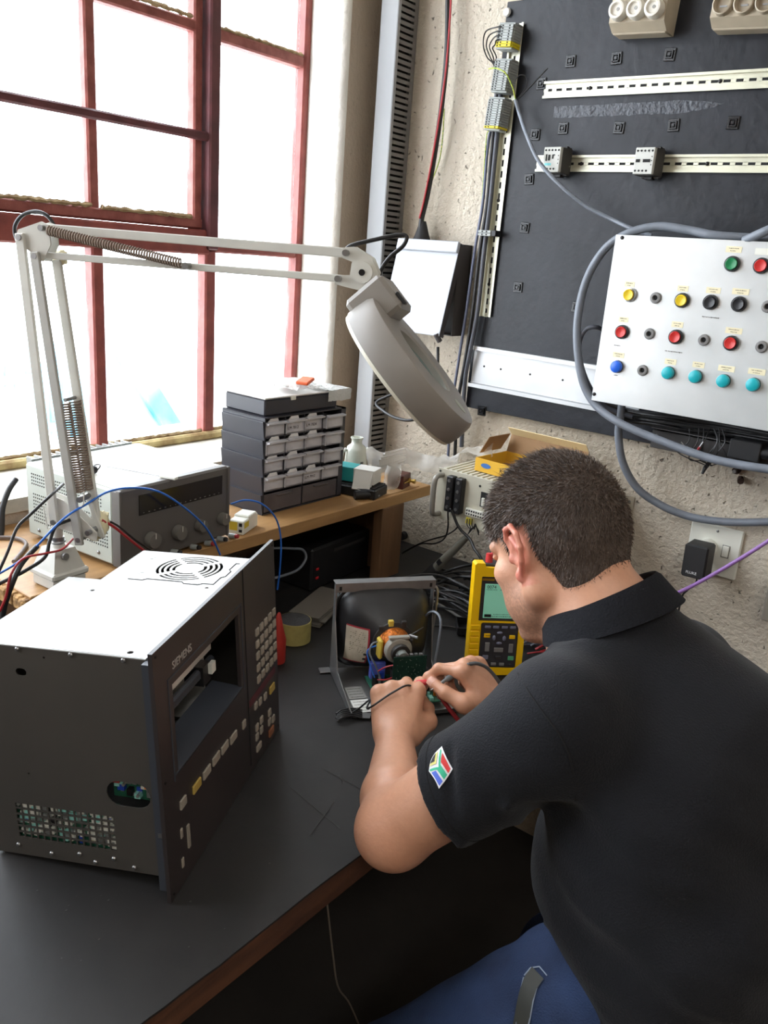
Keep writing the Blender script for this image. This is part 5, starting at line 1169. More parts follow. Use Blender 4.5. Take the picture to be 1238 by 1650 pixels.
for i, lab in enumerate(('left', 'middle', 'right')):
    cable('black_wire', lab+' black wire curling down from the yellow sleeves of the rack unit', [(753+i*4, 836, 1, -0.262), (753+i*4, 846+i, 1, -0.27), (759+i*3, 852, 1, -0.28), (766, 848-i*2, 1, -0.28), (772, 856+i*3, 1, -0.27)], 0.0014, m_blackcable, cat='wire', n=6)
# grey gun-like tube with frayed wires
A = W(700, 918, 1, -0.24); B = W(753, 865, 1, -0.24)
t = thing('grey_tube', 'grey tube with frayed cable at its upper end leaning behind the cathode ray tube', 'tube', frame(A, B-A, z=(0, -1, 0.3))); L_ = (B-A).length
mb = MB(); mb.cyl((0, 0, 0), (L_, 0, 0), 0.0125, 0.0080, n=16); mb.build('barrel', mat('aged_grey_metal', (128, 126, 116), 0.5, 0.4), t, smooth=40)
mb = MB(); mb.cyl((-0.060, 0, 0), (0.012, 0, 0), 0.020, 0.016, n=16); mb.build('collar', m_black_matt, t, smooth=40)
mb = MB(); mb.box((0.035, 0.0, 0.0115), (0.014, 0.012, 0.003)); mb.build('switch', m_black, t)
for i in range(3): mb = MB(); mb.tube(catmull([(L_, 0, 0), (L_+0.015, 0.002*i, 0.002), (L_+0.035, 0.001+0.005*i, 0), (L_+0.055, -0.004-0.005*i, 0.0)], 5), 0.002, 6); mb.build('frayed_wire', [m_white_pl, m_blackcable, m_blackcable][i], t, smooth=50)
p = W(648, 886, 1, -0.010); t = thing('black_bracket', 'black triangular corner bracket on the wall beside the shelf support', 'bracket', frame((p.x, -0.003, p.z), (1, 0, 0), z=(0, -1, 0)))
mb = MB(); mb.prism([(-0.022, 0.035), (-0.022, -0.035), (0.045, -0.028)], 0, 0.012); mb.build('gusset', m_black_matt, t)
mb = MB(); mb.cyl((0.0, 0.045, 0), (0.0, 0.045, 0.016), 0.012, n=14); mb.build('round_boss', m_black_matt, t)

# ------------------------------------------------------------------ under the shelf
t = thing('black_radio', 'black box with two small red lamps in the dark under the raised shelf', 'electronic box', rz((0.205, -0.385, 0.751), 4))
mb = MB(); mb.box((0, 0, 0.055), (0.16, 0.24, 0.110), ch=0.005); mb.build('case', m_black, t, smooth=25)
m_led = mat('red_lamp', (110, 10, 20), 0.4, emit=((255, 30, 40), 0.08))
for z in (0.055, 0.032): mb = MB(); mb.box((0.081, -0.098, z), (0.003, 0.010, 0.006), ch=0.001); mb.build('lamp', m_led, t)
mb = MB(); mb.box((0.081, 0.03, 0.088), (0.002, 0.13, 0.008)); mb.build('trim_strip', m_tray, t)
cable('grey_cable', 'grey cable looping in the dark under the raised shelf', [(430, 884, 0, 0.31), (448, 883, 0, 0.31), (470, 884, 0, 0.31), (488, 886, 0, 0.31), (493, 900, 0, 0.315), (480, 918, 0, 0.32), (455, 928, 0, 0.33), (430, 934, 0, 0.33)], 0.0032, m_greycable, n=8)
a = W(515, 965, 2, 0.80)
t = thing('folded_papers', 'flat stack of folded grey sheets lying behind the masking tape', 'papers', rz((0.385, -0.560, 0.751), 20))
r_ = random.Random(4)
for i in range(5):
    mb = MB(); mb.box((r_.uniform(-.004, .004), r_.uniform(-.004, .004), 0.0025+i*0.005), (0.075, 0.17, 0.0042), Matrix.Rotation(r_.uniform(-.06, .06), 4, 'Z'), ch=0.001); mb.build('sheet', mat('grey_paper', (104, 98, 90), 0.7), t)
# masking tape roll
p = W(473, 1022, 2, 0.765)
t = thing('masking_tape_roll', 'roll of pale yellow masking tape standing on the black mat behind the control unit', 'tape roll', Matrix.Translation((p.x-0.004, p.y+0.006, 0.7505)))
mb = MB(); mb.lathe([(0.020, 0.002), (0.036, 0), (0.036, 0.046), (0.020, 0.046)], 32); mb.build('tape', mat('masking_tape', (176, 162, 96), 0.6, var=(60, 0.08)), t, smooth=40)
mb = MB(); mb.lathe([(0.0195, 0.002), (0.0195, 0.0465), (0.034, 0.0468), (0.030, 0.0478), (0.001, 0.047)], 32); mb.build('dusty_core', mat('dark_fluff', (58, 58, 60), 0.9, bump=(80, 1.0)), t, smooth=40)
# red squeeze bottle sliver
p = W(458, 1068, 2, 0.752)
t = thing('red_bottle', 'slim red plastic bottle mostly hidden behind the far edge of the front plate', 'bottle', Matrix.Translation((p.x-0.016, p.y-0.004, 0.7505)))
mb = MB(); mb.lathe([(0.016, 0), (0.017, 0.004), (0.0165, 0.05), (0.010, 0.075), (0.004, 0.105), (0.002, 0.108)], 20); mb.build('body', mat('red_plastic_dark', (170, 48, 40), 0.4), t, smooth=50)
# ================================================================== magnifier lamp
m_lamp = mat('lamp_cream_enamel', (206, 204, 196), 0.4, var=(20, 0.05)); m_lampg = mat('lamp_arm_grey', (172, 170, 164), 0.4, 0.2); m_shade = mat('lamp_shade_grey', (140, 134, 128), 0.45, var=(12, 0.05))
m_spring = mat('spring_steel', (128, 112, 100), 0.7, 0.0, spec=0.2); m_tape2 = mat('yellowed_tape', (226, 216, 178), 0.6, bump=(50, 0.6))
Bp = Vector((0.338, -1.180, 0)); Hw = AT(588, 440, 1.2)
ex = (Hw-Bp); ex.z = 0; ex.normalize()
ML = frame(Vector((Bp.x, Bp.y, 0.0)), ex, z=(0, 0, 1))
lamp = thing('magnifier_lamp', 'cream articulated magnifier lamp with round grey lens head over the bench', 'lamp', Matrix.Translation((Bp.x, Bp.y, 0.976)))
Li = lamp.matrix_world.inverted()
LL = Li @ ML     # lamp plane coordinates -> lamp local
Mb = rz((0, 0, 0), 4)
mb = MB(); mb.box((0, 0, 0.010), (0.062, 0.062, 0.020), Mb, ch=0.003); mb.build('socket_block', m_lamp, lamp, smooth=25)
mb = MB(); mb.box((0, 0, 0.025), (0.070, 0.070, 0.012), Mb, ch=0.003); mb.build('clamp_flange', m_lamp, lamp, smooth=25)
mb = MB(); b0, b1 = 0.030, 0.019
vs = [Mb @ Vector((sx*b, sy*b, z)) for (b, z) in ((b0, 0.030), (b1, 0.066)) for (sx, sy) in ((-1, -1), (1, -1), (1, 1), (-1, 1))]
mb.add(vs, [(3, 2, 1, 0), (4, 5, 6, 7), (0, 1, 5, 4), (1, 2, 6, 5), (2, 3, 7, 6), (3, 0, 4, 7)]); mb.build('clamp_body', m_lamp, lamp)
mb = MB(); mb.cyl((0.024, -0.006, 0.056), (0.030, -0.006, 0.057), 0.006, n=12, M=Mb); mb.build('clamp_screw', m_screw, lamp)
mb = MB(); mb.cyl((0, 0, 0.066), (0, 0, 0.074), 0.012, 0.010, n=18); mb.build('collar', m_lamp, lamp, smooth=40)
mb = MB(); mb.cyl((0, 0, 0.070), (0, 0, 0.084), 0.0105, n=18); mb.tube([(0.011*math.cos(a), 0.011*math.sin(a), 0.076) for a in [2*math.pi*i/16 for i in range(16)]], 0.0018, 6, closed=True); mb.build('hose_clip', m_screw, lamp, smooth=40)
mb = MB(); mb.cyl((0, 0, 0.08), (0, 0, 0.112), 0.0085, n=16); mb.build('post', m_lamp, lamp, smooth=40)
Mxz = LL @ Matrix(((1, 0, 0, 0), (0, 0, -1, 0), (0, 1, 0, 0), (0, 0, 0, 1)))   # (s,z,thickness) in lamp plane
for s in (-1, 1):
    mb = MB(); mb.prism([(-0.012, 1.083), (0.078, 1.066), (0.080, 1.080), (0.020, 1.128), (-0.004, 1.134), (-0.014, 1.11)], s*0.009-0.0008, s*0.009+0.0008, M=Mxz); mb.build('lower_bracket', m_lamp, lamp)
def bar(name, a, b, yo, w=0.015, th=0.007, m=m_lamp):
    A = LL @ Vector((a[0], yo, a[1])); B = LL @ Vector((b[0], yo, b[1])); L_ = (B-A).length
    M_ = frame(A, B-A, y=LL.to_3x3() @ Vector((0, 1, 0)))
    b_ = MB(); b_.box((L_/2, 0, 0), (L_+0.012, th, w), M_, ch=0.0012); return b_.build(name, m, lamp, smooth=25)
def bolt(a, y0, y1, r=0.0045):
    A = LL @ Vector((a[0], y0, a[1])); B = LL @ Vector((a[0], y1, a[1])); MB().cyl(A, B, r, n=12).build('bolt', m_screw, lamp, smooth=40)
bar('arm_rod', (0.004, 1.090), (-0.031, 1.535), -0.013); bar('arm_rod', (0.049, 1.063), (-0.006, 1.510), -0.015, m=m_lampg); bar('arm_rod', (0.067, 1.081), (0.012, 1.500), 0.013)
for s in (-1, 1):
    mb = MB(); mb.prism([(-0.042, 1.530), (-0.036, 1.546), (0.004, 1.560), (0.016, 1.556), (0.018, 1.528), (0.004, 1.503), (-0.012, 1.503), (-0.018, 1.516)], s*0.010-0.001, s*0.010+0.001, M=Mxz); mb.build('elbow_plate', m_lamp, lamp)
bar('arm_rod', (0.007, 1.551), (0.476, 1.549), 0.0, 0.013, 0.010); bar('arm_rod', (-0.002, 1.512), (0.467, 1.514), 0.0, 0.010, 0.010)
for a in ((-0.031, 1.535), (-0.006, 1.510), (0.007, 1.551), (0.476, 1.549), (0.467, 1.514), (0.004, 1.090), (0.049, 1.066), (0.067, 1.081)): bolt(a, -0.019, 0.019)
def spring(a, b, yo, r, turns, wire):
    A = LL @ Vector((a[0], yo, a[1])); B = LL @ Vector((b[0], yo, b[1])); L_ = (B-A).length; M_ = frame(A, B-A, y=LL.to_3x3() @ Vector((0, 1, 0)))
    n = turns*8; pts = [(L_*(0.03+0.94*i/n), r*math.cos(2*math.pi*i/8), r*math.sin(2*math.pi*i/8)) for i in range(n+1)]
    b_ = MB(); b_.tube(pts, wire, 4, M=M_); b_.build('spring', m_spring, lamp, smooth=60)
spring((0.010, 1.549), (0.238, 1.516), -0.014, 0.0062, 52, 0.0016)
spring((0.030, 1.295), (0.050, 1.140), -0.006, 0.0068, 36, 0.0016); spring((0.040, 1.298), (0.058, 1.142), 0.006, 0.0068, 36, 0.0016)
bolt((0.036, 1.297), -0.018, 0.018, 0.003); bolt((0.054, 1.136), -0.018, 0.018, 0.005); bolt((0.238, 1.514), -0.018, 0.0, 0.005)
bar('spring_link', (0.054, 1.134), (0.078, 1.072), 0.008, 0.009, 0.004)
mb = MB(); mb.tube([LL @ Vector(p) for p in ((0.060, -0.012, 1.150), (0.062, -0.018, 1.130), (0.030, -0.018, 1.100), (-0.006, -0.018, 1.078), (-0.012, -0.018, 1.118))], 0.0012, 5); mb.build('wire_hook', m_lamp, lamp)
# head joint
for s in (-1, 1):
    mb = MB(); mb.prism([(0.470, 1.556), (0.486, 1.558), (0.512, 1.545), (0.522, 1.526), (0.516, 1.506), (0.500, 1.500), (0.462, 1.506), (0.460, 1.518), (0.482, 1.520), (0.484, 1.538), (0.470, 1.542)], s*0.0085-0.001, s*0.0085+0.001, M=Mxz); mb.build('head_bracket', m_lamp, lamp)
A = LL @ Vector((0.501, -0.016, 1.525)); B = LL @ Vector((0.501, 0.016, 1.525)); MB().cyl(A, B, 0.0145, n=24).build('pivot_disc', m_lamp, lamp, smooth=40)
A2 = LL @ Vector((0.501, -0.0175, 1.525)); MB().cyl(A2, A, 0.0045, n=12).build('pivot_screw', m_darkscrew, lamp)
# shade
depth = (Hw-CAM).dot(fw); Cs = CAM+ray(668, 592)*depth
Nn = rt*0.775+up*0.575-fw*0.27; mm = rt*0.6-up*0.8
MS = Li @ frame(Cs, mm, z=Nn)
R_ = 0.114
mb = MB(); mb.lathe([(R_-0.010, -0.024), (R_+0.001, -0.024), (R_+0.002, -0.010), (R_, 0.010), (R_-0.004, 0.017), (R_-0.010, 0.019), (0.056, 0.019), (0.052, 0.016), (0.051, 0.004), (0.051, -0.020), (0.060, -0.022)], 64, M=MS, cap=False)
shd = mb.build('shade', m_shade, lamp, smooth=35)
mb = MB(); mb.lathe([(R_-0.0005, -0.0245), (R_-0.001, -0.029), (0.098, -0.031), (0.064, -0.031), (0.060, -0.024)], 64, M=MS, cap=False); mb.build('diffuser_ring', mat('diffuser_white', (226, 222, 206), 0.4), lamp, smooth=40)
mb = MB(); mb.lathe([(0.052, 0.004), (0.040, 0.009), (0.020, 0.012), (0.0005, 0.0125)], 40, M=MS, cap=False); mb.lathe([(0.052, 0.002), (0.040, -0.004), (0.020, -0.008), (0.0005, -0.0085)], 40, M=MS, cap=False)
lens_m = glass_mat('magnifier_lens', (206, 240, 240), 0.50, 0.1); mb.build('lens', lens_m, lamp, smooth=60)
mb = MB(); mb.cyl((0.082, -0.004, 0.0188), (0.082, -0.004, 0.0196), 0.012, n=24, M=MS); mb.build('green_disc', mat('pale_green_disc', (158, 162, 146), 0.4), lamp)
mb = MB(); mb.box((-0.097, 0, 0.012), (0.056, 0.078, 0.064), MS, ch=0.006); mb.build('ballast_housing', m_shade, lamp, smooth=30)
mb = MB(); mb.box((-0.080, -0.030, 0.046), (0.020, 0.012, 0.004), MS, ch=0.001); mb.build('switch', m_black, lamp)
A = LL @ Vector((0.508, 0, 1.504)); B = MS @ Vector((-0.122, 0.0, 0.014)); MB().cyl(A, B, 0.0065, n=14).build('swivel', mat('brass_dull', (150, 140, 110), 0.4, 0.7), lamp, smooth=40)
# cable of the lamp
def lampcable(label, pts, r, m=m_blackcable):
    P = [ML @ Vector((p[0], p[2], p[1])) for p in [(*LF(ML, q[0], q[1], 1, q[2]).xz, q[2]) for q in pts]]
    return [Li @ p for p in P]
P1 = lampcable('', [(553, 408, 0.012), (566, 396, 0.014), (600, 387, 0.016), (640, 379, 0.02), (655, 381, 0.02), (650, 396, 0.02), (628, 415, 0.02), (613, 438, 0.02), (614, 455, 0.014), (620, 466, 0.010)], 1)
MB().tube(catmull(P1, 6), 0.0030, 8).build('cord', m_blackcable, lamp, smooth=60)
P1 = lampcable('', [(40, 400, 0.012), (27, 385, 0.014), (24, 365, 0.014), (36, 347, 0.014), (57, 341, 0.014), (75, 347, 0.014), (88, 364, 0.014), (92, 376, 0.010)], 1)
MB().tube(catmull(P1, 6), 0.0030, 8).build('cord', m_blackcable, lamp, smooth=60)
# wads of yellowed tape on the lamp
def wad(name, c, rad, seed, parent, m):
    mb = MB(); mb.sphere((0, 0, 0), 1.0, 22); vs = []
    for v in mb.v:
        p = Vector(v); k = 1+0.45*noise.noise(p*1.8+Vector((seed, 0, 0)))+0.22*noise.noise(p*4.5+Vector((0, seed, 0))); vs.append(tuple(Vector((p.x*rad[0], p.y*rad[1], p.z*rad[2]))*k+Vector(c)))
    mb.v = vs; return mb.build(name, m, parent, smooth=50)
wad('tape_wad', LL @ Vector(LF(ML, 163, 843, 1, 0.022)), (0.014, 0.013, 0.020), 3, lamp, m_tape2)
wad('tape_wad', LL @ Vector(LF(ML, 98, 414, 1, 0.022)), (0.014, 0.010, 0.010), 7, lamp, m_tape2)
wad('tape_wad', LL @ Vector(LF(ML, 152, 862, 1, 0.016)), (0.012, 0.010, 0.010), 11, lamp, m_tape2)

# ------------------------------------------------------------------ leads in the left corner and on the supply
cable('blue_lead', 'blue test lead arching over the front of the power supply', [(-20, 935, 0, 0.35), (40, 898, 0, 0.38), (100, 838, 0, 0.40), (140, 812, 0, 0.395), (175, 792, 0, 0.392), (215, 786, 0, 0.395), (258, 793, 0, 0.40), (300, 820, 0, 0.40), (330, 848, 0, 0.395), (345, 872, 0, 0.39), (355, 894, 0, 0.39)], 0.0019, m_bluewire, cat='lead')
cable('blue_lead', 'blue test lead looping from the white module down over the shelf edge', [(372, 812, 0, 0.36), (395, 806, 0, 0.37), (420, 811, 0, 0.38), (440, 828, 0, 0.385), (450, 850, 0, 0.385), (453, 880, 0, 0.385), (451, 920, 0, 0.385), (447, 950, 0, 0.38)], 0.0019, m_bluewire, cat='lead')
cable('red_lead', 'red and black test lead from the tape wad down to the supply terminals', [(164, 838, 0, 0.40), (185, 850, 0, 0.40), (215, 874, 0, 0.395), (240, 892, 0, 0.39), (262, 897, 0, 0.385)], 0.0024, m_redwire, cat='lead')
cable('black_lead', 'black test lead running beside the red one to the supply terminals', [(160, 834, 0, 0.395), (188, 846, 0, 0.395), (218, 870, 0, 0.39), (242, 886, 0, 0.385)], 0.0018, m_blackcable, cat='lead')
cable('black_cable', 'upper black cable from the lamp arm sweeping down to the left edge', [(102, 780, 0, 0.345), (80, 800, 0, 0.38), (50, 828, 0, 0.39), (28, 850, 0, 0.395), (12, 890, 0, 0.40), (-6, 930, 0, 0.40)], 0.0024, m_blackcable)
cable('black_cable', 'black cable behind the lamp base leading off to the lower left', [(112, 838, 0, 0.37), (90, 848, 0, 0.38), (80, 872, 0, 0.385), (72, 898, 0, 0.39), (40, 920, 0, 0.40), (10, 935, 0, 0.40), (-10, 945, 0, 0.40)], 0.0030, m_blackcable)
cable('black_cable', 'thick black cable hanging off the broken shelf end at the left edge', [(60, 880, 0, 0.385), (35, 908, 0, 0.40), (20, 940, 0, 0.405), (8, 975, 0, 0.40), (2, 1010, 0, 0.39)], 0.0042, m_blackcable)
cable('black_cable', 'black cable curving up the wall behind the left corner of the power supply', [(26, 772, 0, 0.03), (14, 790, 0, 0.04), (4, 820, 0, 0.05), (2, 860, 0, 0.06), (-10, 900, 0, 0.07)], 0.0055, m_blackcable)
cable('grey_cable', 'grey brown cable lying along the shelf at the left edge', [(-30, 868, 2, 0.9795), (5, 866, 2, 0.9795), (30, 868, 2, 0.9795), (42, 876, 2, 0.9795), (36, 888, 2, 0.9795), (22, 905, 2, 0.9795)], 0.0038, mat('brown_grey_cable', (112, 100, 94), 0.5))
cable('red_lead', 'thin red lead crossing the shelf to the left edge', [(118, 868, 0, 0.36), (100, 885, 0, 0.38), (72, 892, 0, 0.395), (38, 900, 0, 0.405), (18, 925, 0, 0.41), (10, 960, 0, 0.41), (0, 985, 0, 0.40)], 0.0019, m_redwire, cat='lead')

# ================================================================== handheld scope meter
m_my = mat('meter_yellow', (255, 204, 6), 0.4); m_mg = mat('meter_dark_grey', (54, 54, 60), 0.45); m_lcd = mat('meter_lcd_green', (140, 200, 176), 0.25, emit=((120, 205, 175), 0.24)); m_keyb = mat('meter_key_bluegrey', (124, 128, 150), 0.45); m_keyg = mat('meter_key_grey', (132, 132, 132), 0.45)
A = W(751, 1085, 2, 0.752); B = W(838, 1087, 2, 0.752); dx = (B-A); dx.z = 0; dx.normalize(); bk = Vector((-dx.y, dx.x, 0))
tt = math.radians(7)
MM = frame(A, dx, z=Vector((0, 0, 1))*math.cos(tt)+bk*math.sin(tt))
meter = thing('scope_meter', 'yellow handheld scope meter with green display standing on the bench', 'meter', MM)
mm_ = 0.001; MW, MH, MD = 0.113, 0.232, 0.045
def mbx(x0, x1, z0, z1, y0, y1, ch=0.001): b_ = MB(); b_.box(((x0+x1)/2*mm_, (y0+y1)/2*mm_, (z0+z1)/2*mm_), ((x1-x0)*mm_, (y1-y0)*mm_, (z1-z0)*mm_), ch=ch); return b_
mbx(3, 110, 2, 224, 2, 45, 0.004).build('body', m_mg, meter, smooth=25)
mb = MB(); Mh = Matrix(((1, 0, 0, 0), (0, 0, -1, 0), (0, 1, 0, 0), (0, 0, 0, 1)))
def rr(x0, z0, x1, z1, r, n=5):
    pts = []
    for (cx, cz, a0) in ((x1-r, z1-r, 0), (x0+r, z1-r, 90), (x0+r, z0+r, 180), (x1-r, z0+r, 270)):
        for i in range(n+1): a = math.radians(a0+90*i/n); pts.append(((cx+r*math.cos(a))*mm_, (cz+r*math.sin(a))*mm_))
    return pts
plate(mb, [(0.0, 0.008), (0.006, 0.001), (0.056, -0.001), (0.107, 0.001), (0.113, 0.008), (0.113, 0.112), (0.112, 0.216), (0.112, 0.222), (0.094, 0.222), (0.022, 0.224), (0.020, 0.232), (0.004, 0.232), (0.0, 0.228)], [[(q[0], q[1]) for q in rr(22, 15, 100, 110, 4)+[]][::1], rr(15.5, 113, 106, 205, 2)], 0.030, Matrix.Translation((0, -0.004, 0)) @ Mh)
mb.build('holster', m_my, meter, smooth=20)
for i in range(6): mbx(1, 19, 30+13*i, 40+13*i, -6, -4, 0.001).build('grip_rib', m_my, meter, smooth=20)
mbx(15, 106, 113, 205, -1, 3, 0.001).build('display_frame', m_mg, meter)
mbx(24, 95, 119, 190, -2, -1, 0.0004).build('display', m_lcd, meter)
mb = MB(); r_ = random.Random(2); Mlc = Matrix.Translation((0, -0.0021, 0)) @ Mh
scribble(mb, 0.027, 0.178, 0.048, 0, 0.0016, r_, M=Mlc); scribble(mb, 0.055, 0.178, 0.062, 0, 0.0016, r_, M=Mlc); scribble(mb, 0.027, 0.123, 0.092, 0, 0.0018, r_, M=Mlc); scribble(mb, 0.045, 0.127, 0.085, 0, 0.0014, r_, M=Mlc); mb.box((0.034, 0.124, 0), (0.014, 0.006, 0.0002), Mlc)
mb.build('display_print', m_slot, meter, kind='stuff')
text('digits', '0074', 0.0095, m_slot, meter, Matrix.Translation((0.028, -0.0022, 0.1805)) @ Matrix.Rotation(math.radians(90), 4, 'X'), 0.0001)
mbx(17, 42, 196, 201, -2, -1, 0.0003).build('name_plate', mat('name_plate_ochre', (150, 116, 30), 0.5), meter)
mbx(22, 100, 15, 111, -3, 1, 0.002).build('keypad', m_mg, meter, smooth=25)
def mkey(cx, cz, w, h, m): mbx(cx-w/2, cx+w/2, cz-h/2, cz+h/2, -5, -3, 0.0008).build('key', m, meter, smooth=30)
for x in (36, 53, 71, 88): mkey(x, 101, 12, 5.5, m_keyb)
mkey(36, 83, 13, 9, m_my); mkey(88, 81, 12, 8, m_my)
for (x, z, w, h) in ((62, 89, 12, 6), (62, 67, 12, 6), (51, 78, 7, 11), (72, 77.5, 7, 11)):
    mb = MB(); mb.sphere((x*mm_, -0.003, z*mm_), (w*0.5*mm_, 0.003, h*0.5*mm_), 14); mb.build('cursor_key', m_keyb, meter, smooth=60)
mkey(38, 59, 9.5, 19, m_keyg); mkey(87, 57, 9, 19, m_keyg); mkey(62, 53, 19, 9.5, m_keyg)
mkey(36, 37, 12, 9, m_keyb); mkey(62, 37, 11, 6.5, m_mg); mkey(89, 36, 12, 9, m_term_g)
mkey(35, 24, 13, 7, m_mg); mkey(54, 23, 11, 6, m_keyg); mkey(71, 23, 10, 6, m_keyg); mkey(88, 22, 6, 4, m_mg)
mb = MB(); scribble(mb, 0.031, 0.022, 0.041, 0, 0.002, r_, M=Matrix.Translation((0, -0.0052, 0)) @ Mh); scribble(mb, 0.058, 0.036, 0.066, 0, 0.002, r_, M=Matrix.Translation((0, -0.0052, 0)) @ Mh); scribble(mb, 0.033, 0.0835, 0.041, 0, 0.002, r_, M=Matrix.Translation((0, -0.0052, 0)) @ Mh); mb.build('key_print', m_ink, meter, kind='stuff')
mbx(22, 94, 220, 229, 6, 40, 0.002).build('connector_block', m_mg, meter, smooth=25)
MB().cyl((0.033, 0.022, 0.227), (0.033, 0.022, 0.247), 0.0075, 0.0068, n=14).build('red_plug', m_redp, meter, smooth=30)
MB().cyl((0.064, 0.022, 0.227), (0.064, 0.022, 0.243), 0.0055, n=14).build('grey_plug', m_term, meter, smooth=30)
mb = MB(); mb.box((0.056, 0.052, 0.090), (0.05, 0.003, 0.15), Matrix.Translation((0, 0.0, 0)) @ Matrix.Rotation(math.radians(-9), 4, 'X')); mb.build('stand', m_black, meter)
Mq = MM
cable('red_lead', 'red lead leaving the red plug on top of the scope meter', [MM @ Vector((0.036, 0.024, 0.246)), MM @ Vector((0.044, 0.028, 0.248)), MM @ Vector((0.054, 0.045, 0.235)), MM @ Vector((0.060, 0.065, 0.20)), MM @ Vector((0.07, 0.085, 0.10)), MM @ Vector((0.09, 0.10, 0.022))], 0.0022, m_redwire, cat='lead')

# ================================================================== cathode ray tube in its frame
MC = rz((0.593, -0.755, 0.7505), 55)
crt = thing('cathode_ray_tube', 'black cathode ray tube in a steel frame with its neck towards the camera', 'picture tube', MC)
m_frame = mat('crt_frame_steel', (150, 150, 150), 0.35, 0.6, var=(14, 0.2)); m_tube = mat('crt_black_coating', (34, 33, 34), 0.38, var=(12, 0.15))
mb = MB(); mb.box((0.098, -0.006, 0.1935), (0.204, 0.022, 0.0015)); mb.box((0.098, -0.0165, 0.185), (0.204, 0.0015, 0.018)); mb.build('top_flange', m_frame, crt)
for (x, z) in ((0.006, 0.184), (0.190, 0.184)): MB().box((x, -0.0176, z), (0.005, 0.0006, 0.008)).build('slot', m_slot, crt)
Myz = Matrix(((0, 0, 1, 0), (1, 0, 0, 0), (0, 1, 0, 0), (0, 0, 0, 1)))
mb = MB(); mb.prism([(0.0, 0.0), (0.0, 0.192), (-0.014, 0.192), (-0.020, 0.12), (-0.060, 0.030), (-0.150, 0.012), (-0.178, 0.010), (-0.178, 0.0)], -0.002, -0.0005, M=Myz); mb.build('side_plate', m_frame, crt)
MB().prism([(0.0, 0.0), (0.0, 0.192), (-0.014, 0.192), (-0.020, 0.12), (-0.040, 0.030), (-0.060, 0.006), (-0.060, 0.0)], 0.1975, 0.199, M=Myz).build('side_plate', m_frame, crt)
mb = MB(); plate(mb, [(0, 0.002), (0, -0.180), (0.030, -0.190), (0.034, -0.180), (0.052, -0.180), (0.056, -0.192), (0.20, -0.192), (0.20, 0.002)], [rect(0.030, -0.172, 0.048, -0.162)], 0.0015, Matrix.Translation((0, 0, 0.0035))); mb.box((0.128, -0.1915, 0.006), (0.144, 0.0015, 0.008)); mb.build('base_tray', m_frame, crt)
MB().box((-0.012, 0.0, 0.002), (0.022, 0.020, 0.002), ch=0.0006).build('foot_tab', m_frame, crt)
# tube funnel
prof = [(0.012, 0.090, 0.080, 5), (0.0, 0.093, 0.083, 5), (-0.012, 0.093, 0.083, 5), (-0.024, 0.090, 0.080, 4.5), (-0.040, 0.082, 0.073, 4), (-0.055, 0.068, 0.062, 3.2), (-0.070, 0.050, 0.047, 2.6), (-0.084, 0.034, 0.033, 2.2), (-0.094, 0.024, 0.024, 2), (-0.100, 0.016, 0.016, 2)]
cx, cz = 0.098, 0.098; NS = 56
mb = MB(); vs = []; fs = []
for (y, a, b_, e) in prof:
    for k in range(NS):
        t_ = 2*math.pi*k/NS; c_, s_ = math.cos(t_), math.sin(t_); rr_ = (abs(c_/a)**e+abs(s_/b_)**e)**(-1/e); vs.append((cx+rr_*c_, y, cz+rr_*s_))
for i in range(len(prof)-1):
    for k in range(NS): k2 = (k+1) % NS; fs.append((i*NS+k2, i*NS+k, (i+1)*NS+k, (i+1)*NS+k2))
fs.append(tuple(range(NS))[::-1]); mb.add(vs, fs); funnel = mb.build('funnel', m_tube, crt, smooth=50)
mb = MB(); mb.tube([(cx+(0.0945*c_), -0.004, cz+0.0845*s_) for c_, s_ in [(lambda c, s: ((abs(c)**5+abs(s)**5)**(-0.2)*c, (abs(c)**5+abs(s)**5)**(-0.2)*s))(math.cos(2*math.pi*k/48), math.sin(2*math.pi*k/48)) for k in range(48)]], 0.0035, 6, closed=True); mb.build('rim_band', m_black, crt, smooth=50)
mb = MB(); mb.box((cx, 0.020, cz), (0.180, 0.014, 0.160), ch=0.006); mb.build('screen_face', mat('crt_glass', (60, 66, 62), 0.08), crt, smooth=40)
MB().cyl((cx, -0.098, cz), (cx, -0.152, cz), 0.0115, n=18).build('neck', mat('crt_neck_glass', (120, 124, 120), 0.1), crt, smooth=40)
def funnel_y(x, z):
    lo, hi = -0.100, 0.0
    for _ in range(26):
        m_ = (lo+hi)/2
        for q in range(len(prof)-1):
            if prof[q][0] >= m_ >= prof[q+1][0]: f_ = (prof[q][0]-m_)/(prof[q][0]-prof[q+1][0]); a = prof[q][1]*(1-f_)+prof[q+1][1]*f_; b_ = prof[q][2]*(1-f_)+prof[q+1][2]*f_; e = prof[q][3]*(1-f_)+prof[q+1][3]*f_; break
        inside = abs((x-cx)/a)**e+abs((z-cz)/b_)**e < 1
        if inside: hi = m_
        else: lo = m_
    return (lo+hi)/2
def decal(x0, x1, z0, z1, off, m, name, parent, nx=8, nz=10):
    vs = []; fs = []
    for i in range(nx+1):
        for j in range(nz+1):
            x = x0+(x1-x0)*i/nx; z = z0+(z1-z0)*j/nz; vs.append((x, funnel_y(x, z)-off, z))
    for i in range(nx):
        for j in range(nz): a = i*(nz+1)+j; fs.append((a, a+nz+1, a+nz+2, a+1))
    return MB().add(vs, fs).build(name, m, parent, smooth=60)
lx0, lx1, lz0, lz1 = 0.016, 0.054, 0.042, 0.122
dk = decal(lx0, lx1, lz0, lz1, 0.0008, mat('sticker_red_edge', (150, 40, 50), 0.5), 'warning_sticker', crt)
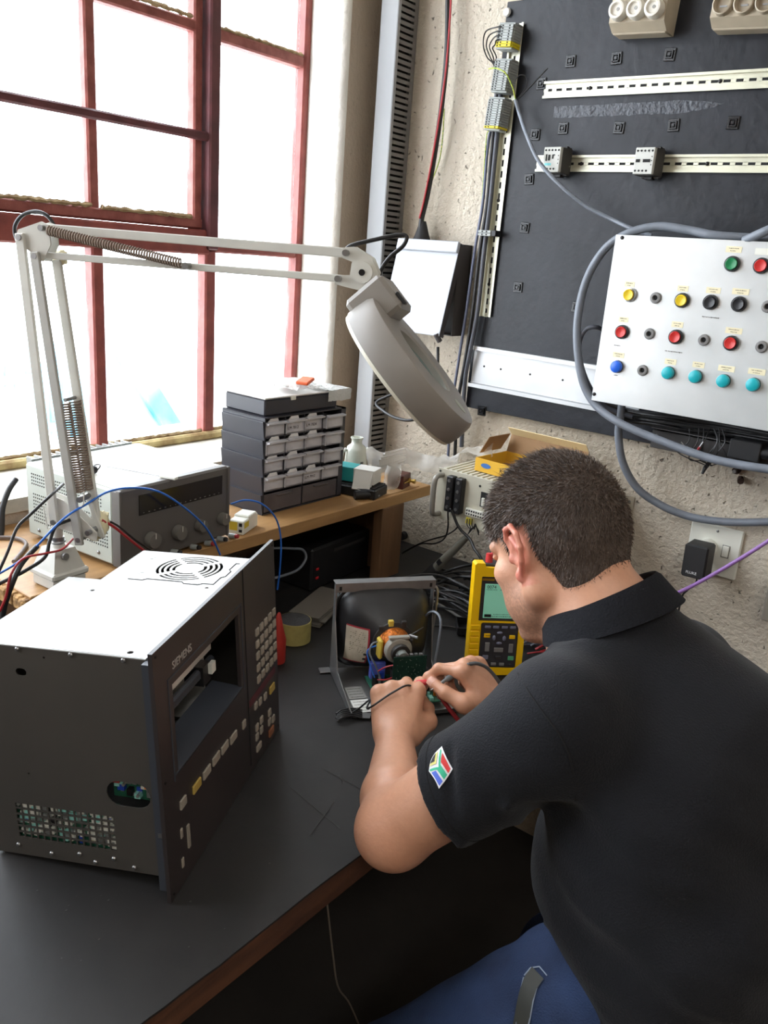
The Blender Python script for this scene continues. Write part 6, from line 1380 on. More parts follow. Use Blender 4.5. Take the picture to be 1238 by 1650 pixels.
decal(lx0-0.0005, lx1-0.003, lz0+0.003, lz1-0.003, 0.0014, mat('sticker_cream', (188, 176, 156), 0.5, var=(60, 0.1)), 'sticker_face', dk)
for (a, b_) in ((0.046, 0.052), (0.046, 0.064)): decal(a, a+0.005, b_, b_+0.005, 0.0019, m_slot, 'black_square', dk, 2, 2)
r_ = random.Random(5); mb = MB()
for i in range(11):
    z = 0.070+i*0.0042; x = 0.022
    while x < 0.046:
        w_ = r_.uniform(0.001, 0.004)
        if x+w_ < 0.048 and r_.random() < 0.75: mb.box((x+w_/2, funnel_y(x+w_/2, z)-0.0018, z), (w_, 0.0004, 0.0010))
        x += w_+0.0012
mb.build('sticker_print', mat('sticker_print', (120, 108, 94), 0.6), dk, kind='stuff')
# deflection yoke
m_cu = mat('copper_winding', (214, 120, 36), 0.35, 0.5, var=(220, 0.5), rgb2=(120, 60, 20), bump=(200, 0.8)); m_yk = mat('yoke_plastic', (150, 146, 136), 0.45); m_ykb = mat('yoke_black', (44, 40, 38), 0.5)
Mn = Matrix.Translation((cx, 0, cz)) @ Matrix.Rotation(math.radians(90), 4, 'X')   # local z -> -y
mb = MB(); mb.lathe([(0.036, 0.078), (0.040, 0.080), (0.040, 0.084), (0.030, 0.088)], 32, M=Mn); mb.build('yoke_rear_flange', m_ykb, crt, smooth=35)
mb = MB(); mb.lathe([(0.033, 0.084), (0.030, 0.094), (0.024, 0.108), (0.020, 0.112)], 32, M=Mn, cap=False); mb.build('copper_coil', m_cu, crt, smooth=50)
for s in (-1, 1): MB().box((cx+s*0.030, -0.096, cz-0.004), (0.008, 0.022, 0.040), Matrix.Identity(4), ch=0.003).build('ferrite_half', m_ykb if s > 0 else mat('yoke_tape_yellow', (206, 178, 70), 0.5), crt)
mb = MB(); mb.lathe([(0.017, 0.110), (0.026, 0.110), (0.027, 0.118), (0.024, 0.124), (0.014, 0.126)], 28, M=Mn, cap=False); mb.build('yoke_front_ring', m_yk, crt, smooth=35)
MB().box((cx, -0.117, cz+0.026), (0.040, 0.010, 0.005), ch=0.001).build('clamp_bar', m_yk, crt); MB().cyl((cx+0.022, -0.112, cz+0.026), (cx+0.034, -0.124, cz+0.026), 0.003, n=8).build('clamp_screw', m_screw, crt)
for (a, l) in ((100, 0.012), (62, 0.014), (130, 0.009)):
    ca, sa = math.cos(math.radians(a)), math.sin(math.radians(a)); MB().box((cx+0.040*ca, -0.083, cz+0.040*sa), (0.010, 0.008, l), Matrix.Identity(4), ch=0.001).build('magnet_tab', m_ykb if a != 100 else mat('yoke_tape_yellow', (206, 178, 70), 0.5), crt)
MB().lathe([(0.012, 0.128), (0.018, 0.128), (0.018, 0.138), (0.012, 0.138)], 24, M=Mn, cap=False).build('neck_magnet', m_ykb, crt, smooth=30)
# neck board facing the camera
mb = MB(); Mk = Matrix.Translation((cx+0.012, -0.154, 0.070)); mb.box((0, 0, 0), (0.064, 0.0018, 0.066), Mk); nb = mb.build('neck_board', m_pcb_d, crt)
mb = MB(); r_ = random.Random(9)
for i in range(70): mb.sphere((cx+0.012+r_.uniform(-.029, .029), -0.1552, 0.070+r_.uniform(-.030, .030)), r_.uniform(.0004, .0008), 6)
mb.build('solder_joint', m_gold, nb, kind='stuff')
mb = MB()
for i in range(6): mb.box((cx-0.012+i*0.009, -0.150, 0.104), (0.006, 0.006, 0.003))
mb.build('edge_contact', m_screw, nb, kind='stuff')
# base board with parts
MB().box((0.118, -0.118, 0.016), (0.130, 0.112, 0.0016)).build('base_board', m_pcb, crt)
bb = [o for o in children(crt) if o.name.startswith('base_board')][0]
populate(bb, Matrix.Translation((0, 0, 0.0168)), 0.056, -0.172, 0.182, -0.066, 80, 14, 0.016, [1, 5, 0.6, 1, 1.4, 2, 0.5], (0.004, 0.013))
MB().box((0.075, -0.070, 0.034), (0.030, 0.012, 0.034), ch=0.001).build('blue_block', mat('blue_capacitor', (92, 104, 196), 0.45), crt)
mb = MB(); mb.cyl((0.064, -0.100, 0.017), (0.064, -0.100, 0.036), 0.007, n=16); mb.build('capacitor', m_darkscrew, crt, smooth=35)
MB().cyl((0.105, -0.095, 0.017), (0.105, -0.095, 0.046), 0.011, n=18).build('transformer', m_ykb, crt, smooth=35)
MB().box((0.125, -0.072, 0.040), (0.034, 0.030, 0.046), ch=0.002).build('flyback', m_ykb, crt, smooth=30)
for (c_, s_, nm, m_) in (((0.026, -0.100, 0.0045), (0.034, 0.044, 0.0006), 'type_plate', mat('grey_sticker', (150, 150, 146), 0.4)), ((0.026, -0.148, 0.0045), (0.034, 0.044, 0.0006), 'type_plate', mat('white_sticker', (220, 220, 216), 0.4))):
    o = MB().box(c_, s_).build(nm, m_, crt); b_ = MB()
    for k in range(4): scribble(b_, c_[0]-0.013, c_[1]-0.016+k*0.010, c_[0]+0.012, c_[2]+0.0005, 0.0022, r_)
    b_.build('print', m_ink, o, kind='stuff')
def crtwire(pts, r, m): MB().tube(catmull(pts, 6), r, 6).build('wire', m, crt, smooth=60)
crtwire([(cx-0.022, -0.088, cz+0.004), (cx-0.044, -0.096, cz+0.006), (cx-0.050, -0.100, cz-0.012), (cx-0.038, -0.104, cz-0.036), (cx-0.028, -0.104, cz-0.060)], 0.0018, m_greycable)
crtwire([(cx-0.026, -0.086, cz-0.002), (cx-0.052, -0.094, cz-0.008), (cx-0.050, -0.100, cz-0.028), (cx-0.036, -0.104, cz-0.066)], 0.0014, m_bluewire)
crtwire([(cx-0.010, -0.150, cz-0.012), (cx-0.030, -0.142, cz-0.020), (cx-0.040, -0.130, cz-0.034)], 0.0012, m_redwire)
crtwire([(cx-0.012, -0.150, cz-0.036), (cx-0.028, -0.146, cz-0.044), (cx-0.040, -0.130, cz-0.052)], 0.0014, m_redwire)
crtwire([(0.170, -0.035, 0.120), (0.182, -0.060, 0.146), (0.190, -0.085, 0.140), (0.184, -0.100, 0.095), (0.176, -0.106, 0.045), (0.172, -0.104, 0.024)], 0.0026, m_greycable)
crtwire([(cx+0.018, -0.100, cz+0.014), (cx+0.040, -0.104, cz+0.030), (cx+0.056, -0.090, cz+0.030)], 0.0016, m_blackcable)
crtwire([(0.194, -0.004, 0.178), (0.206, -0.010, 0.172), (0.208, -0.010, 0.140), (0.205, -0.008, 0.06), (0.200, -0.02, 0.02)], 0.0034, m_frame)

# ================================================================== heaps of cable at the back of the bench
def heap(name, label, cxy, n, seed, m, r, ext=(0.12, 0.06, 0.05), ang=0.0):
    r_ = random.Random(seed); mb = MB()
    for i in range(n):
        a = ang+r_.uniform(-.5, .5); c = Vector((cxy[0]+r_.uniform(-1, 1)*ext[0]*0.4, cxy[1]+r_.uniform(-1, 1)*ext[1]*0.5, 0.752+r+r_.uniform(0, ext[2])))
        pts = []; L_ = r_.uniform(0.6, 1.2)*ext[0]; bend = r_.uniform(-.06, .06)
        for k in range(6):
            u = k/5*2-1; p = Vector((u*L_, bend*(1-u*u)+r_.uniform(-.008, .008), 0)); p.rotate(Matrix.Rotation(a, 3, 'Z')); z = c.z*(1-0.0)-(abs(u)**2)*(c.z-0.752-r)*0.8
            pts.append((c.x+p.x, c.y+p.y, max(z, 0.7515+r)))
        mb.tube(catmull(pts, 5), r*r_.uniform(.7, 1.2), 6)
    o = mb.build(name, m, smooth=60); return tag(o, label, 'cables', kind='stuff')
heap('cable_heap', 'heap of dark grey cables on the bench behind the cathode ray tube', (0.62, -0.30), 26, 3, m_blackcable, 0.0036, (0.15, 0.16, 0.075), -0.25)
heap('cable_heap', 'tangle of thin black and grey cables on the bench to the right of the meter', (0.86, -0.28), 24, 8, m_darkgrey_cable, 0.0026, (0.10, 0.20, 0.06), 0.5)
heap('red_lead_tangle', 'tangle of thin red leads on the bench to the right of the meter', (0.875, -0.34), 7, 13, m_redwire, 0.0024, (0.06, 0.12, 0.05), 0.9)
t = thing('black_tray', 'small open black plastic tray among the cables behind the meter', 'tray', rz((0.700, -0.375, 0.7515), 38))
for c_, s_ in (((0, 0, 0.002), (0.10, 0.06, 0.003)), ((0, 0.029, 0.010), (0.10, 0.003, 0.018)), ((0, -0.029, 0.010), (0.10, 0.003, 0.018)), ((0.049, 0, 0.010), (0.003, 0.06, 0.018)), ((-0.049, 0, 0.010), (0.003, 0.06, 0.018))): MB().box(c_, s_, ch=0.0008).build('tray_wall', m_black, t)
cable('black_cable', 'black cable lying straight across the mat between the tube and the meter', [(700, 1008, 2, 0.754), (725, 1010, 2, 0.754), (755, 1015, 2, 0.754)], 0.0030, m_blackcable)
cable('grey_cable', 'pale grey cable lying on the mat just left of the meter', [(690, 965, 2, 0.756), (715, 978, 2, 0.757), (748, 998, 2, 0.757), (775, 1005, 2, 0.757)], 0.0034, mat('pale_grey_cable', (150, 150, 146), 0.5))
cable('thin_cable', 'thin pale cable hanging under the front edge of the bench', [(525, 1435, 0, 0.90), (530, 1480, 0, 0.90), (537, 1540, 0, 0.90), (545, 1590, 0, 0.90), (565, 1620, 0, 0.88), (590, 1680, 0, 0.86)], 0.0016, mat('thin_pale_cable', (110, 100, 90), 0.5))
# ================================================================== the person
class SDF:
    def __init__(s, lo, hi, h):
        s.h = h; s.lo = np.array(lo, float); n = np.ceil((np.array(hi)-s.lo)/h).astype(int)+1; s.n = n
        s.F = np.full(tuple(n), 0.05, np.float32); s.ax = [(s.lo[i]+h*np.arange(n[i])).astype(np.float32) for i in range(3)]
    def box(s, lo, hi):
        a = np.clip(np.floor((np.array(lo)-s.lo)/s.h).astype(int), 0, s.n-1); b = np.clip(np.ceil((np.array(hi)-s.lo)/s.h).astype(int)+1, 1, s.n)
        sl = tuple(slice(a[i], b[i]) for i in range(3)); X = s.ax[0][sl[0]][:, None, None]; Y = s.ax[1][sl[1]][None, :, None]; Z = s.ax[2][sl[2]][None, None, :]
        return sl, X, Y, Z, all(b > a)
    def comb(s, sl, d, k, op):
        A = s.F[sl]
        if op == 'u':
            if k > 0: h = np.maximum(k-np.abs(A-d), 0)/k; s.F[sl] = np.minimum(A, d)-h*h*k*0.25
            else: s.F[sl] = np.minimum(A, d)
        elif op == 's':
            d = -d; h = np.maximum(k-np.abs(A-d), 0)/max(k, 1e-6); s.F[sl] = np.maximum(A, d)+h*h*k*0.25
    def cone(s, a, b, ra, rb, k=0.01, op='u'):
        a = np.array(a, float); b = np.array(b, float); m = k+0.012; R = max(ra, rb)+m
        sl, X, Y, Z, ok = s.box(np.minimum(a, b)-R, np.maximum(a, b)+R)
        if not ok: return
        ab = b-a; L2 = float(ab@ab)+1e-12
        t = np.clip(((X-a[0])*ab[0]+(Y-a[1])*ab[1]+(Z-a[2])*ab[2])/L2, 0, 1)
        d = np.sqrt((X-a[0]-t*ab[0])**2+(Y-a[1]-t*ab[1])**2+(Z-a[2]-t*ab[2])**2)-(ra+(rb-ra)*t)
        s.comb(sl, d.astype(np.float32), k, op)
    def ell(s, c, r, k=0.01, R=None, op='u'):
        c = np.array(c, float); r = np.array(r, float); R = np.eye(3) if R is None else np.array(R, float)   # columns = axes
        ext = np.sqrt(((R*r)**2).sum(1))+k+0.012
        sl, X, Y, Z, ok = s.box(c-ext, c+ext)
        if not ok: return
        P = [(X-c[0])*R[0, i]+(Y-c[1])*R[1, i]+(Z-c[2])*R[2, i] for i in range(3)]
        k0 = np.sqrt(sum((P[i]/r[i])**2 for i in range(3))); k1 = np.sqrt(sum((P[i]/r[i]**2)**2 for i in range(3)))+1e-9
        s.comb(sl, (k0*(k0-1)/k1).astype(np.float32), k, op)
    def cut(s, p, n, lo=None, hi=None):
        """keep only the side where (x-p).n < 0"""
        p = np.array(p, float); n = np.array(n, float); n = n/np.linalg.norm(n)
        sl, X, Y, Z, ok = s.box(s.lo if lo is None else lo, (s.lo+s.h*s.n) if hi is None else hi)
        d = (X-p[0])*n[0]+(Y-p[1])*n[1]+(Z-p[2])*n[2]; s.F[sl] = np.maximum(s.F[sl], d.astype(np.float32))
    def mesh(s, name, m, parent, smooth=True, relax=1):
        F = s.F; S = F < 0; n = s.n
        cnt = np.zeros(tuple(n-1), np.uint8); offs = [(i, j, k) for i in (0, 1) for j in (0, 1) for k in (0, 1)]
        for (i, j, k) in offs: cnt += S[i:n[0]-1+i, j:n[1]-1+j, k:n[2]-1+k]
        C = np.argwhere((cnt > 0) & (cnt < 8)); idx = np.full(tuple(n-1), -1, np.int32); idx[C[:, 0], C[:, 1], C[:, 2]] = np.arange(len(C))
        vals = {o: F[C[:, 0]+o[0], C[:, 1]+o[1], C[:, 2]+o[2]] for o in offs}
        pos = np.zeros((len(C), 3)); w = np.zeros(len(C))
        for o in offs:
            for a in range(3):
                if o[a] == 0:
                    p = list(o); p[a] = 1; fa, fb = vals[o], vals[tuple(p)]; cr = (fa < 0) != (fb < 0); t = np.where(cr, fa/np.where(cr, fa-fb, 1), 0)
                    q = np.tile(np.array(o, float), (len(C), 1)); q[:, a] += t; pos += q*cr[:, None]; w += cr
        V = (C+pos/w[:, None])*s.h+s.lo; Q = []
        for a in range(3):
            b, c = (a+1) % 3, (a+2) % 3; sl0 = [slice(1, -1)]*3; sl0[a] = slice(0, -1); A = S[tuple(sl0)]; sl1 = list(sl0); sl1[a] = slice(1, None); B = S[tuple(sl1)]
            E = np.argwhere(A != B); st = A[E[:, 0], E[:, 1], E[:, 2]]; E = E+1; E[:, a] -= 1
            def at(db, dc): q = E.copy(); q[:, b] -= db; q[:, c] -= dc; return idx[q[:, 0], q[:, 1], q[:, 2]]
            q = np.stack([at(1, 1), at(0, 1), at(0, 0), at(1, 0)], 1); q[~st] = q[~st][:, ::-1]; Q.append(q[(q >= 0).all(1)])
        Q = np.concatenate(Q)
        for _ in range(relax):   # light laplacian smoothing
            acc = np.zeros_like(V); ct = np.zeros(len(V))
            for i in range(4):
                np.add.at(acc, Q[:, i], V[Q[:, (i+1) % 4]]); np.add.at(ct, Q[:, i], 1)
                np.add.at(acc, Q[:, i], V[Q[:, i-1]]); np.add.at(ct, Q[:, i], 1)
            V = V*0.4+0.6*acc/np.maximum(ct, 1)[:, None]
        me = bpy.data.meshes.new(name); me.vertices.add(len(V)); me.vertices.foreach_set('co', V.astype(np.float32).ravel())
        me.loops.add(len(Q)*4); me.loops.foreach_set('vertex_index', Q.astype(np.int32).ravel()); me.polygons.add(len(Q)); me.polygons.foreach_set('loop_start', np.arange(len(Q), dtype=np.int32)*4)
        me.polygons.foreach_set('use_smooth', np.ones(len(Q), bool)); me.update(calc_edges=True); me.validate(); me.materials.append(m)
        return link(name, me, parent), V

def v3(*a): return np.array(a, float)
def nrm(a): a = np.array(a, float); return a/np.linalg.norm(a)
# ---- pose (metres, world)
az, phi = math.radians(163), math.radians(29)
Fh = v3(math.cos(az), math.sin(az), 0); Zw = v3(0, 0, 1); Lh = np.cross(Zw, Fh)
hx = math.cos(phi)*Fh-math.sin(phi)*Zw; hz = math.cos(phi)*Zw+math.sin(phi)*Fh
HS = 1.015
H0 = np.array(AT(901, 879, 1.185))
HR = np.stack([hx, Lh, hz], 1)
def hp(x, y, z): return H0+HS*(HR @ v3(x, y, z))
shL, shR = v3(1.200, -1.045, 1.022), v3(1.240, -0.695, 0.985)
elL, wrL = v3(1.032, -1.118, 0.822), v3(0.900, -0.945, 0.818)
elR, wrR = v3(1.165, -0.640, 0.800), v3(0.990, -0.772, 0.842)
chest, neckb = v3(1.300, -0.880, 0.94), v3(1.192, -0.872, 1.085)

def hand(S, w, X, Z, side, curls, thumb, sc=1.0, fore=None):
    X = nrm(X); Z = nrm(Z-X*(Z@X)); Y = (np.cross(X, Z) if side == 'L' else np.cross(Z, X))
    g = lambda x, y, z: w+sc*(X*x+Y*y+Z*z)
    R_ = np.stack([X, Y, Z], 1)
    S.ell(g(0.045, -0.002, 0.0), (0.050*sc, 0.036*sc, 0.0175*sc), 0.014, R_); S.ell(g(0.010, 0, 0), (0.030*sc, 0.029*sc, 0.021*sc), 0.016, R_)
    mcp = [(0.086, 0.030), (0.091, 0.009), (0.087, -0.013), (0.078, -0.033)]; ln = [(0.040, 0.025, 0.020), (0.044, 0.028, 0.021), (0.041, 0.026, 0.020), (0.032, 0.020, 0.018)]; rad = [0.0095, 0.0098, 0.0092, 0.0082]; tips = []; nails = []
    for i in range(4):
        m_ = g(mcp[i][0], mcp[i][1], 0.002); S.cone(g(0.015, mcp[i][1]*0.6, 0.0), m_, 0.013*sc, 0.0125*sc, 0.012)
        S.ell(m_+Z*0.003*sc, (0.012*sc, 0.010*sc, 0.010*sc), 0.008, R_)
        a = 0; p = m_; spread = mcp[i][1]*1.5
        for j in range(3):
            a += math.radians(curls[i][j]); d = nrm(X*math.cos(a)-Z*math.sin(a)+Y*spread*math.cos(a)); q = p+d*ln[i][j]*sc
            r0 = rad[i]*(1-0.07*j)*sc; r1 = rad[i]*(1-0.07*(j+1))*sc; S.cone(p, q, r0, r1, 0.004 if j else 0.006)
            if j: S.ell(p+(X*math.sin(a)+Z*math.cos(a))*0.001, (r0*1.06,)*3, 0.003)
            p = q
        nails.append((p-d*0.006*sc, d, nrm(X*math.sin(a)+Z*math.cos(a)), r1)); tips.append(p)
    pts = [g(*t) for t in thumb]; rr_ = [0.017, 0.0135, 0.0115, 0.0098]
    for j in range(3): S.cone(pts[j], pts[j+1], rr_[j]*sc, rr_[j+1]*sc, 0.010 if j == 0 else 0.004)
    S.cone(g(0.03, 0.01, -0.004), pts[1], 0.014*sc, 0.012*sc, 0.014); tips.append(pts[3])
    d = nrm(pts[3]-pts[2]); nz = nrm(Y*0.75+Z*0.65); nz = nrm(nz-d*(nz@d)); nails.append((pts[3]-d*0.002, d, nz, 0.0098*sc))
    return tips, nails, (X, Y, Z)

B_ = SDF((0.775, -1.215, 0.70), (1.40, -0.575, 1.345), 0.0023)
# torso core, neck, arms
B_.ell(chest, (0.12, 0.165, 0.13), 0.03); B_.cone(shL, shR, 0.055, 0.055, 0.04); B_.cone(neckb, chest, 0.075, 0.10, 0.05)
B_.cone(shL, elL, 0.056, 0.049, 0.03); B_.cone(shR, elR, 0.056, 0.048, 0.03)
fm = elL+(wrL-elL)*0.32
B_.ell(elL+v3(0.004, -0.002, -0.002), (0.044, 0.044, 0.042), 0.02)
B_.cone(elL, fm, 0.042, 0.045, 0.02); B_.cone(fm, wrL, 0.045, 0.0290, 0.015)
fr = elR+(wrR-elR)*0.3; B_.cone(elR, fr, 0.043, 0.043, 0.03); B_.cone(fr, wrR, 0.043, 0.028, 0.02)
B_.cone(hp(-0.036, 0, -0.045), neckb, 0.056*HS, 0.064, 0.03); B_.cone(hp(-0.005, 0, -0.085), neckb+v3(-0.035, 0, -0.02), 0.042, 0.055, 0.03)
B_.cone(neckb+v3(0.0, -0.02, -0.03), shL+v3(0, 0.03, 0.0), 0.045, 0.045, 0.04); B_.cone(neckb+v3(0.0, 0.02, -0.03), shR+v3(0, -0.03, 0.0), 0.045, 0.045, 0.04)
# head
def he(c, r, k=0.01, op='u', R=None): B_.ell(hp(*c), np.array(r)*HS, k, HR if R is None else R, op)
def hc(a, b, ra, rb, k=0.008, op='u'): B_.cone(hp(*a), hp(*b), ra*HS, rb*HS, k, op)
he((-0.010, 0, 0.035), (0.091, 0.074, 0.088), 0.02); he((0.030, 0, 0.040), (0.062, 0.064, 0.062), 0.02); he((-0.044, 0, 0.005), (0.055, 0.065, 0.065), 0.02)
he((0.036, 0, -0.030), (0.052, 0.058, 0.078), 0.02); he((0.045, 0, -0.065), (0.045, 0.046, 0.050), 0.02)
for s in (-1, 1):
    hc((-0.004, s*0.058, -0.052), (0.060, s*0.022, -0.100), 0.017, 0.018, 0.022); hc((-0.006, s*0.062, -0.02), (-0.002, s*0.060, -0.055), 0.013, 0.016, 0.02)
    he((0.062, s*0.043, -0.022), (0.024, 0.022, 0.022), 0.018); hc((0.078, s*0.046, 0.018), (0.092, s*0.012, 0.017), 0.0085, 0.010, 0.012)
    he((0.052, s*0.038, -0.065), (0.03, 0.022, 0.030), 0.02)
he((0.074, 0, -0.100), (0.018, 0.024, 0.017), 0.016)
he((0.058, 0.0, -0.112), (0.040, 0.036, 0.014), 0.02)
for s in (-1, 1): he((0.098, s*0.033, -0.003), (0.015, 0.018, 0.012), 0.012, 's')
hc((0.092, 0, 0.006), (0.114, 0, -0.030), 0.0080, 0.0105, 0.010); he((0.104, 0, -0.034), (0.012, 0.017, 0.009), 0.006)
for s in (-1, 1): he((0.079, s*0.031, -0.002), (0.012, 0.012, 0.012), 0.002); hc((0.083, s*0.046, 0.004), (0.091, s*0.022, 0.005), 0.004, 0.004, 0.004)
he((0.090, 0, -0.060), (0.012, 0.024, 0.006), 0.006); he((0.088, 0, -0.070), (0.012, 0.022, 0.007), 0.006); hc((0.100, -0.022, -0.065), (0.100, 0.022, -0.065), 0.002, 0.002, 0.003, 's')
for s in (-1, 1):
    Y = lambda y: s*y
    he((-0.002, Y(0.074), 0.002), (0.018, 0.007, 0.029), 0.006)
    pts = [(0.014, 0.073, 0.004), (0.016, 0.077, 0.022), (0.008, 0.082, 0.034), (-0.008, 0.087, 0.036), (-0.020, 0.091, 0.024), (-0.022, 0.091, 0.006), (-0.015, 0.088, -0.012), (-0.004, 0.082, -0.026)]
    for a, b in zip(pts[:-1], pts[1:]): hc((a[0], Y(a[1]), a[2]), (b[0], Y(b[1]), b[2]), 0.0040, 0.0040, 0.003)
    he((0.003, Y(0.079), -0.030), (0.0085, 0.005, 0.009), 0.005)
    hc((0.004, Y(0.080), 0.022), (-0.010, Y(0.083), 0.006), 0.0035, 0.0040, 0.004); hc((-0.010, Y(0.083), 0.006), (-0.004, Y(0.081), -0.014), 0.0040, 0.0036, 0.004)
    he((0.004, Y(0.086), -0.002), (0.009, 0.009, 0.012), 0.004, 's'); he((0.015, Y(0.076), -0.006), (0.005, 0.005, 0.007), 0.004)
# hands
tipsL, nailsL, axL = hand(B_, wrL, v3(-0.50, 0.70, 0.50), v3(0.15, -0.30, 0.94), 'L', [(38, 62, 34), (48, 66, 36), (58, 66, 36), (62, 62, 36)], [(0.016, 0.026, -0.010), (0.048, 0.047, -0.022), (0.078, 0.046, -0.036), (0.100, 0.036, -0.048)], 1.04)
tipsR, nailsR, axR = hand(B_, wrR, v3(-0.72, -0.10, 0.55), v3(0.50, 0.16, 0.60), 'R', [(44, 44, 22), (60, 62, 36), (68, 66, 38), (72, 66, 38)], [(0.018, 0.028, -0.010), (0.046, 0.050, -0.020), (0.078, 0.050, -0.034), (0.104, 0.040, -0.046)], 1.02)
m_skin = mat('skin', (214, 160, 130), 0.48, attr='skin_tone', var=(120, 0.06), bump=(260, 0.10), sub=0.08)
person = thing('person', 'man in a dark navy polo shirt and jeans leaning over the bench holding test probes', 'person', Matrix.Translation((1.38, -0.90, 0)))
PI_ = person.matrix_world.inverted()
def toloc(o):
    o.data.transform(PI_); return o
body, V = B_.mesh('body', m_skin, person, relax=1)
# skin tone by region
loc = ((V-H0) @ HR)/HS
base = np.tile(np.array([lin(208), lin(154), lin(124)]), (len(V), 1))
def blend(mask, rgb):
    global base
    mask = np.clip(mask, 0, 1)[:, None]; base = base*(1-mask)+np.array([lin(c) for c in rgb])*mask
isH = np.exp(-np.maximum(np.linalg.norm(loc, axis=1)-0.14, 0)*60)
ear = np.exp(-((np.abs(loc[:, 1])-0.086)/0.012)**2)*(np.abs(loc[:, 0]) < 0.03)*(np.abs(loc[:, 2]) < 0.045); blend(ear*0.75, (206, 112, 98))
rs = np.random.RandomState(3)
nz = np.array([noise.noise(Vector(p)*900) for p in loc[::1]]) if len(V) < 1 else rs.rand(len(V))
beard = (1/(1+np.exp(-(-0.038-loc[:, 2]+0.25*(loc[:, 0]-0.05))*180)))*(1/(1+np.exp(-(loc[:, 0]-0.006)*160)))*(1/(1+np.exp(-(loc[:, 2]+0.135)*160)))*isH
beard *= ~((np.abs(loc[:, 1]) < 0.025) & (loc[:, 2] > -0.075) & (loc[:, 2] < -0.055)); blend(beard*(0.22+0.38*nz), (96, 74, 62))
blend((1/(1+np.exp(-(loc[:, 0]-0.088)*400)))*np.exp(-((loc[:, 2]+0.065)/0.008)**2)*(np.abs(loc[:, 1]) < 0.026)*0.7, (176, 96, 90))
blend(np.exp(-((loc[:, 2]-0.020)/0.005)**2)*np.exp(-((np.abs(loc[:, 1])-0.034)/0.016)**4)*(loc[:, 0] > 0.07)*0.8, (60, 46, 38))
dh = np.minimum(np.linalg.norm(V-np.array(tipsL[4]), axis=1), np.linalg.norm(V-np.array(tipsR[4]), axis=1))
for t_ in tipsL+tipsR: blend(np.exp(-(np.linalg.norm(V-t_, axis=1)/0.012)**2)*0.45, (214, 140, 120))
el = np.linalg.norm(V-elL, axis=1); blend(np.exp(-(el/0.05)**2)*0.25, (196, 124, 100))
ca = body.data.color_attributes.new('skin_tone', 'FLOAT_COLOR', 'POINT'); ca.data.foreach_set('color', np.concatenate([base, np.ones((len(V), 1))], 1).astype(np.float32).ravel())
toloc(body)
m_nail = mat('nail', (226, 178, 160), 0.3)
for (c, d, n_, r) in nailsL+nailsR:
    t_ = np.cross(d, n_); mb = MB(); vs = []; fs = []; nu, nv = 6, 5
    for i in range(nu+1):
        for j in range(nv+1):
            u = (i/nu-0.5)*2; v = j/nv; an = u*1.0; p = c+d*((v-0.35)*0.013)+(n_*math.cos(an)+t_*math.sin(an))*(r*1.035-0.0012*max(0, abs(v-0.5)-0.35)*2); vs.append(p)
    for i in range(nu):
        for j in range(nv): a = i*(nv+1)+j; fs.append((a, a+1, a+nv+2, a+nv+1))
    mb.add([tuple(PI_ @ Vector(q)) for q in vs], fs); mb.build('nail', m_nail, person, smooth=60)
for s in (-1, 1):
    c = PI_ @ Vector(hp(0.0795, s*0.031, -0.002)); mb = MB(); mb.sphere(c, 0.0122*HS, 16); ey = mb.build('eye', mat('eye_white', (220, 214, 206), 0.2), person, smooth=60)
    f_ = Vector(HR @ v3(1, 0, -0.25)).normalized(); MB().cyl(c+f_*0.0112, c+f_*0.0131, 0.0055, 0.005, n=16).build('iris', mat('iris_brown', (70, 48, 34), 0.2), ey)

# ---- hair
Hs = SDF(H0-0.145, H0+0.150, 0.0023)
def he2(c, r, k=0.01, op='u'): Hs.ell(hp(*c), np.array(r)*HS, k, HR, op)
g_ = 0.0045
he2((-0.010, 0, 0.035), (0.091+g_, 0.074+g_, 0.088+g_), 0.02); he2((0.030, 0, 0.040), (0.062+g_, 0.064+g_, 0.062+g_*1.1), 0.02); he2((-0.044, 0, 0.005), (0.055+g_, 0.065+g_*0.7, 0.065+g_), 0.02); he2((-0.044, 0, -0.052), (0.046, 0.054, 0.040), 0.02)
X, Y, Z = [a_.astype(np.float64) for a_ in np.meshgrid(*Hs.ax, indexing='ij')]
lx, ly, lz = [((X-H0[0])*HR[0, i]+(Y-H0[1])*HR[1, i]+(Z-H0[2])*HR[2, i])/HS for i in range(3)]
# hairline: region function, positive = no hair
wob = 0.003*np.sin(lx*330+ly*210)+0.002*np.sin(ly*520+lz*410)
front = np.maximum(lx-0.084+0.35*np.maximum(0, 0.06-lz), 0.022-lz+0.9*np.maximum(0, 0.0-lx)*0)     # forehead and face side
side = np.where(lx > 0.018, np.maximum(0.026-lz, -1), -1)                                             # in front of the ear
nohair = np.where(lx > 0.026, np.maximum(0.030-lz, lx-0.088), np.where(lx > 0.004, -0.024-lz, np.where(lx > -0.026, (0.030-lz), -0.020-0.065*np.clip((-0.026-lx)/0.03, 0, 1)-lz)))
nohair = np.where((lx <= 0.026) & (lx > 0.013), np.maximum(-0.022-lz, -1), nohair)
nohair = np.where((lx <= 0.013) & (lx > -0.024), 0.036-lz, nohair)
Hs.F = np.maximum(Hs.F, (nohair+wob).astype(np.float32))
del X, Y, Z
m_hair = mat('hair_dark_brown', (78, 65, 57), 0.6, var=(40, 0.35), bump=(240, 1.0, 4), rgb2=(62, 50, 43), aniso=(1, 1, 0.25))
hair, HV = Hs.mesh('hair', m_hair, person, relax=3)
me = hair.data; npv = len(me.polygons); cen = np.zeros(npv*3, np.float32); nor = np.zeros(npv*3, np.float32); me.polygons.foreach_get('center', cen); me.polygons.foreach_get('normal', nor); cen = cen.reshape(-1, 3).astype(float); nor = nor.reshape(-1, 3).astype(float)
lc = ((cen-H0) @ HR)/HS
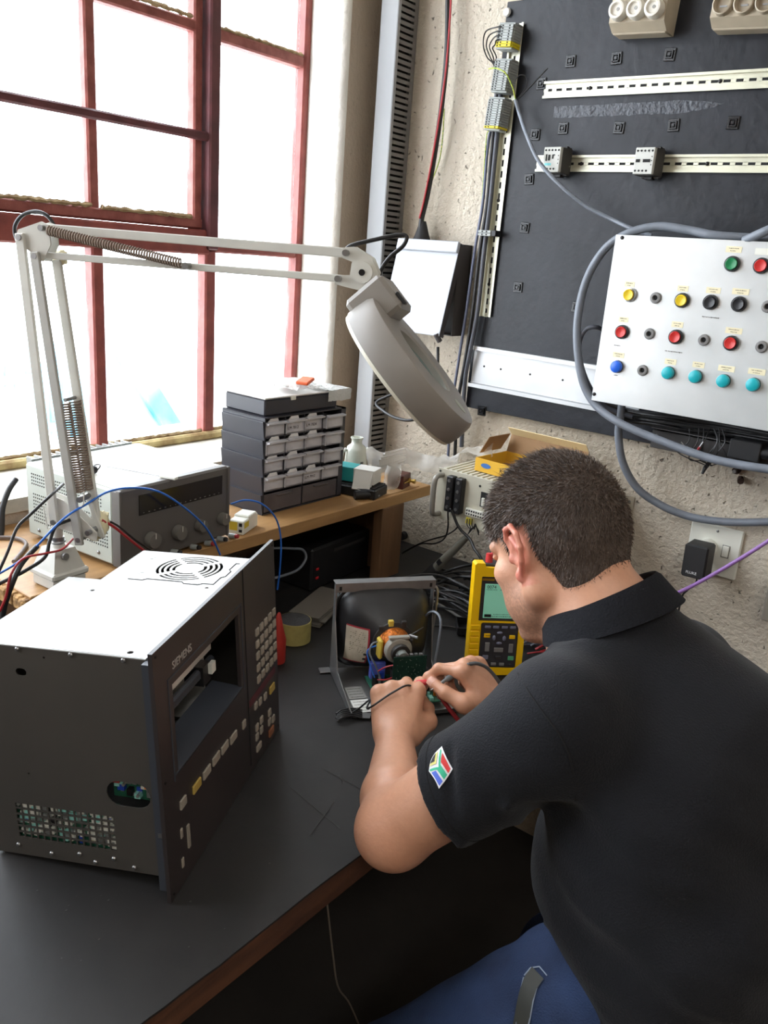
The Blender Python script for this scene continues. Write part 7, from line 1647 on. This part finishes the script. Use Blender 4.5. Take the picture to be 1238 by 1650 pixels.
outw = ((cen-hp(-0.02, 0, 0.02))*nor).sum(1) > 0
rs = np.random.RandomState(7); sel = np.where(outw)[0]; sel = sel[rs.rand(len(sel)) < min(1, 21000/len(sel))]
vs = []; fs = []
P_ = cen[sel]; N_ = nor[sel]; Lc = lc[sel]
tz = np.clip((Lc[:, 2]-0.02)/0.09, 0, 1); tz = tz*tz*(3-2*tz); flow = np.stack([0.25+0.65*tz, np.clip(Lc[:, 1]*4, -.2, .2), -0.8+1.0*tz], 1)+rs.normal(0, 0.28, (len(sel), 3)); flow = flow @ HR.T
ln_ = np.clip(0.0045+0.009*np.clip((Lc[:, 2]+0.02)/0.10, 0, 1), 0, 0.014)*rs.uniform(0.6, 1.35, len(sel))
tuft = (Lc[:, 0] > 0.0) & (Lc[:, 2] > 0.10) & (rs.rand(len(sel)) < 0.15); ln_[tuft] *= 1.5
d1 = N_*0.55+flow*0.55; d1 /= np.linalg.norm(d1, axis=1)[:, None]; d2 = N_*0.2+flow*0.9; d2 /= np.linalg.norm(d2, axis=1)[:, None]
sd = np.cross(d1, rs.normal(0, 1, (len(sel), 3))); sd /= np.linalg.norm(sd, axis=1)[:, None]; wd = 0.00055
A0 = P_-N_*0.001; A1 = A0+d1*ln_[:, None]*0.5; A2 = A1+d2*ln_[:, None]*0.55
AV = np.stack([A0-sd*wd, A0+sd*wd, A1+sd*wd*0.8, A1-sd*wd*0.8, A2], 1).reshape(-1, 3)
k_ = np.arange(len(sel))*5; fs = [(int(a), int(a+1), int(a+2), int(a+3)) for a in k_]+[(int(a+3), int(a+2), int(a+4)) for a in k_]
m2 = bpy.data.meshes.new('hair_strands'); m2.from_pydata([tuple(p) for p in AV], [], fs); m2.materials.append(mat('hair_strand', (94, 78, 67), 0.5, var=(60, 0.4), rgb2=(66, 53, 45)))
m2.transform(PI_); ho = link('hair_strands', m2, hair, 'stuff'); toloc(hair)

# ---- polo shirt
T_ = SDF((0.985, -1.27, 0.52), (1.66, -0.52, 1.19), 0.0036)
T_.cone(shL+v3(0.005, 0.02, 0), shR+v3(0.005, -0.02, 0), 0.075, 0.075, 0.04)
T_.ell(v3(1.305, -0.885, 0.925), (0.150, 0.195, 0.150), 0.05); T_.ell(v3(1.345, -0.900, 0.79), (0.185, 0.200, 0.170), 0.06); T_.ell(v3(1.395, -0.905, 0.66), (0.165, 0.195, 0.130), 0.05)
T_.cone(neckb+v3(0.01, 0, -0.01), chest, 0.078, 0.12, 0.05); T_.cone(v3(1.225, -0.865, 1.055), v3(1.335, -0.860, 0.985), 0.070, 0.105, 0.05); T_.cone(v3(1.250, -0.800, 1.02), v3(1.325, -0.770, 0.955), 0.070, 0.095, 0.05)
T_.cone(neckb+v3(0.015, -0.02, -0.030), shL+v3(0, 0.03, 0.006), 0.062, 0.062, 0.04); T_.cone(neckb+v3(0.015, 0.02, -0.030), shR+v3(0, -0.03, 0.006), 0.062, 0.060, 0.04)
uL = elL-shL; hemL = shL+uL*0.66; T_.cone(shL, hemL, 0.068, 0.071, 0.035)
uR = elR-shR; hemR = shR+uR*0.66; T_.cone(shR, hemR, 0.068, 0.066, 0.035)
# soft folds: ridges and valleys on sleeve, armpit and side
rr2 = random.Random(4)
def fold(a, b, r, k, op): T_.cone(a, b, r, r*0.6, k, op)
dL = nrm(uL); sideL = nrm(np.cross(dL, v3(0, 0, 1)))
for i, (t0, ang) in enumerate(((0.30, 20), (0.46, 60), (0.62, 30), (0.40, -60), (0.55, 110))):
    a_ = math.radians(ang); e1 = sideL*-1; e2 = nrm(np.cross(e1, dL)); c = shL+uL*t0; r0 = 0.073
    p = c+(e1*math.cos(a_)+e2*math.sin(a_))*r0; q = c+dL*0.03+(e1*math.cos(a_+1.0)+e2*math.sin(a_+1.0))*(r0)
    fold(p, q, 0.004, 0.014, 'u' if i % 2 == 0 else 's')
sl, X, Y, Z, ok = T_.box(T_.lo, T_.lo+T_.h*T_.n)
env = np.clip((1.06-Z)/0.10, 0, 1)
w_ = 0.0045*np.sin(62*(Z+0.55*X+0.25*Y)+2.2*np.sin(11*Y+7*X))+0.0035*np.sin(34*(Z-0.8*X)+3*np.sin(8*Y))
T_.F[sl] += (np.maximum(w_, -0.003)*env*np.clip((X-1.10)/0.10, 0.25, 1)).astype(np.float32)
del w_, env
# sleeve openings
nL = nrm(uL+v3(-0.02, 0.03, 0.02)); hemcL = shL+uL*0.60
lo, hi = np.array([0.985, -1.27, 0.60]), np.array([1.19, -1.02, 1.06])
T_.cone(hemcL-nL*0.004, hemcL+nL*0.12, 0.0585, 0.060, 0.001, 's'); 
sl, X, Y, Z, ok = T_.box(lo, hemcL+v3(0.10, 0.16, 0.10)); d = (X-hemcL[0])*nL[0]+(Y-hemcL[1])*nL[1]+(Z-hemcL[2])*nL[2]
near = np.sqrt((X-hemcL[0])**2+(Y-hemcL[1])**2+(Z-hemcL[2])**2) < 0.13; T_.F[sl] = np.where(near & (X < 1.20), np.maximum(T_.F[sl], d), T_.F[sl])
nR = nrm(uR); hemcR = shR+uR*0.62; sl, X, Y, Z, ok = T_.box(hemcR-0.14, hemcR+0.14); d = (X-hemcR[0])*nR[0]+(Y-hemcR[1])*nR[1]+(Z-hemcR[2])*nR[2]; near = np.sqrt((X-hemcR[0])**2+(Y-hemcR[1])**2+(Z-hemcR[2])**2) < 0.11; T_.F[sl] = np.where(near & (Y > -0.72), np.maximum(T_.F[sl], d), T_.F[sl])
# neckline and hem
nN = nrm(v3(-0.50, 0, 0.87)); Nc = v3(1.176, -0.872, 1.116)
sl, X, Y, Z, ok = T_.box(Nc-0.12, Nc+0.13); d = (X-Nc[0])*nN[0]+(Y-Nc[1])*nN[1]+(Z-Nc[2])*nN[2]+0.012; T_.F[sl] = np.where(d > -0.02, np.maximum(T_.F[sl], d), T_.F[sl])
T_.cut((1.4, -0.9, 0.62), (0, 0, -1))
m_shirt = mat('polo_dark_navy', (23, 24, 29), 0.9, var=(30, 0.10), bump=(420, 0.35, 2), sheen=0.08, spec=0.25)
shirt, SV = T_.mesh('polo_shirt', m_shirt, person, relax=4)
bvh = BVHTree.FromPolygons([Vector(p) for p in SV], [tuple(p.vertices) for p in shirt.data.polygons])
toloc(shirt)
# sleeve hem band and shoulder seam follow the cloth
def on_shirt(p, off): 
    q, n_, i_, d_ = bvh.find_nearest(Vector(p)); return q+n_*off
e1 = nrm(np.cross(nL, v3(0, 0, 1))); e2 = np.cross(nL, e1)
for t0 in (0.018,):
    pts = [on_shirt(hemcL-nL*t0+(e1*math.cos(a)+e2*math.sin(a))*0.072, 0.0002) for a in [2*math.pi*i/40 for i in range(40)]]
    MB().tube([PI_ @ p for p in pts], 0.0007, 5, closed=True).build('hem_stitch', mat('shirt_thread', (9, 9, 12), 0.9), person, smooth=60)
def seam(pxs, r=0.0012):
    pts = []
    for (x, y) in pxs:
        h_ = bvh.ray_cast(CAM, ray(x, y).normalized())
        if h_[0] is not None: pts.append(h_[0]+h_[1]*0.0001)
    if len(pts) > 2: MB().tube([PI_ @ p for p in catmull(pts, 6)], r, 5).build('seam', mat('shirt_thread', (9, 9, 12), 0.9), person, smooth=60)
seam([(835, 1085), (852, 1115), (880, 1155), (905, 1190), (922, 1235), (928, 1290)])
# collar: stand band and folded leaf around the neck
pc1 = v3(0, 1, 0); pc2 = nrm(np.cross(nN, pc1)); n = 72; vs = []; fs = []
for i in range(n):
    a = 2*math.pi*i/n; ca_, sa_ = math.cos(a), math.sin(a)
    dirr = pc1*sa_*0.98+pc2*ca_*1.04*(-1); back = max(0, (dirr @ v3(1, 0, 0))); fr_ = max(0, -(dirr @ v3(1, 0, 0)))
    r0 = 0.073; top_ = 0.024+0.010*back-0.016*fr_**2; w1 = 0.002*math.sin(3*a)
    for (rr3, hh) in ((r0-0.001, -0.012), (r0-0.002, top_*0.6), (r0-0.001, top_), (r0+0.003, top_+0.002), (r0+0.008, top_-0.003), (r0+0.016+w1, 0.004), (r0+0.023+w1*1.5, -0.012-0.006*fr_), (r0+0.020+w1, -0.013-0.006*fr_), (r0+0.008, -0.004)):
        vs.append(Nc+dirr*rr3+nN*(hh-0.004))
m_ = 9
for i in range(n):
    j = (i+1) % n
    for k in range(m_-1): fs.append((i*m_+k, i*m_+k+1, j*m_+k+1, j*m_+k))
MB().add([tuple(PI_ @ Vector(v)) for v in vs], [f_[::-1] for f_ in fs]).build('collar', mat('polo_collar_navy', (20, 21, 26), 0.9, bump=(300, 0.4), spec=0.25), person, smooth=60)
# flag patch sewn on the left sleeve
def patch_pt(u, v, off):
    T0, R0, B0_, L0 = Vector((713, 1203)), Vector((731, 1239)), Vector((708, 1271)), Vector((692, 1243))
    hoist = T0.lerp(L0, v)+Vector((-5.0, -2.0))*math.sin(math.pi*v); fly = R0.lerp(B0_, v); s_ = math.sin(math.pi*u)
    p = hoist.lerp(fly, u)+Vector((-1.5, 1.0))*s_*(1-2*v)*0.8
    h_ = bvh.ray_cast(CAM, ray(p.x, p.y).normalized())
    return (h_[0]+h_[1]*off) if h_[0] is not None else None
def patch_poly(poly, off, m, name, par, k=6):
    u0 = poly; vs = []; fs = []
    # bilinear quad patch from four uv corners
    for i in range(k+1):
        for j in range(k+1):
            a, b = i/k, j/k; u = (u0[0][0]*(1-a)+u0[1][0]*a)*(1-b)+(u0[3][0]*(1-a)+u0[2][0]*a)*b; v = (u0[0][1]*(1-a)+u0[1][1]*a)*(1-b)+(u0[3][1]*(1-a)+u0[2][1]*a)*b
            p = patch_pt(u, v, off)
            if p is None: return None
            vs.append(tuple(PI_ @ p))
    for i in range(k):
        for j in range(k): a = i*(k+1)+j; fs.append((a, a+k+1, a+k+2, a+1))
    return MB().add(vs, fs).build(name, m, par, smooth=60)
m_pw = mat('patch_white', (236, 236, 240), 0.7)
pp_ = patch_poly([(0, 0), (1, 0), (1, 1), (0, 1)], 0.0010, m_pw, 'sleeve_patch', person, 12)
if pp_ is not None:
    E_ = 0.0017
    patch_poly([(0.22, 0.07), (0.93, 0.07), (0.93, 0.30), (0.42, 0.30)], E_, mat('patch_red', (218, 62, 62), 0.7), 'red_stripe', pp_)
    patch_poly([(0.42, 0.70), (0.93, 0.70), (0.93, 0.93), (0.22, 0.93)], E_, mat('patch_blue', (84, 110, 214), 0.7), 'blue_stripe', pp_)
    patch_poly([(0.46, 0.38), (0.93, 0.38), (0.93, 0.62), (0.46, 0.62)], E_, mat('patch_green', (64, 190, 150), 0.7), 'green_stripe', pp_)
    patch_poly([(0.05, 0.07), (0.14, 0.07), (0.46, 0.38), (0.46, 0.50)], E_, mat('patch_green', (64, 190, 150), 0.7), 'green_arm', pp_); patch_poly([(0.46, 0.50), (0.46, 0.62), (0.14, 0.93), (0.05, 0.93)], E_, mat('patch_green', (64, 190, 150), 0.7), 'green_arm', pp_)
    patch_poly([(0.05, 0.18), (0.30, 0.50), (0.30, 0.50), (0.05, 0.82)], E_+0.0002, mat('patch_yellow', (226, 220, 130), 0.7), 'yellow_chevron', pp_)
    patch_poly([(0.05, 0.28), (0.20, 0.50), (0.20, 0.50), (0.05, 0.72)], E_+0.0005, mat('patch_black', (50, 48, 44), 0.7), 'black_triangle', pp_)

# ---- jeans
J_ = SDF((0.92, -1.28, 0.03), (1.62, -0.55, 0.86), 0.005)
for s, y0, y1, ky in ((-1, -0.985, -1.110, -1.115), (1, -0.805, -0.715, -0.700)):
    hipj, kn, an = v3(1.345, y0+(0.0 if s < 0 else -0.01), 0.715 if s < 0 else 0.68), (v3(1.065, y1-0.02, 0.415) if s < 0 else v3(1.135, y1, 0.380)), v3(1.30, ky, 0.10)
    J_.cone(hipj, kn, 0.098, 0.070, 0.03); J_.cone(kn, an, 0.066, 0.048, 0.02)
J_.ell((1.395, -0.895, 0.70), (0.118, 0.150, 0.115), 0.03)
sl, X, Y, Z, ok = J_.box(J_.lo, J_.lo+J_.h*J_.n)
J_.F[sl] += (0.0035*np.sin(70*(Z+0.4*X)+3*np.sin(14*Y+6*X))*np.clip((X-1.12)/0.12, 0.2, 1)).astype(np.float32)
J_.cut((1.4, -0.9, 0.775), (0, 0, 1)); J_.cut((1.0, -0.9, 0.075), (0, 0, -1))
m_jean = mat('denim_blue', (42, 62, 100), 0.85, var=(14, 0.35), bump=(500, 0.4, 2), rgb2=(28, 43, 74))
jeans, JV = J_.mesh('jeans', m_jean, person, relax=3)
jb = BVHTree.FromPolygons([Vector(p) for p in JV], [tuple(p.vertices) for p in jeans.data.polygons]); toloc(jeans)
def jean_strip(pxs, w, m, name, r=None):
    pts = []; vs = []; fs = []
    for (x, y) in pxs:
        h_ = jb.ray_cast(CAM, ray(x, y).normalized())
        if h_[0] is not None: pts.append((h_[0], h_[1]))
    if len(pts) < 3: return
    if r: MB().tube([PI_ @ (p+n_*0.001) for p, n_ in pts], r, 5).build(name, m, person, smooth=60); return
    for i, (p, n_) in enumerate(pts):
        d_ = (pts[min(i+1, len(pts)-1)][0]-pts[max(i-1, 0)][0]).normalized(); s_ = n_.cross(d_).normalized(); vs += [tuple(PI_ @ (p-s_*w/2+n_*0.002)), tuple(PI_ @ (p+s_*w/2+n_*0.002))]
    for i in range(len(pts)-1): fs.append((2*i, 2*i+2, 2*i+3, 2*i+1))
    MB().add(vs, fs).build(name, m, person, smooth=60)
m_belt = mat('pocket_edge_grey', (58, 60, 56), 0.6); m_thr = mat('pale_thread', (150, 164, 186), 0.8)
jean_strip([(868, 1568), (856, 1585), (849, 1605), (845, 1625), (842, 1648), (838, 1672)], 0.022, m_belt, 'pocket_lining')
jean_strip([(846, 1572), (856, 1560), (870, 1558), (882, 1572)], 0, m_thr, 'stitching', 0.0009); jean_strip([(845, 1575), (838, 1605), (834, 1640), (830, 1668)], 0, m_thr, 'stitching', 0.0009); jean_strip([(866, 1590), (860, 1612), (855, 1640), (850, 1665)], 0, m_thr, 'stitching', 0.0012)
# ---- shoes and stool (below the picture, they carry the figure)
for y in (-1.118, -0.698):
    Q_ = SDF((1.10, y-0.07, 0.0), (1.40, y+0.07, 0.15), 0.004); Q_.cone((1.30, y, 0.10), (1.31, y, 0.045), 0.046, 0.045, 0.02); Q_.cone((1.32, y, 0.042), (1.18, y, 0.036), 0.042, 0.040, 0.02); Q_.ell((1.175, y, 0.034), (0.05, 0.045, 0.034), 0.02); Q_.cut((1, y, 0.004), (0, 0, -1)); o_, _ = Q_.mesh('shoe', mat('black_leather', (30, 28, 28), 0.4), person, relax=2); toloc(o_)
stool = thing('stool', 'round black workshop stool the man in the polo shirt sits on', 'stool', Matrix.Translation((1.430, -0.895, 0)))
MB().lathe([(0.0, 0.545), (0.135, 0.545), (0.145, 0.552), (0.145, 0.572), (0.130, 0.580), (0.0, 0.582)], 32, cap=False).build('seat', mat('stool_vinyl', (40, 36, 36), 0.5), stool, smooth=40)
for sx, sy in ((1, 1), (1, -1), (-1, 1), (-1, -1)): MB().cyl((sx*0.13, sy*0.13, 0.0), (sx*0.08, sy*0.08, 0.546), 0.012, n=10).build('leg', m_screw, stool, smooth=40)

# ---- probes and their leads in the hands
def probe(name, label, tip, back, col, lead, lr, lm):
    tip, back = Vector(tip), Vector(back); M_ = frame(tip, back-tip, z=(0, 0, 1)); L_ = (back-tip).length; t = thing(name, label, 'test probe', M_)
    MB().cyl((-0.022, 0, 0), (0.004, 0, 0), 0.0008, 0.0012, n=8).build('needle', m_screw, t)
    MB().tube([(0, 0, 0), (L_*0.15, 0, 0), (L_*0.2, 0, 0), (L_*0.9, 0, 0), (L_, 0, 0)], [0.0028, 0.0034, 0.0052, 0.0048, 0.0030], 14).build('grip', col, t, smooth=40)
    Mi = M_.inverted(); MB().tube(catmull([Mi @ Vector(p) for p in lead], 6), lr, 8).build('lead', lm, t, smooth=60)
midR = Vector((tipsR[4]+tipsR[0])/2); midL = Vector((tipsL[4]+tipsL[0])/2)
dpr = (rt*0.80+up*0.42+fw*0.10).normalized()
dR = (midR-CAM).dot(fw)-0.022; dL = (midL-CAM).dot(fw)-0.030
def DP(x, y, d): return CAM+ray(x, y)*d
e_ = DP(756, 1070, dR+0.004)
probe('grey_probe', 'grey test probe pinched in the right hand with its lead curving down to the right', DP(712, 1100, dR), e_, mat('probe_grey', (112, 116, 118), 0.4), [e_, DP(768, 1069, dR+0.004), DP(782, 1074, dR+0.006), DP(794, 1085, dR+0.008), DP(806, 1102, dR+0.010), DP(818, 1124, dR+0.02)], 0.0032, mat('lead_dark_grey', (78, 80, 82), 0.4))
s0 = DP(689, 1099, dL)
probe('red_probe', 'red test probe held in the left hand with thick red lead falling to the right', DP(668, 1101, dL+0.006), s0, m_redp, [s0, DP(697, 1104, dL), DP(708, 1119, dL-0.002), DP(721, 1138, dL-0.004), DP(735, 1156, dL-0.004), DP(748, 1172, dL-0.002), DP(770, 1200, dL)], 0.0040, m_redwire)
cable('black_lead', 'thin black lead crossing the back of the left hand down to the mat', [Vector(tipsL[0])-fw*0.016+up*0.006, Vector(wrL+axL[0]*0.088*1.04+axL[1]*0.018+axL[2]*0.016), Vector(wrL+axL[0]*0.070*1.04-axL[1]*0.010+axL[2]*0.022), Vector(wrL+axL[0]*0.050-axL[1]*0.048+axL[2]*0.006), W(596, 1128, 2, 0.80), W(578, 1142, 2, 0.765), W(560, 1152, 2, 0.754), W(548, 1158, 2, 0.754), W(541, 1156, 2, 0.754)], 0.0017, m_blackcable, cat='lead')
mbc = MB(); r_ = random.Random(3)
for i in range(5):
    y_ = 1146+i*3.0; mbc.tube(catmull([W(543+r_.uniform(-2, 2), y_+4, 2, 0.7545), W(552, y_-2, 2, 0.757+0.001*i), W(570, y_-4, 2, 0.757), W(584, y_-1, 2, 0.755)], 5), 0.0020, 6)
o = mbc.build('lead_coil', m_blackcable, smooth=60); tag(o, 'small flat coil of black lead on the mat in front of the tube', 'lead', kind='stuff')
cable('black_lead', 'thin black lead running from the right hand under the grey probe', [Vector(tipsR[1])+rt*0.01, Vector(tipsR[1])+rt*0.05+up*0.008-fw*0.02, Vector(tipsR[1])+rt*0.09+up*0.0-fw*0.02, Vector(tipsR[1])+rt*0.14-up*0.02], 0.0016, m_blackcable, cat='lead')
